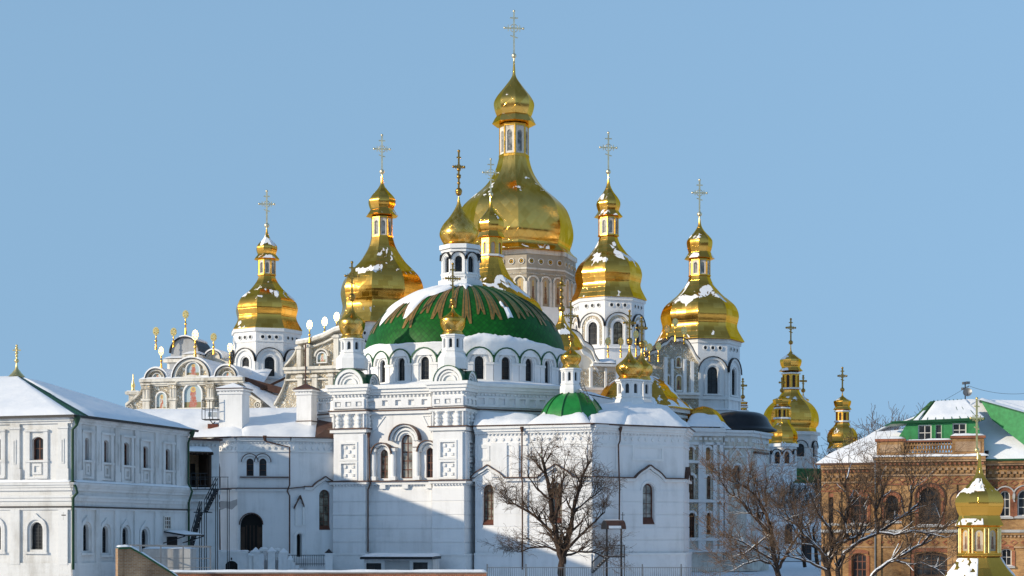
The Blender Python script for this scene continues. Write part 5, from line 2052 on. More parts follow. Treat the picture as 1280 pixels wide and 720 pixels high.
# parapet blocks behind
for a, b, yt, yb, d in ((184, 206, 441, 470, 6), (212, 226, 437, 470, 5)):
    gf.fbox(W1, W1.s(a), W1.s(b), wz(yb), wz(yt), -d - 4, -d, 4)
    gf.fbox(W1, W1.s(a) - .4, W1.s(b) + .4, wz(yt + 5), wz(yt + 1), -d - 4.4, -d + .4, 1)
    gf.fbox(W1, W1.s(a) + .4, W1.s(b) - .5, wz(yt + 19), wz(yt + 7), -d, -d + .1, 5)
    gf.snow(W1.pt(W1.s(a) - .4, wz(yt), -d + .4), W1.pt(W1.s(b) + .4, wz(yt), -d + .4), W1.pt(W1.s(b) + .4, wz(yt), -d - 4), W1.pt(W1.s(a) - .4, wz(yt), -d - 4), .35, 8, 5, 3)
fb = Fr(W1.pt(0, 0, -7.5), W1.pt(W1.L, 0, -7.5))
sc, r = fb.s(229.5), metre(19.5, 211)
gf.panel(fb, [(sc - r * .95, wz(475)), (sc + r * 1.1, wz(475))] + archline(sc + .2, fb.z(231, 441), r, 14)[::-1], [], 0, 0, 5)
gf.ring(fb, archline(sc + .2, fb.z(231, 441), r * .98, 14), archline(sc + .2, fb.z(231, 441), r * 1.06, 14), -4, .3, 2)
gf.ring(fb, archline(sc + .2, fb.z(231, 441), r * 1.06, 14, .9, 2.3), archline(sc + .2, fb.z(231, 441), r * 1.13, 14, .9, 2.3), -4, .3, 3)
barrel(gf, fb, fb.s(268), fb.z(268, 449), metre(10, 211), 4, 4)
gf.fbox(fb, fb.s(255), fb.s(285), 0, fb.z(268, 449), -4, -.05, 4)
GF = gf.build('gable_front', CA, CA)
for f, a, b, yt, yb, mt, kk in ((W1, 231, 252.5, 480.5, 512, 'icon_large', 0), (W1, 234, 250, 453.5, 471, 'icon_large', 0), (W1, 196.5, 208.5, 491, 516, 'icon_pale', 0), (W1, 192, 202, 467, 473.5, 'icon_pale', 0), (W1, 279.5, 290, 465, 473, 'icon_pale', 0)):
    x = wspec(f, a, b, yt, yb)
    ib = MB(mt, 'trim_white')
    lo = arch(x['sc'], x['z0'], x['w'], x['h'], 10)
    ib.poly(f, lo, .06, 0, True)
    c = (x['sc'], x['z0'] + x['h'] * .5)
    ib.ring(f, lo, grow(lo, 1.14, c), 0, .3, 1, True)
    ib.build('icon_panel', GF, CA)
for px, yc, y0, Y in ((195, 414, 437, 212), (232, 393, 418, 212), (217, 415, 434, 211), (244, 419, 446, 204.5), (201.5, 439, 460, 205), (267, 421.5, 443, 210), (287.5, 434.5, 458, 203.5)):
    disc_finial(px, Y, yc, y0, 4.8 if yc != 419 else 5.8, az=-.52 if yc in (419, 439, 434.5) else -.1)
sp_ = MB('gold_bright')
p = W1.pt(W1.s(162), 0, -1)
sp_.lathe(p.x, p.y, [(.05, wz(465)), (.12, wz(474)), (.3, wz(480)), (.16, wz(483)), (.4, wz(487))], 8)
sp_.build('spire', CA, CA)

# second gable front, between the left tower and the refectory dome
W2 = Fr(G(352, 199), G(436, 196))
w2z = lambda y: W2.z(395, y)
g2 = MB('stucco_relief', 'plaster_cream', 'metal_black', 'snow', 'plaster_cream')
ol = [(W2.s(358), 0), (W2.s(436), 0), (W2.s(436), w2z(458)), (W2.s(358), w2z(462))]
g2.panel(W2, ol, [], 0, 0, 0, 3)
up = [(W2.s(372), w2z(464)), (W2.s(436), w2z(460)), (W2.s(436), w2z(412)), (W2.s(420), w2z(416)), (W2.s(405), w2z(423)), (W2.s(388), w2z(428)), (W2.s(372), w2z(430))]
g2.panel(W2, up, [], -.2, 0, 0, 4)
g2.band(W2, up[2:][::-1], .35, -.6, .6, 1)
g2.band(W2, [(a, z + .35) for a, z in up[2:][::-1]], .22, -.6, .5, 3)
g2.band(W2, [(a, z - .7) for a, z in up[2:][::-1]], .22, -.3, .2, 1)
for y0, y1, d in ((462, 458.5, .8), (466, 462, .45), (475, 473, .4)):
    g2.fbox(W2, W2.s(357), W2.s(436), w2z(y0), w2z(y1), 0, d, 1)
for a, b, y0, y1 in ((373, 378, 458, 432), (384, 389, 458, 430), (419, 425, 458, 420), (374, 380, 520, 468), (392, 398, 520, 468), (412, 418, 520, 468)):
    g2.fbox(W2, W2.s(a), W2.s(b), w2z(y0), w2z(y1), -.2, .5, 1)
    g2.fbox(W2, W2.s(a) - .15, W2.s(b) + .15, w2z(y1 + 4), w2z(y1 + 1.5), -.2, .7, 1)
zs = w2z(446)
g2.ring(W2, archline(W2.s(403), zs, metre(8, 198)), archline(W2.s(403), zs, metre(10, 198)), -.2, .4, 1)
# volute left of it
s0, s1 = W2.s(372), W2.s(357)
pts = [(s0 + (s1 - s0) * k, w2z(436) + (w2z(458) - w2z(436)) * k ** .7) for k in [i / 8 for i in range(9)]]
g2.panel(W2, ([(s0, w2z(460)), (s1, w2z(460))] + pts[::-1])[::-1], [], -.15, 0, 0, .5)
g2.band(W2, pts[::-1], .3, -.6, .4, 1)
s0, s1 = W2.s(360), W2.s(344)
pts = [(s0 + (s1 - s0) * k, w2z(466) + (w2z(506) - w2z(466)) * k ** .6) for k in [i / 8 for i in range(9)]]
g2.panel(W2, ([(s0, 0), (s1, 0)] + pts[::-1])[::-1], [], -.15, 0, 0, .5)
g2.band(W2, pts[::-1], .35, -.6, .4, 1)
G2 = g2.build('gable_front', CA, CA)
for a, b, yt, yb, mt in ((398, 408.5, 441, 453, 'icon_pale'),):
    x = wspec(W2, a, b, yt, yb)
    ib = MB(mt, 'trim_white')
    lo = arch(x['sc'], x['z0'], x['w'], x['h'], 10)
    ib.poly(W2, lo, .06, 0, True)
    ib.ring(W2, lo, grow(lo, 1.2, (x['sc'], x['z0'] + x['h'] / 2)), -.1, .3, 1, True)
    ib.build('icon_panel', G2, CA)
for px, yc, y0 in ((387, 406, 428), (406, 402, 420), (421, 396, 414)):
    disc_finial(px, 197, yc, y0, 5.0)
lp = MB('metal_brown')
lp.tube([W2.pt(W2.s(386), w2z(430), .9), W2.pt(W2.s(386), w2z(520), .9)], .09, 6)
lp.build('drainpipe', CA, CA)
# sloping snow roofs behind the first front, towards the left tower
sr = MB('snow', 'metal_brown')
sr.snow(P(303, 480, 203), P(352, 520, 199), P(362, 497, 206), P(318, 470, 210), .3, 10, 8, seed=51)
sr.snow(P(305, 478, 206), P(330, 478, 206), P(340, 462, 210), P(300, 456, 212), .3, 10, 8, seed=52)
sr.bar(P(306, 476, 204.5), P(352, 489, 204.5), .9, .9, 1)
sr.bar(P(320, 490, 203.5), P(360, 471, 205.5), .3, .3, 1)
sr.build('roof', CA, CA)

# east part: scroll gables, apses, gilded half roofs
E1 = Fr(G(800, 190), G(874, 191.5))
ez = lambda y: E1.z(845, y)
g3 = MB('stucco_relief', 'trim_white', 'metal_black', 'snow', 'plaster_cream')
out = [(806, 452), (812, 444), (820, 441), (826, 434), (832, 431), (838, 425), (843, 427.5), (851, 427), (858, 431), (864, 440), (868, 448), (873, 454)]
pts = [E1.at(a, b) for a, b in out]
ol = [(E1.s(800), 0), (E1.s(874), 0)] + pts[::-1]
g3.panel(E1, ol, [], 0, 0, 0, 5)
pts2 = spline(pts, 3)
g3.band(E1, pts2, .35, -5, .6, 1)
g3.band(E1, [(a, z + .35) for a, z in pts2], .12, -5, .75, 2)
for a, b, y0, y1, d, mt in ((822, 873, 494, 491, .8, 1), (822, 873, 498, 494, .4, 1), (829, 833, 491, 447, .5, 1), (838, 841, 491, 449, .4, 1), (853, 857, 491, 449, .4, 1), (862, 866, 491, 452, .5, 1), (840, 846, 516, 499, .4, 1)):
    g3.fbox(E1, E1.s(a), E1.s(b), ez(y0), ez(y1), 0, d, mt)
g3.build('gable_front', CA, CA)
for a, b, yt, yb in ((844.5, 850.5, 447, 459), (844.5, 851.5, 470, 488), (861.5, 866, 470, 490), (833, 836.5, 470, 490)):
    x = wspec(E1, a, b, yt, yb)
    ib = MB('icon_gold', 'trim_white')
    lo = arch(x['sc'], x['z0'], x['w'], x['h'], 10)
    ib.poly(E1, lo, .06, 0, True)
    ib.ring(E1, lo, grow(lo, 1.2, (x['sc'], x['z0'] + x['h'] / 2)), 0, .3, 1, True)
    ib.build('icon_panel', CA, CA)
for px, yc, y0, Y in ((844, 403, 427, 190), (855, 413, 430, 190), (834, 411, 432, 191), (812, 434, 452, 188.5), (806, 430, 450, 191), (823, 433, 452, 188.5), (760, 427, 447, 200), (776, 427, 447, 200), (795, 418, 446, 198)):
    disc_finial(px, Y, yc, y0, 4.6, az=.35)
# scroll gable close behind the green dome
E2 = Fr(G(706, 190), G(770, 192))
e2z = lambda y: E2.z(735, y)
out = [(709, 417), (717, 419), (724, 424), (728, 432), (733, 435), (739, 440), (742, 449), (747, 457), (752, 452), (770, 450)]
pts = [E2.at(a, b) for a, b in out]
g4 = MB('stucco_relief', 'trim_white', 'metal_black', 'snow', 'plaster_cream')
g4.panel(E2, [(E2.s(709), 0), (E2.s(770), 0)] + pts[::-1], [], 0, 0, 4, 6)
pts2 = spline(pts[:8], 3)
g4.band(E2, pts2, .5, -6, .5, 1)
g4.band(E2, [(a, z + .5) for a, z in pts2], .10, -6, .65, 2)
g4.band(E2, [(a, z - 1.0) for a, z in pts2], .45, -2, .3, 1)
for a, b, y0, y1, d, mt in ((738, 770, 458, 455, .8, 1), (709, 770, 488, 485, 1.0, 1), (709, 770, 492, 488, .5, 1), (722, 736, 482, 462, .06, 0), (740, 755, 482, 464, .06, 0), (757, 768, 482, 464, .06, 0), (736, 739, 485, 460, .5, 1), (754.5, 757, 485, 460, .5, 1)):
    g4.fbox(E2, E2.s(a), E2.s(b), e2z(y0), e2z(y1), 0, d, mt)
g4.snow(E2.pt(E2.s(740), e2z(454), .8), E2.pt(E2.s(770), e2z(454), .8), E2.pt(E2.s(770), e2z(448), -3), E2.pt(E2.s(744), e2z(448), -3), .35, 8, 5, 3)
g4.build('gable_front', CA, CA)
YA = 186.0
aw_ = MB('gold_snowy', 'plaster_white', 'trim_white', 'snow', 'stucco_relief')
ax_ = 797
bulb(aw_, ax_, YA, [[(10, 466), (26, 473), (38, 481), (46, 490), (53, 499), (61, 505), (69, 512)], [(69, 512), (69.5, 513.5)], [(69.5, 513.5), (58, 514)]], 8, V0, True)
AR = aw_.build('swept_roof', CA, CA)
oct_drum(CA, CA, 'apse', Xp(ax_, YA), YA, metre(60, YA), 0, Zp(513.5, YA), 8, V0, wall='stucco_relief', cornice=[(Zp(518, YA), .45, .45), (Zp(524, YA), .3, .2), (Zp(560, YA), .4, .4), (Zp(590, YA), .3, .3)], simple=True)
# apse faces right of the refectory, in shade
S1 = Fr(G(853, 180.5), G(904, 181.5))
S2 = Fr((S1.pt(S1.L, 0, -.8).x, S1.pt(S1.L, 0, -.8).y), G(938, 183.5))
S3 = Fr((S2.pt(S2.L, 0).x, S2.pt(S2.L, 0).y), G(961, 189))
sb = MB('plaster_cream', 'trim_white', 'stucco_relief', 'metal_brown', 'snow')
zs1 = S1.z(878, 535)
ws1 = []
for a, b, yt, yb, kw in ((860.5, 866.5, 559, 574.5, 'i'), (882, 887.5, 559.5, 575, 'i'), (860.5, 867.5, 594, 624, 'w'), (883.5, 888.5, 595, 624, 'w'), (861, 868.5, 641, 672, 'w'), (883.5, 888.5, 641, 668, 'w')):
    ws1.append(wspec(S1, a, b, yt, yb, nx=2, nz=4, depth=.3, pane='icon_gold' if kw == 'i' else 'glass_warm', frame='win_brown'))
ws2 = [wspec(S2, 916.5, 925.5, 582, 611, nx=2, nz=4, depth=.3, pane='glass_warm')]
sb.panel(S1, [(0, 0), (S1.L, 0), (S1.L, zs1), (0, zs1)], holes_of(ws1), 0, .4, 0)
zs2 = S2.z(920, 538)
for f, wl in ((S2, ws2), (S3, [])):
    sb.panel(f, [(0, 0), (f.L, 0), (f.L, zs2), (0, zs2)], holes_of(wl), 0, .4, 0)
    for a, b, d in ((541, 538, .5), (545, 541, .3), (560, 558, .2), (690, 686, .4)):
        sb.fbox(f, -.1, f.L + .1, S2.z(920, a), S2.z(920, b), 0, d, 1)
    dots(sb, f, .2, f.L - .2, S2.z(920, 550), .4, .75, 0, .12, 1)
sz = lambda y: S1.z(878, y)
for a, b, d, mt in ((540, 535, .55, 1), (545, 540, .3, 1), (556, 553, .3, 1), (579, 576, .4, 1), (628, 624.5, .5, 1), (676, 672, .4, 1), (690, 686, .5, 1)):
    sb.fbox(S1, -.1, S1.L + .1, sz(a), sz(b), 0, d, mt)
dots(sb, S1, .1, S1.L - .1, sz(548.5), .3, .6, 0, .12, 1)
for px in (857, 874.5, 879, 893, 901):
    sb.fbox(S1, S1.s(px) - .22, S1.s(px) + .22, sz(686), sz(553), 0, .3, 1)
for (a, b), (y0, y1) in [((868.5, 873), (575, 557)), ((889.5, 892), (575, 557)), ((869, 873), (624, 580)), ((889.5, 892), (624, 580)), ((858, 873), (640, 629)), ((880, 892), (640, 629)), ((858, 873), (593, 580)), ((880, 892), (593, 580)), ((869.5, 873), (671, 641))]:
    sb.fbox(S1, S1.s(a), S1.s(b), sz(y0), sz(y1), 0, .05, 2)
for x in ws1 + []:
    zs = x['z0'] + x['h'] - x['w'] / 2
    sb.ring(S1, archline(x['sc'], zs, x['w'] / 2 + .04), archline(x['sc'], zs, x['w'] / 2 + .28), 0, .18, 1)
for x in ws2:
    zs = x['z0'] + x['h'] - x['w'] / 2
    sb.ring(S2, archline(x['sc'], zs, x['w'] / 2 + .04), archline(x['sc'], zs, x['w'] / 2 + .28), 0, .18, 1)
tri = [S2.at(911, 572.5), S2.at(931, 571.5), S2.at(921, 559.5)]
sb.ring(S2, grow(tri, .72, (sum(t[0] for t in tri) / 3, sum(t[1] for t in tri) / 3)), tri, 0, .14, 1, True)
for px in (907, 934.5):
    sb.fbox(S2, S2.s(px) - .25, S2.s(px) + .25, S2.z(920, 686), S2.z(920, 563), 0, .25, 1)
sb.fbox(S3, S3.L * .2, S3.L * .75, S2.z(920, 686), S2.z(920, 566), 0, .3, 1)
sb.fbox(S3, S3.L * .15, S3.L * .8, S2.z(920, 566), S2.z(920, 563.5), 0, .5, 3)
sb.prism([(S1.pt(0, 0, -1).x, S1.pt(0, 0, -1).y), (S1.pt(S1.L, 0, -1.2).x, S1.pt(S1.L, 0, -1.2).y), (S2.pt(S2.L, 0, -1.2).x, S2.pt(S2.L, 0, -1.2).y), (S3.pt(S3.L - .2, 0, -1).x, S3.pt(S3.L - .2, 0, -1).y), (28, 204), (16, 204)], 0, min(zs1, zs2) - .2)
AP = sb.build('apse', CA, CA)
put(AP, CA, S1, ws1)
put(AP, CA, S2, ws2)
fpipe(CA, CA, S2, [(904, 540), (904, 700)], .3)
b = MB('gold_plain', 'snow')
bulb(b, 879, 187, [[(2, 508), (12, 511), (20, 517), (26, 526), (31, 533)]], 8, V0, True)
q0, q1 = S1.pt(.1, zs1 + .1, .6), S1.pt(S1.L, zs1 + .1, .6)
b.snow(q0, q1, P(897, 520, 184.0), P(863, 520, 184.0), .45, 14, 8, 1, seed=61)
b.build('swept_roof', CA, CA)
b = MB('metal_roof_black', 'snow')
bulb(b, 925, 191, [[(2, 514.5), (14, 515), (25, 517), (33, 522), (37, 529), (41, 535), (46, 538)], [(46, 538), (46, 539.5)]], 20, 0, False)
b.snow(S2.pt(-.2, zs2 + .05, .5), S2.pt(S2.L * .3, zs2 + .05, .5), P(906, 530, 186), P(897, 528, 186), .3, 6, 4, 1)
b.build('apse_roof', CA, CA)
# ------------------------------------------------------------------ far gate church with five gilded domes
GC = thing('gate_church', 'small white church with clustered gilded domes far behind the bare trees', 'church', (43, 255, 0))


def far_dome(px, Y, cy, ball, sd, sdw, fl, flw, ar0, ar1, arw, dome, drum=None, bot=560):
    """small two-tier gilded dome"""
    b = MB('gold_dome')
    bulb(b, px, Y, [dome], 8, V0, True)
    D = b.build('gilded_dome', GC, GC)
    oct_drum(D, GC, 'lantern', Xp(px, Y), Y, metre(arw, Y), Zp(ar1 + 1, Y), Zp(ar0, Y), 8, V0, wall='gold_plain', win=(metre(arw * .42, Y), Zp(ar1 - 1, Y), Zp(ar0 + 3, Y) - Zp(ar1 - 1, Y)), simple=True, pane='wood_dark', cornice=[(Zp(ar1 + 1, Y), .25, .25), (Zp(ar0 + 2, Y), .22, .2)])
    b = MB('gold_dome', 'gold_cross')
    t = ball + 2
    bulb(b, px, Y, [[(.5, t), (1.2, t + (sd - t) * .4), (sdw * .4, t + (sd - t) * .62), (sdw * .85, t + (sd - t) * .86), (sdw, sd), (sdw * .92, sd + (fl - sd) * .45), (sdw * .84, sd + (fl - sd) * .65), (flw, fl)], [(flw, fl), (arw, fl + 1)]], 8, V0, True)
    b.build('small_dome', D, GC)
    b = MB('gold_cross')
    cross(b, Xp(px, Y), Y, Zp(ball + 2, Y), Zp(cy, Y) - Zp(ball + 2, Y), metre(1.7, Y), .14, arm=.36)
    b.build('cross', D, GC)
    if drum:
        hw, z0, z1, w_ = drum
        oct_drum(GC, GC, 'tower', Xp(px, Y), Y, metre(hw, Y), Zp(z1, Y), Zp(z0, Y), 8, V0, win=w_ and (metre(w_[0], Y), Zp(w_[2], Y), Zp(w_[1], Y) - Zp(w_[2], Y)), archw=metre(w_[0] * .85, Y), cornice=[(Zp(z0 + 4, Y), Zp(z0, Y) - Zp(z0 + 4, Y), .4), (Zp(z1 - 18, Y), .5, .3)], simple=False)
    return D


far_dome(988.5, 258, 399, 429, 451, 13.5, 464, 15, 466, 486, 10.5, [(10, 486), (12, 492), (18, 499), (27, 507), (32.5, 515), (34.5, 523), (34, 531), (31, 536), (33, 541)], (33, 541, 640, (10, 556, 572)))
far_dome(977.5, 248, 473, 489, 500, 11.6, 508, 12.2, 509, 523, 8.6, [(8.6, 523), (10, 529), (14, 534), (18.5, 541), (19.5, 548), (18, 552), (20, 555)], (17, 555, 640, (7, 565, 580)))
far_dome(1004, 262, 470, 489, 500, 7, 505, 8, 506, 512, 6, [(6, 512), (7, 515), (12, 522), (15, 530), (14, 536), (15, 540)], None)
far_dome(1053, 252, 460, 488, 502, 10.8, 512, 11.4, 513, 527, 8.2, [(8.2, 527), (10, 532), (15, 537), (18.5, 544), (18.5, 551), (16.5, 555), (19, 561)], (16, 561, 640, (6.5, 568, 584)))
far_dome(928.5, 250, 474, 497, 503, 6, 507, 7, 508, 514, 5, [(5.5, 514), (7, 517), (10.5, 522), (11, 528), (9.5, 531), (11, 534)], (9.5, 534, 640, (4, 540, 552)))
b = MB('plaster_white', 'moss_roof', 'snow', 'plaster_old')
fg = Fr(G(958, 246), G(1075, 250))
b.fbox(fg, 0, fg.L, 0, fg.z(1000, 604), -14, 0, 0)
q = [fg.pt(-.4, fg.z(1000, 604), .6), fg.pt(fg.L + .4, fg.z(1000, 604), .6), fg.pt(fg.L - 1, fg.z(1000, 584), -4), fg.pt(.4, fg.z(1000, 584), -4)]
b.add(q, [(0, 1, 2, 3)], 1)
b.fbox(fg, 0, fg.L, fg.z(1000, 606), fg.z(1000, 604), 0, .7, 2)
b.snow(q[0], q[0].lerp(q[1], .2), q[3].lerp(q[2], .2), q[0].lerp(q[3], .6), .25, 8, 5, 2)
b.build('wall', GC, GC)
fgw = [wspec(fg, a, c, y0, y1, nx=2, nz=3, depth=-.03, kind='arch') for a, c, y0, y1 in ((969, 977, 608, 622), (978.5, 986, 607, 622), (981, 990, 655, 680), (1002, 1014, 672, 712))]
put(GC, GC, fg, fgw)

# ------------------------------------------------------------------ brick building, right
BB = thing('brick_building', 'ornate brown brick building with a green attic storey under a snowy roof', 'building', (40, 152, 0))
K1 = Fr(G(1093, 151.0), G(1232, 148.2))
kL = Fr(G(1027, 154.0), (K1.pt(0, 0, -1.0).x, K1.pt(0, 0, -1.0).y))
kr0 = K1.pt(K1.L, 0, -1.0)
K2 = Fr((kr0.x, kr0.y), (kr0.x + K1.u.x * 22, kr0.y + K1.u.y * 22))
kz = lambda y: K1.z(1160, y)
wm = [wspec(K1, 1149, 1176, 609, 656, nx=2, nz=4, depth=.45, frame='wood_dark', bar=.08), wspec(K1, 1107, 1123, 619.5, 651, nx=2, nz=3, depth=.4, frame='wood_dark', bar=.08), wspec(K1, 1193, 1209, 619, 650, nx=2, nz=3, depth=.4, frame='wood_dark', bar=.08),
      wspec(K1, 1143, 1185, 690, 722, nx=4, nz=3, depth=.4, frame='wood_dark', flat=.2, bar=.08), wspec(K1, 1203, 1217, 688, 716, nx=2, nz=3, depth=.4, frame='win_brown', flat=.4, bar=.08)]
wl = [wspec(kL, 1064, 1084, 620.5, 654, nx=2, nz=3, depth=.4, frame='win_brown', flat=.3, bar=.1), wspec(kL, 1065, 1083, 692, 722, nx=3, nz=3, depth=.4, frame='win_brown', flat=.3, bar=.1), wspec(kL, 1034, 1047, 622, 654, nx=2, nz=3, depth=.4, frame='win_brown', flat=.3, bar=.1)]
wr = [wspec(K2, 1250, 1262.5, 613.5, 645.5, nx=2, nz=3, depth=.4, frame='win_white', bar=.06), wspec(K2, 1252, 1264.5, 686, 707, nx=2, nz=2, depth=.4, frame='win_white', flat=.3, bar=.06), wspec(K2, 1272, 1290, 612, 645, nx=2, nz=3, depth=.4, frame='win_white', bar=.06)]
bb = MB('brick_warm', 'brick_red', 'brick_pale', 'concrete', 'metal_brown', 'snow', 'wall_green')
zE = {K1: kz(571), kL: kL.z(1060, 580.5), K2: K2.z(1255, 575.5)}
for f, ws_ in ((K1, wm), (kL, wl), (K2, wr)):
    L, zt = f.L, zE[f]
    bb.panel(f, [(0, -.3), (L, -.3), (L, zt), (0, zt)], holes_of(ws_), 0, .5)
    # corbelled cornice: toothed rows
    bb.fbox(f, 0, L, zt - .28, zt, 0, .42, 0)
    bb.fbox(f, 0, L, zt - .46, zt - .28, 0, .30, 2)
    dots(bb, f, .05, L - .05, zt - .66, .20, .42, 0, .26, 1)
    for row, (dz, st) in enumerate(((1.05, .55), (1.30, .55))):
        n = int(L / st)
        for i in range(n):
            a = (i + (.25 if row else .75)) * L / n
            bb.fbox(f, max(0, a - .15), min(L, a + .15), zt - dz - .22, zt - dz + .02, 0, .16, 0 if row else 2)
    bb.fbox(f, 0, L, zt - 1.78, zt - 1.62, 0, .15, 2)
    n = int(L / 1.0)
    for i in range(n):                                      # lozenge frieze
        a = (i + .5) * L / n
        zc = zt - 2.12
        bb.ring(f, [(a - .28, zc), (a, zc - .18), (a + .28, zc), (a, zc + .18)], [(a - .45, zc), (a, zc - .30), (a + .45, zc), (a, zc + .30)], 0, .07, 1, True)
    bb.fbox(f, 0, L, zt - 2.62, zt - 2.48, 0, .14, 1)
    # middle cornice between the floors
    zm = kz(664)
    bb.fbox(f, 0, L, zm - .12, zm + .14, 0, .32, 3)
    bb.fbox(f, 0, L, zm - .34, zm - .12, 0, .18, 0)
    dots(bb, f, .05, L - .05, zm - .48, .17, .34, 0, .14, 2)
    for i in range(n):
        a = (i + .5) * L / n
        zc = zm - 1.05
        bb.ring(f, [(a - .22, zc), (a, zc - .15), (a + .22, zc), (a, zc + .15)], [(a - .38, zc), (a, zc - .26), (a + .38, zc), (a, zc + .26)], 0, .07, 1, True)
    bb.fbox(f, 0, L, zm - 1.55, zm - 1.42, 0, .12, 2)
for f, ws_ in ((K1, wm), (kL, wl), (K2, wr)):
    for x in ws_:
        w_, sc = x['w'], x['sc']
        if not x.get('flat'):
            zs = x['z0'] + x['h'] - w_ / 2
            bb.ring(f, archline(sc, zs, w_ / 2 + .02, 14), archline(sc, zs, w_ / 2 + .34, 14), 0, .08, 1)
            bb.ring(f, archline(sc, zs, w_ / 2 + .34, 14, -.5, math.pi + .5), archline(sc, zs, w_ / 2 + .46, 14, -.5, math.pi + .5), 0, .2, 4 if f is not K2 else 3)
            for k in (-1, 1):
                bb.fbox(f, sc + k * (w_ / 2 + .2) - .16, sc + k * (w_ / 2 + .2) + .16, x['z0'] - .2, zs - .3, 0, .07, 1)
        else:
            zt_ = x['z0'] + x['h']
            bb.band(f, [(sc - w_ / 2 - .2 + (w_ + .4) * i / 8, zt_ - .12 + .18 * (1 - (2 * i / 8 - 1) ** 2)) for i in range(9)], .34, 0, .12, 1)
            for k in (-1, 1):
                bb.fbox(f, sc + k * (w_ / 2 + .18) - .13, sc + k * (w_ / 2 + .18) + .13, x['z0'] - .1, zt_ - .2, 0, .08, 1)
        bb.fbox(f, sc - w_ / 2 - .3, sc + w_ / 2 + .3, x['z0'] - .22, x['z0'] - .06, 0, .24, 3)
        bb.snow(f.pt(sc - w_ / 2 - .28, x['z0'] - .06, .24), f.pt(sc + w_ / 2 + .28, x['z0'] - .06, .24), f.pt(sc + w_ / 2 + .2, x['z0'] - .03, -.3), f.pt(sc - w_ / 2 - .2, x['z0'] - .03, -.3), .07, 6, 3, 5)
for px in (1095.5, 1132, 1190, 1229.5):
    s_ = K1.s(px)
    bb.fbox(K1, max(0, s_ - .42), min(K1.L, s_ + .42), -.3, zE[K1] - 2.62, 0, .18, 0)
for s_ in (.35, kL.L * .30):
    bb.fbox(kL, s_ - .35, s_ + .35, -.3, zE[kL] - 2.62, 0, .18, 0)
# pierced parapet with brick piers over the bay
zp0, zp1 = kz(569), kz(549.5)
p0, p1, p2, p3 = K1.s(1096), K1.s(1130), K1.s(1190), K1.s(1230)
for a, b_, yt in ((p0, p1, 551), (p2, p3, 548.5)):
    bb.fbox(K1, a, b_, zp0, kz(yt), -.9, .05, 0)
    bb.fbox(K1, a - .15, b_ + .15, kz(yt), kz(yt) + .22, -1.0, .2, 1)
    bb.fbox(K1, a + .3, b_ - .3, zp0 + .3, kz(yt) - .3, .05, .12, 2)
    bb.snow(K1.pt(a - .15, kz(yt) + .22, .2), K1.pt(b_ + .15, kz(yt) + .22, .2), K1.pt(b_ + .15, kz(yt) + .22, -1), K1.pt(a - .15, kz(yt) + .22, -1), .22, 8, 4, 5)
bb.fbox(K1, p1, p2, zp0, zp0 + .25, -.5, 0, 0)
bb.fbox(K1, p1, p2, kz(552.5), kz(550.5), -.55, .08, 1)
bb.snow(K1.pt(p1, kz(550.5), .08), K1.pt(p2, kz(550.5), .08), K1.pt(p2, kz(550.5), -.55), K1.pt(p1, kz(550.5), -.55), .18, 16, 3, 5)
n = 16
for i in range(n):
    a = p1 + (p2 - p1) * (i + .5) / n
    zc = (zp0 + .25 + kz(552.5)) / 2
    bb.ring(K1, [(a - .10, zc), (a, zc - .2), (a + .10, zc), (a, zc + .2)], [(a - .24, zc), (a, zc - .52), (a + .24, zc), (a, zc + .52)], -.4, -.05, 0, True)
bb.snow(K1.pt(-.3, zE[K1], .55), K1.pt(K1.L + .3, zE[K1], .55), K1.pt(K1.L + .3, zE[K1] + .12, -.2), K1.pt(-.3, zE[K1] + .12, -.2), .16, 24, 4, 5)
bb.fbox(K1, 0, K1.L, 0, zE[K1] - .1, -14, -.6, 0)
bb.fbox(kL, .3, kL.L, 0, zE[kL] - .2, -14, -.6, 0)
bb.fbox(K2, 0, K2.L, 0, zE[K2] - .2, -14, -.6, 0)
bb.panel(Fr((kL.pt(0, 0, -14).x, kL.pt(0, 0, -14).y), (kL.pt(0, 0).x, kL.pt(0, 0).y)), [(0, -.3), (14, -.3), (14, zE[kL]), (0, zE[kL])])
bb.build('wall', BB, BB)
put(BB, BB, K1, wm)
put(BB, BB, kL, wl)
put(BB, BB, K2, wr)
# roof: hip with a snowy slope on the left, main ridge running right
rr = MB('snow', 'metal_green', 'wall_green', 'metal_brown')
zL = zE[kL] + .1
A0 = kL.pt(-.5, zL, .5)
A1 = kL.pt(kL.L, zL, .5)
A2 = K1.pt(0, zL, -.8)
apx = P(1208, 499, 158)
zR = zE[K2] + .1
C0 = K2.pt(-.4, zR, .5)
C1 = K2.pt(K2.L, zR, .5)
apr = Vector((apx.x + 20, apx.y - 1, apx.z - .6))
mid = P(1132, 552, 154.5)
rr.snow(A0, A1, P(1150, 535, 156), P(1095, 540, 158), .25, 16, 9, seed=71)
rr.snow(A0, P(1095, 540, 158), apx, P(1090, 548, 166), .22, 12, 8, seed=72)
rr.snow(P(1118, 553, 152.5), P(1232, 549, 151), apx, apx + Vector((-.3, .2, 0)), .2, 14, 9, seed=73)
rr.snow(C0, C1, apr, apx, .22, 18, 12, seed=74)
rr.snow(A1, A2 + Vector((0, 0, .1)), P(1150, 535, 156), P(1112, 548, 155), .2, 10, 7, seed=77)
rr.add([A0 - Vector((0, 0, .06)), A1 - Vector((0, 0, .06)), mid - Vector((0, 0, 1.2)), apx - Vector((0, 0, 1.0)), apr, C1 - Vector((0, 0, .06)), C0 - Vector((0, 0, .06))], [(0, 1, 2, 3), (3, 6, 5, 4)], 3)
rr.bar(C0 - Vector((0, 0, .05)), C1 - Vector((0, 0, .05)), .15, .16, 1)
rr.bar(A0 - Vector((0, 0, .05)), A1 - Vector((0, 0, .05)), .15, .16, 3)
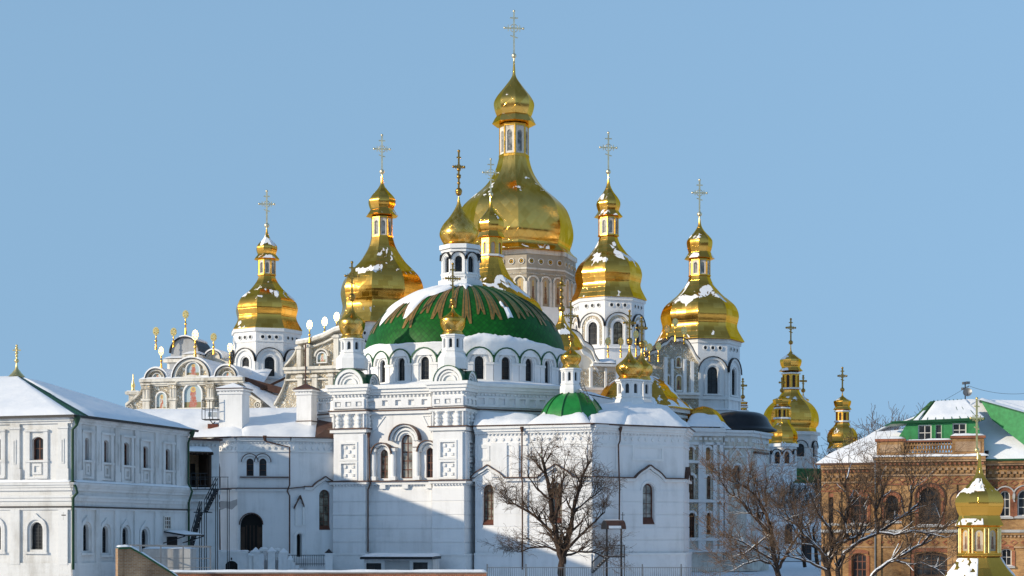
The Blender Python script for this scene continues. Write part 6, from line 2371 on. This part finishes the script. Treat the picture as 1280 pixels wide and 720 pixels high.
RO = rr.build('roof', BB, BB)
# attic storey: green boarded front with three windows under its own little hip
KA = Fr(G(1121, 151.8), G(1226, 149.6))
az = lambda y: KA.z(1170, y)
wa = [wspec(KA, 1147.5, 1164.5, 531, 551, kind='rect', nx=2, nz=2, depth=.12, frame='win_white', bar=.07), wspec(KA, 1169.5, 1177, 531, 551, kind='rect', nx=1, nz=2, depth=.12, frame='win_white', bar=.07), wspec(KA, 1190.5, 1208, 529, 546, kind='rect', nx=2, nz=2, depth=.12, frame='win_white', bar=.07)]
at = MB('wall_green', 'snow', 'metal_green', 'moss_roof')
s0, s1 = KA.s(1132), KA.s(1222)
at.panel(KA, [(s0 - 1.0, az(553)), (s1 + .3, az(551)), (s1, az(526)), (s0 + .2, az(527.5))], holes_of(wa), 0, .2, 0, 3.5)
for x in wa:
    at.ring(KA, rect(x['sc'], x['z0'], x['w'], x['h']), rect(x['sc'], x['z0'] - .08, x['w'] + .2, x['h'] + .18), 0, .05, 0, True)
e0, e1 = KA.pt(KA.s(1115), az(527), .5), KA.pt(KA.s(1231), az(524.2), .5)
t0_, t1_ = P(1163, 501.5, 154.5), P(1206, 499.5, 153.8)
at.hexa([e0 - Vector((0, 0, .18)), e1 - Vector((0, 0, .18)), e1 + Vector((.3, 4, -.18)), e0 + Vector((.3, 4, -.18)), e0, e1, e1 + Vector((.3, 4, 0)), e0 + Vector((.3, 4, 0))], 2)
eL = KA.pt(KA.s(1139), az(525.5), .5)
at.add([eL, e1, t1_, t0_], [(0, 1, 2, 3)], 3)
at.add([eL, t0_, KA.pt(KA.s(1150), az(525), -4)], [(0, 1, 2)], 3)
at.snow(eL.lerp(e1, .14), e1, t1_, t0_.lerp(t1_, .16), .13, 26, 9, 1, amp=1.0, seed=80)
at.snow(eL.lerp(e1, .03), eL.lerp(e1, .13), eL.lerp(e1, .15).lerp(t0_, .5), eL.lerp(e1, .08).lerp(t0_, .5), .10, 5, 6, 1, seed=83)
for i in range(1, 9):
    at.bar(eL.lerp(e1, i / 9) + Vector((0, 0, .06)), t0_.lerp(t1_, i / 9) + Vector((0, 0, .06)), .05, .10, 2)
at.bar(e0, e1, .16, .14, 2)
ATT = at.build('attic', BB, BB)
put(ATT, BB, KA, wa)
# long green dormer on the right slope
dm2 = MB('wall_green', 'snow', 'metal_green')
g0, g1, g2_, g3_ = P(1228, 506, 152), P(1290, 545, 147.5), P(1290, 519, 147.5), P(1226, 501, 152)
g0 = P(1240, 513, 151) - Vector((0, 0, .9))
g1 = g1 - Vector((0, 0, 1.4))
dm2.add([g0, g1, g2_, g3_], [(0, 1, 2, 3)], 0)
up_ = Vector((1.5, 6, .6))
dm2.snow(g3_ + Vector((0, 0, .05)), g2_ + Vector((0, 0, .05)), g2_ + up_, g3_ + up_, .2, 16, 6, 1)
dm2.add([g3_, g2_, g2_ + up_, g3_ + up_], [(0, 1, 2, 3)], 2)
dm2.bar(g3_, g2_, .15, .12, 2)
dm2.build('dormer', BB, BB)
ch = MB('brick_pale', 'snow')
c = P(1036.5, 577, 156)
ch.box((c.x, c.y, c.z - .3), (1.35, 1.0, 1.0), -.1)
ch.snow(c + Vector((-.7, -.5, .2)), c + Vector((.7, -.5, .2)), c + Vector((.7, .5, .2)), c + Vector((-.7, .5, .2)), .22, 5, 4, 1)
ch.build('chimney', RO, BB)
fpipe(BB, BB, K1, [(1093.8, 574), (1094, 580), (1094, 722)], .25, mat='metal_grey')
fpipe(BB, BB, K2, [(1233.5, 566), (1232, 578), (1232.5, 722)], .3, mat='metal_black')

# satellite dish and floodlight post standing on the ridge
SD_ = thing('satellite_dish', 'grey satellite dish on a short mast at the ridge of the green and snowy roof', 'satellite dish', tuple(P(1208, 499, 156.5)))
b = MB('metal_grey', 'ironwork')
c = P(1209.5, 490.5, 156.2)
aim = Vector((-.35, -.9, .25)).normalized()
ax1 = aim.cross(Vector((0, 0, 1))).normalized()
ax2 = ax1.cross(aim)
vs, fs = [], []
for j in range(5):
    r_ = .44 * j / 4
    for i in range(16):
        a = 2 * math.pi * i / 16
        vs.append(c + ax1 * r_ * math.cos(a) + ax2 * r_ * math.sin(a) + aim * (r_ * r_ * .5))
for j in range(4):
    for i in range(16):
        fs.append((j * 16 + i, j * 16 + (i + 1) % 16, (j + 1) * 16 + (i + 1) % 16, (j + 1) * 16 + i))
b.add(vs, fs, 0, True)
b.build('dish', SD_, SD_)
b = MB('ironwork', 'metal_grey')
b.bar(P(1206.5, 502, 156.6), P(1206.5, 480, 156.6), .09)
b.bar(P(1204, 485.5, 156.6), P(1211, 483, 156.4), .08)
b.bar(c, P(1206.5, 491, 156.6), .08)
b.bar(c - ax2 * .3, c + aim * .55, .04)
for px, py in ((1205.5, 479), (1209.5, 478.5), (1204.5, 486)):
    q = P(px, py, 156.5)
    b.box(q, (.34, .3, .24), .3, 1)
b.build('mast', SD_, SD_)
for a, b_, lab, sag in (((1207, 485, 156.5), (1000, 560, 200), 'thin cable running down left from the roof mast towards the bare trees', 1.2), ((1210, 482, 156.5), (1300, 489, 150), 'thin cable leaving the roof mast to the right across the sky', .5)):
    mb = MB('ironwork')
    q0, q1 = P(*a), P(*b_)
    mb.tube([q0.lerp(q1, i / 16) - Vector((0, 0, sag * 4 * (i / 16) * (1 - i / 16))) for i in range(17)], .016, 4)
    o = mb.build('power_cable')
    o['label'], o['category'], o['group'] = lab, 'cable', 'cables at the roof mast'

# ------------------------------------------------------------------ gilded chapel turret in front of the brick building
YT = 60.0
CT = thing('chapel', 'small gilded octagonal chapel turret with painted saints in front of the brick wall', 'chapel', (Xp(1224.5, YT), YT, 0))
tx = Xp(1224.5, YT)
m = lambda v: metre(v, YT)
VT = math.radians(4)
b = MB('gold_dome')
bulb(b, 1224.5, YT, [[(1.6, 568), (2.2, 578), (4, 589), (9, 599), (18, 609), (27, 617), (30.6, 624), (31, 631), (28.5, 640), (26.5, 644), (27.5, 649), (31.5, 657)], [(31.5, 657), (27, 658.5)]], 8, VT, True)
TD = b.build('gilded_dome', CT, CT)
b = MB('snow')
gpf = spline([(2.2, 578), (4, 589), (9, 599), (18, 609), (27, 617), (30.6, 624), (31, 631), (28.5, 640), (26.5, 644), (27.5, 649), (31.5, 657)], 5)


def oct_r(th):
    """distance factor of an octagon's side in direction th"""
    a = (th - VT) % (math.pi / 4) - math.pi / 8
    return math.cos(math.pi / 8) / math.cos(a)


def turret_snow(th0, th1, i0, i1, off, seed):
    nt, nj = 28, i1 - i0
    vs = []
    for i in range(nt + 1):
        th = math.radians(th0 + (th1 - th0) * i / nt)
        for j in range(nj + 1):
            h_, y = gpf[i0 + j]
            e = min(min(i, nt - i) / 3.0, min(j, nj - j) / 2.0, 1)
            wob = noise.noise(Vector((th * 5, j * .35, seed))) +   .22 * noise.noise(Vector((th * 14, j * .9, seed)))
            k = off * math.sqrt(max(0, e)) * (1 + wob) - (0 if e > 0 and wob > -.22 else .05)
            r = m(h_) * oct_r(th) + k
            vs.append((tx + r * math.sin(th), YT - r * math.cos(th), Zp(y, YT) + max(k, 0) * .6))
    b.add(vs, [(i * (nj + 1) + j, i * (nj + 1) + j + 1, (i + 1) * (nj + 1) + j + 1, (i + 1) * (nj + 1) + j) for i in range(nt) for j in range(nj)], 0, True)


turret_snow(-62, 1, 9, 19, .018, 1)
b.build('snow', TD, CT)
b = MB('snow')
turret_snow(-80, -5, 44, 50, .025, 5)
b.build('snow', TD, CT)
dz0, dz1 = Zp(694, YT), Zp(658, YT)
LT = oct_drum(CT, CT, 'lantern', tx, YT, m(24), dz0, dz1, 8, VT, wall='gold_plain', trim='gold_plain', cornice=[(dz0, .10, .10), (dz1 - .10, .10, .06)], simple=True)
for f, mid in oct_frames(tx, YT, m(24), 8, VT):
    if abs(math.degrees(mid)) > 100:
        continue
    ib = MB('icon_dark', 'gold_plain')
    lo = arch(f.L / 2, dz0 + .16, f.L * .56, dz1 - dz0 - .30, 10)
    ib.poly(f, lo, .012, 0, True)
    ib.ring(f, lo, grow(lo, 1.16, (f.L / 2, (dz0 + dz1) / 2)), 0, .035, 1, True)
    ib.build('icon_panel', LT, CT)
pm = MB('gold_bright')
for k in range(8):
    t = VT + 2 * math.pi * k / 8
    for dt in (-.10, .10):
        pm.tube([(tx + m(25.2) * math.sin(t + dt), YT - m(25.2) * math.cos(t + dt), z) for z in (dz0 + .08, dz1 - .08)], m(1.7), 8)
pm.build('column', LT, CT)
b = MB('gold_plain', 'snow')
rp = [(25, 692), (27, 697), (32, 705), (41, 716), (54, 728), (66, 736), (70, 742)]
bulb(b, 1224.5, YT, [rp], 8, VT, True)
b.lathe(tx, YT, [(m(27), Zp(692, YT)), None, (m(28.5), Zp(693.5, YT)), None, (m(28.5), Zp(695, YT))], 8, VT, True)
gpf = spline(rp, 5)
BRF = b.build('swept_roof', CT, CT)
b = MB('snow')
turret_snow(-88, -18, 5, 22, .03, 9)
b.build('snow', BRF, CT)
b = MB('snow')
turret_snow(64, 96, 4, 30, .03, 12)
b.build('snow', BRF, CT)
b = MB('gold_bright')
cross(b, Xp(1221, YT), YT, Zp(566, YT), Zp(498, YT) - Zp(566, YT), m(2.0), .5, arm=.30)
b.lathe(tx - m(2), YT, [(m(1.4), Zp(562, YT)), (m(2.0), Zp(574, YT))], 8)
b.build('cross', TD, CT)
oct_drum(CT, CT, 'wall', tx, YT, m(62), -1.5, Zp(741, YT), 8, VT, wall='plaster_white', win=None, simple=True)

# ------------------------------------------------------------------ bare trees


def tree(name, label, cat, base, height, spread, seed, levels=5, thick=.24, bark_m='bark', twig='twig_dark', fork=2, group=None, lean=(0, 0), up=.5, limb0=None, ends=None, droop=0.0, minr=.012, dense=.3, thin=.72):
    rng = random.Random(seed)
    T = thing(name, label, cat, base, group)
    tb, cb = MB(bark_m), MB(twig)

    def grow_(p, d, L, r, lv):
        n = 4 if lv < 3 else 3
        pts, rr = [p], [r]
        q = Vector(p)
        dd = Vector(d)
        for i in range(n):
            wob = .20 + .06 * lv
            dd = (dd + Vector((rng.uniform(-wob, wob), rng.uniform(-wob, wob), rng.uniform(-wob, wob) * .7 + (up * .12 - droop * .1 * max(0, lv - 2))))).normalized()
            q = q + dd * (L / n)
            pts.append(q)
            rr.append(max(minr, r * (1 - .42 * (i + 1) / n)))
        (tb if lv <= 2 else cb).tube(pts, rr, 7 if lv <= 1 else (5 if lv == 2 else 3))
        if lv >= levels:
            return
        kids = fork + (1 if lv > 0 else 0) + (1 if lv >= 3 and rng.random() < dense else 0)
        for i in range(kids):
            k = 1.0 if i == 0 else rng.uniform(.35, .95)
            x = k * n
            j = min(n - 1, int(x))
            sp_ = pts[j].lerp(pts[j + 1], x - j)
            rad = rr[j] * (1 - (x - j)) + rr[j + 1] * (x - j)
            axis = Vector((rng.uniform(-1, 1), rng.uniform(-1, 1), rng.uniform(-.3, .5)))
            axis = (axis - dd * axis.dot(dd)).normalized()
            ang = rng.uniform(.15, .4) if i == 0 else rng.uniform(.5, 1.05)
            nd = (dd * math.cos(ang) + axis * math.sin(ang)).normalized()
            grow_(sp_, nd, L * rng.uniform(.62, .86), max(minr, rad * rng.uniform(.55, .8)), lv + 1)

    b0 = Vector(base)
    if limb0 is None:
        grow_(b0, Vector((lean[0], lean[1], 1)).normalized(), height * .34, thick, 0)
    else:
        for pts, r in limb0:
            pts = [Vector(p) for p in pts]
            sm = []
            for i in range(len(pts) - 1):
                for j in range(4):
                    k = j / 4
                    sm.append(pts[i].lerp(pts[i + 1], k) + Vector((rng.uniform(-1, 1), rng.uniform(-1, 1), rng.uniform(-1, 1))) * r * .25)
            sm.append(pts[-1])
            r *= .85
            rr = [r * (1 - .62 * i / (len(sm) - 1)) for i in range(len(sm))]
            tb.tube(sm, rr, 8)
            for i in range(3, len(sm)):
                if i == len(sm) - 1 or rng.random() < thin:
                    d = (sm[i] - sm[i - 1]).normalized()
                    for q in range(2 if i == len(sm) - 1 else 1 + (rng.random() < .5)):
                        ax_ = Vector((rng.uniform(-1, 1), rng.uniform(-1, 1), rng.uniform(-.2, 1)))
                        nd = (d * rng.uniform(.5, 1.1) + ax_ * .7).normalized()
                        grow_(sm[i], nd, spread * rng.uniform(.7, 1.15), max(minr, rr[i] * .6), 2)
    tr = tb.build('trunk', T, T)
    cb.build('crown', T, T)
    return T


def limbs(Y, rows, dy=1.2, seed=0):
    rng = random.Random(seed)
    out = []
    for pts, r in rows:
        k = rng.uniform(-dy, dy)
        n = len(pts) - 1
        out.append(([P(px, py, Y + k * i / max(1, n)) for i, (px, py) in enumerate(pts)], r))
    return out


Y_ = 134.0
tree('bare_tree', 'bare dark tree with a rounded crown against the white apse', 'tree', tuple(P(703, 731, Y_)), 11, 1.35, 3, 5, group='bare winter trees', twig='twig_dark', minr=.0095, droop=.5, dense=1.0,
     limb0=limbs(Y_, [([(703, 731), (702, 700), (696, 672), (691, 650), (688, 625), (683, 598), (678, 575)], .36),
                      ([(703, 715), (706, 690), (713, 665), (716, 640), (724, 610), (733, 585)], .30),
                      ([(696, 672), (680, 655), (664, 641), (645, 630), (634, 630)], .17),
                      ([(706, 690), (722, 672), (740, 655), (756, 640)], .17),
                      ([(700, 690), (683, 683), (665, 684), (648, 690)], .14),
                      ([(705, 695), (722, 690), (742, 690), (756, 698)], .13),
                      ([(691, 650), (700, 630), (703, 605), (706, 580)], .15),
                      ([(688, 625), (672, 612), (660, 596)], .13), ([(716, 640), (735, 625), (752, 612)], .13)], 1.6, 5))
Y_ = 118.0
tree('bare_tree', 'bare tree with snow on its low limbs and tan twigs before the shaded apse', 'tree', tuple(P(974, 735, Y_)), 9, 1.25, 8, 5, group='bare winter trees', bark_m='bark_snowy', twig='twig_tan', minr=.010, dense=.1, thin=.68,
     limb0=limbs(Y_, [([(974, 735), (972, 712), (967, 690), (962, 668), (950, 652), (936, 640)], .26),
                      ([(967, 690), (964, 660), (957, 640), (945, 620), (930, 606), (912, 600)], .17),
                      ([(970, 706), (950, 700), (932, 704), (918, 712)], .13),
                      ([(968, 700), (950, 690), (930, 678), (915, 672), (902, 670)], .12),
                      ([(972, 712), (982, 695), (990, 680), (1002, 662), (1013, 652)], .16),
                      ([(936, 640), (925, 625), (910, 615), (900, 600)], .10), ([(950, 652), (958, 632), (956, 612), (964, 596)], .10),
                      ([(962, 668), (944, 682), (930, 692), (915, 696)], .10), ([(957, 640), (938, 642), (920, 640)], .08)], 1.2, 9))
Y_ = 100.0
tree('bare_tree', 'large dark spreading tree with snow-lined branches in front of the brick wall', 'tree', tuple(P(1036, 745, Y_)), 9, 1.3, 15, 5, group='bare winter trees', bark_m='bark_snowy', twig='twig_dark', minr=.010, dense=.0, thin=.6,
     limb0=limbs(Y_, [([(1036, 745), (1034, 715), (1034, 698), (1044, 682), (1060, 674), (1075, 668)], .26),
                      ([(1052, 745), (1046, 712), (1056, 690), (1076, 676), (1098, 666), (1118, 652), (1136, 640), (1150, 628)], .20),
                      ([(1080, 745), (1090, 718), (1108, 704), (1130, 692), (1152, 680), (1172, 660), (1180, 640)], .17),
                      ([(1034, 700), (1020, 682), (1005, 668), (995, 655), (980, 648)], .14),
                      ([(1032, 712), (1012, 702), (996, 698), (978, 694)], .12),
                      ([(1060, 674), (1056, 650), (1062, 628), (1056, 606), (1062, 585)], .15),
                      ([(1044, 682), (1036, 660), (1022, 640), (1012, 616)], .13),
                      ([(1098, 666), (1094, 640), (1104, 616), (1100, 596)], .12),
                      ([(1098, 666), (1118, 668), (1140, 664), (1160, 666), (1182, 672)], .11),
                      ([(1118, 700), (1136, 706), (1154, 704), (1172, 712)], .10),
                      ([(1136, 640), (1140, 618), (1148, 600)], .09), ([(1075, 668), (1080, 645), (1078, 622)], .10)], 1.2, 19))
for px, py, Y, h_, sd, th in ((1022, 660, 215, 15, 31, .28), (1006, 660, 205, 13, 32, .25), (1040, 655, 190, 11.5, 37, .22)):
    tree('bare_tree', {31: 'dark bare tree between the far gilded church and the brick house, tallest of three', 32: 'dark bare tree just right of the far white church tower', 37: 'thin bare tree at the left corner of the brick house'}[sd], 'tree', (Xp(px, Y), Y, 0), h_, 2, sd, 6, th, group='bare winter trees', minr=.02, up=.9)
for px, Y, h_, sd in ((1112, 185, 19.0, 41), (1090, 190, 16.5, 43), (1142, 188, 18.2, 47)):
    tree('bare_tree', {41: 'bare tree top behind the snowy roof, tallest left of the green attic', 43: 'bare tree top showing over the lowest left part of the snowy roof', 47: 'bare tree top just behind the upper left edge of the green attic roof'}[sd], 'tree', (Xp(px, Y), Y, 0), h_, 2, sd, 6, .25, group='trees behind the brick house', minr=.022, up=.9)

# ------------------------------------------------------------------ foreground pieces
YW = 92.0
LW = thing('brick_wall', 'low red brick wall along the bottom with snow lying on its coping', 'wall', (-12, YW, 0))
f = Fr(G(196, YW), G(608, YW + .4))
b = MB('brick_red', 'concrete')
zt = f.z(400, 716.5)
b.fbox(f, 0, f.L, -2, zt, -.5, 0)
b.fbox(f, -.05, f.L + .05, zt, zt + .05, -.58, .08, 1)
b.build('wall', LW, LW)
b = MB('snow')
b.snow(f.pt(-.05, zt + .05, .09), f.pt(f.L + .05, zt + .05, .09), f.pt(f.L + .05, zt + .05, -.58), f.pt(-.05, zt + .05, -.58), .12, 90, 4, amp=.5)
b.build('snow', LW, LW)
SW = thing('stair_parapet', 'sloping brick stair parapet with green metal coping and snow', 'parapet', (-22, 88, 0))
f = Fr(G(148, 89), G(222, 90.5))
b = MB('brick_pale')
out = [(148, 686.5), (163, 686), (176, 693), (214, 717), (226, 726)]
pts = [f.at(a, c) for a, c in out]
b.panel(f, [(pts[0][0], -2), (pts[-1][0], -2)] + pts[::-1], [], 0, 0, 0, .5)
b.fbox(f, f.s(147), f.s(153), -2, f.z(150, 685.5), -.5, .08, 0)
b.build('wall', SW, SW)
b = MB('metal_green', 'snow')
b.band(f, pts, .10, -.3, .1, 0)
for i in range(len(pts) - 1):
    a, c = pts[i], pts[i + 1]
    b.snow(f.pt(a[0], a[1] + .10, .0), f.pt(c[0], c[1] + .10, .0), f.pt(c[0], c[1] + .13, -.75), f.pt(a[0], a[1] + .13, -.75), .09, 10, 4, 1)
b.build('coping', SW, SW)

# welded pipe frame over the cellar entrance
SF = thing('pipe_frame', 'grey welded pipe frame round the cellar stairs below the left house', 'railing', (-26, 108, 0))
b = MB('metal_grey', 'concrete')
Yf = 110.0
for px in (156, 175, 201, 229, 263):
    b.bar(P(px, 735, Yf), P(px, 682 if px < 262 else 683.5, Yf), .08)
for py0, py1, w_ in ((681.5, 683.5, .12), (697, 698, .05), (709, 709.5, .05)):
    b.bar(P(155, py0, Yf), P(264, py1, Yf), w_)
b.bar(P(263, 683.5, Yf), P(263, 683, Yf + 6), .08)
b.bar(P(156, 682, Yf), P(160, 680, Yf + 6), .08)
b.bar(P(263, 735, Yf + 6), P(263, 683, Yf + 6), .08)
b.build('frame', SF, SF)
b = MB('concrete', 'snow')
q = P(212, 700, Yf + 4)
b.box((q.x, q.y, 1.6), (3.4, 2.2, 3.4))
b.snow(Vector((q.x - 1.7, q.y - 1.1, 3.3)), Vector((q.x + 1.7, q.y - 1.1, 3.3)), Vector((q.x + 1.7, q.y + 1.1, 3.3)), Vector((q.x - 1.7, q.y + 1.1, 3.3)), .12, 8, 5, 1)
b.build('base', SF, SF)

# terrace with balustrade and steps before the arched door
TE = thing('terrace', 'white balustraded terrace with snow-capped posts and steps before the arched door', 'terrace', (-21, 151, 0))
b = MB('plaster_white', 'snow', 'trim_white', 'dark_inside', 'metal_black')
f = Fr(G(272, 151.5), G(412, 152.5))
zt = f.z(300, 692)
b.fbox(f, 0, f.s(330), 0, zt, -5, 0)
b.fbox(f, f.s(330), f.s(412), 0, f.z(380, 698), -5, -1.2)
b.fbox(f, -.1, f.s(310), zt, zt + .18, -.4, .1, 2)
b.snow(f.pt(-.1, zt + .18, .12), f.pt(f.s(312), zt + .18, .12), f.pt(f.s(312), zt + .18, -.5), f.pt(-.1, zt + .18, -.5), .12, 16, 4, 1)
dl = arch(f.s(289.5), f.z(289, 722), metre(15, 151), f.z(289, 701) - f.z(289, 722), 10, .6)
b.poly(f, dl, .03, 3)
b.ring(f, dl[1:] + dl[:1], grow(dl, 1.1, (f.s(289.5), f.z(289, 712)))[1:] + grow(dl, 1.1, (f.s(289.5), f.z(289, 712)))[:1], 0, .12, 2, True)
b.bar(f.pt(f.s(289.5), f.z(289, 700), .1), f.pt(f.s(289.5), f.z(289, 697), .1), .1, m=4)
for i in range(7):
    px = 348 + i * 5
    b.fbox(f, f.s(px), f.s(px + 6), 0, zt - .28 * i, -1.1, .2 + .0 * i, 0)
b.build('base', TE, TE)
for px, yt in ((319.5, 691), (339.5, 690.5), (354.5, 692), (314, 695), (363, 701), (411, 693)):
    pb = MB('trim_white', 'snow', 'metal_black')
    s_, z1 = f.s(px), f.z(px, yt)
    w_ = metre(4.6, 151) if px not in (314, 363) else metre(3, 151)
    pb.fbox(f, s_ - w_, s_ + w_, 0, z1, -w_ * 1.6, .15)
    pb.fbox(f, s_ - w_ * 1.2, s_ + w_ * 1.2, z1, z1 + .12, -w_ * 1.8, .25)
    p4 = [f.pt(s_ + k * w_ * 1.2, z1 + .12, d) for k, d in ((-1, .25), (1, .25), (1, -w_ * 1.8), (-1, -w_ * 1.8))] + [f.pt(s_, z1 + .55, -w_ * .7)]
    pb.add(p4, [(0, 1, 4), (1, 2, 4), (2, 3, 4), (3, 0, 4)], 1 if px != 411 else 2)
    pb.build('post', TE, TE)
b = MB('trim_white', 'snow')
for px0, px1 in ((324, 335), (344, 350)):
    z0 = f.z(330, 700)
    b.fbox(f, f.s(px0), f.s(px1), z0 + .85, z0 + 1.05, -.5, 0)
    b.snow(f.pt(f.s(px0), z0 + 1.05, 0), f.pt(f.s(px1), z0 + 1.05, 0), f.pt(f.s(px1), z0 + 1.05, -.5), f.pt(f.s(px0), z0 + 1.05, -.5), .1, 5, 3, 1)
    n = 3 if px0 < 330 else 2
    for i in range(n):
        baluster(b, f, f.s(px0) + (f.s(px1) - f.s(px0)) * (i + .5) / n, z0, z0 + .85, .14, -.25)
b.build('balustrade', TE, TE)
b = MB('ironwork')
for y in (694, 705):
    b.bar(f.pt(f.s(360), f.z(380, y), -.2), f.pt(f.s(410), f.z(380, y), -.2), .06)
for i in range(22):
    s_ = f.s(361) + (f.s(409) - f.s(361)) * i / 21
    b.bar(f.pt(s_, f.z(380, 708), -.2), f.pt(s_, f.z(380, 694), -.2), .035)
b.build('railing', TE, TE)

# low flat annex under the facade
AN = thing('flat_annex', 'low flat-roofed white annex with dark windows at the foot of the facade', 'annex', (-12, 148, 0))
f = Fr(G(452, 149.5), G(542, 148.6))
b = MB('plaster_old', 'snow', 'metal_black', 'concrete')
zt = f.z(500, 699)
wn = [wspec(f, 457.5, 476.5, 704, 716, kind='rect', nx=2, nz=1, depth=.3, frame='ironwork'), wspec(f, 516, 534.5, 703, 715, kind='rect', nx=2, nz=1, depth=.3, frame='ironwork')]
b.panel(f, [(f.s(455), -.3), (f.s(541), -.3), (f.s(541), zt), (f.s(455), zt)], holes_of(wn), 0, .4, 0, 3.6)
b.fbox(f, f.s(481), f.s(512), -.2, f.z(500, 701), 0, .04, 3)
b.fbox(f, f.s(452), f.s(542), zt, zt + .22, -4.0, .7, 2)
b.snow(f.pt(f.s(452), zt + .22, .7), f.pt(f.s(542), zt + .22, .7), f.pt(f.s(542), zt + .28, -4), f.pt(f.s(452), zt + .28, -4), .2, 24, 6, 1)
b.build('wall', AN, AN)
put(AN, AN, f, wn)

# covered outer stair against the apse
PO = thing('entrance_porch', 'barrel-roofed porch with a dark iron stair against the shaded apse wall', 'porch', (10, 150, 0))
b = MB('metal_brown', 'snow', 'metal_black')
cx0, cx1 = P(756, 660, 149), P(782, 660, 149)
zr0 = Zp(661.5, 149)
r = metre(9.5, 149) * 1.2
n = 10
axx = (Vector((cx1.x, 151.0, 0)) - Vector((cx0.x, 150.2, 0))).normalized()
nn = Vector((-axx.y, axx.x, 0))
st = Vector((cx0.x, 150.0, zr0))
Lr = (cx1 - cx0).length
v0 = [st + nn * (r * math.cos(math.pi * i / n) * .8) + Vector((0, 0, r * math.sin(math.pi * i / n) * 1.0)) for i in range(n + 1)]
v1 = [v + axx * Lr for v in v0]
b.add(v0 + v1, [(i, i + 1, n + 2 + i, n + 1 + i) for i in range(n)], 0, True)
b.add([v + axx * .02 for v in v1], [tuple(range(n + 1))], 2)
b.add(v0, [tuple(range(n + 1))], 2)
vv = [v + Vector((0, 0, .06)) - nn * .02 for v in v0[7:]] + [v + Vector((0, 0, .06)) - nn * .02 for v in v1[7:]]
b.add([v + axx * .15 for v in vv[:4]] + [v - axx * .5 for v in vv[4:]], [(i, i + 1, 5 + i, 4 + i) for i in (2,)], 1, True)
b.snow(v0[4] + Vector((0, 0, .02)), v1[4] + Vector((0, 0, .02)), v1[3] + Vector((0, 0, .02)), v0[3] + Vector((0, 0, .02)), .15, 8, 3, 1)
tp = v1[n // 2]
b.bar(tp, tp + Vector((0, 0, .75)), .06, m=2)
b.bar(tp + Vector((-.18, 0, .5)), tp + Vector((.18, 0, .5)), .05, m=2)
b.build('roof', PO, PO)
b = MB('metal_black', 'dark_inside')
for px, yb in ((758.5, 735), (776.5, 735)):
    b.bar(P(px, 735, 149), P(px, 661, 149), .16)
b.build('post', PO, PO)
b = MB('ironwork', 'snow')
Ys = 148.2
b.box((Xp(771, Ys), Ys + .3, Zp(696, Ys)), (metre(20, Ys), 1.6, .12))
for a, c in (((761, 696), (740, 716)),):
    for dy in (-.5, .9):
        q0, q1 = P(a[0], a[1], Ys) + Vector((0, dy, 0)), P(c[0], c[1], Ys) + Vector((0, dy, 0))
        b.bar(q0, q1, .06, .2)
        b.bar(q0 + Vector((0, 0, .95)), q1 + Vector((0, 0, .95)), .06)
        for i in range(14):
            q = q0.lerp(q1, i / 13)
            b.bar(q, q + Vector((0, 0, .95)), .03)
    for i in range(8):
        q = P(a[0], a[1], Ys).lerp(P(c[0], c[1], Ys), (i + .5) / 8)
        b.box(q + Vector((0, .2, 0)), (.26, 1.3, .05))
        b.box(q + Vector((0, .2, .05)), (.2, 1.0, .04), m=1)
for i in range(14):
    q = P(761, 696, Ys).lerp(P(780.5, 696, Ys), i / 13) + Vector((0, -.5, 0))
    b.bar(q, q + Vector((0, 0, 1.05)), .03)
b.bar(P(761, 696, Ys) + Vector((0, -.5, 1.05)), P(780.5, 696, Ys) + Vector((0, -.5, 1.05)), .06)
b.bar(P(780.5, 735, Ys), P(780.5, 681, Ys), .07)
b.build('stair', PO, PO)

# thin railing fence along the bottom
FE = thing('metal_fence', 'thin grey metal fence of upright bars crossing the foot of the apse', 'fence', (0, 112, 0))
b = MB('metal_grey')
rb = MB('metal_grey')
Yq = 112.0
x0, x1 = Xp(609, Yq), Xp(900, Yq)
zt, zb = Zp(709.5, Yq), Zp(738, Yq)
for z in (zt, zb + .25):
    rb.bar((x0, Yq, z), (x1, Yq, z), .05)
n = 110
for i in range(n + 1):
    x = x0 + (x1 - x0) * i / n
    b.bar((x, Yq, zb), (x, Yq, zt), .025)
for i in range(7):
    x = x0 + (x1 - x0) * i / 6
    rb.bar((x, Yq + .01, 0), (x, Yq + .01, zt + .25), .09)
rb.build('rail', FE, FE)
b.build('bar', FE, FE)
# rooftop catwalk cage beside the big chimney
CG = thing('roof_platform', 'black iron platform with railing and lamps beside the big white chimney', 'platform', tuple(P(262, 520, 159.0)))
b = MB('ironwork', 'lamp_white', 'rust_patch')
Yc_ = 158.6
for px in (252.5, 262, 272.5):
    for dy in (0, 1.6):
        b.bar(P(px, 524, Yc_) + Vector((0, dy, 0)), P(px, 500 if px < 270 else 497, Yc_) + Vector((0, dy, 0)), .06)
for py in (500, 511, 524):
    for dy in (0, 1.6):
        b.bar(P(252.5, py, Yc_) + Vector((0, dy, 0)), P(273, py, Yc_) + Vector((0, dy, 0)), .06)
    b.bar(P(252.5, py, Yc_), P(252.5, py, Yc_) + Vector((0, 1.6, 0)), .05)
q = P(263, 524, Yc_)
b.box((q.x, q.y + .8, q.z), (1.7, 1.6, .06))
for px, py in ((262.5, 518), (269, 518)):
    q = P(px, py, Yc_ + .5)
    b.box((q.x, q.y, q.z), (.38, .3, .45), .2, 1)
b.bar(P(262, 524, Yc_ + .6), P(269, 534, Yc_ + .6), .08)
b.bar(P(269, 527, Yc_ + .6), P(262, 534, Yc_ + .6), .08)
b.box(P(266, 533, Yc_ + .7), (1.0, .7, .45), .2, 2)
b.build('frame', CG, CG)
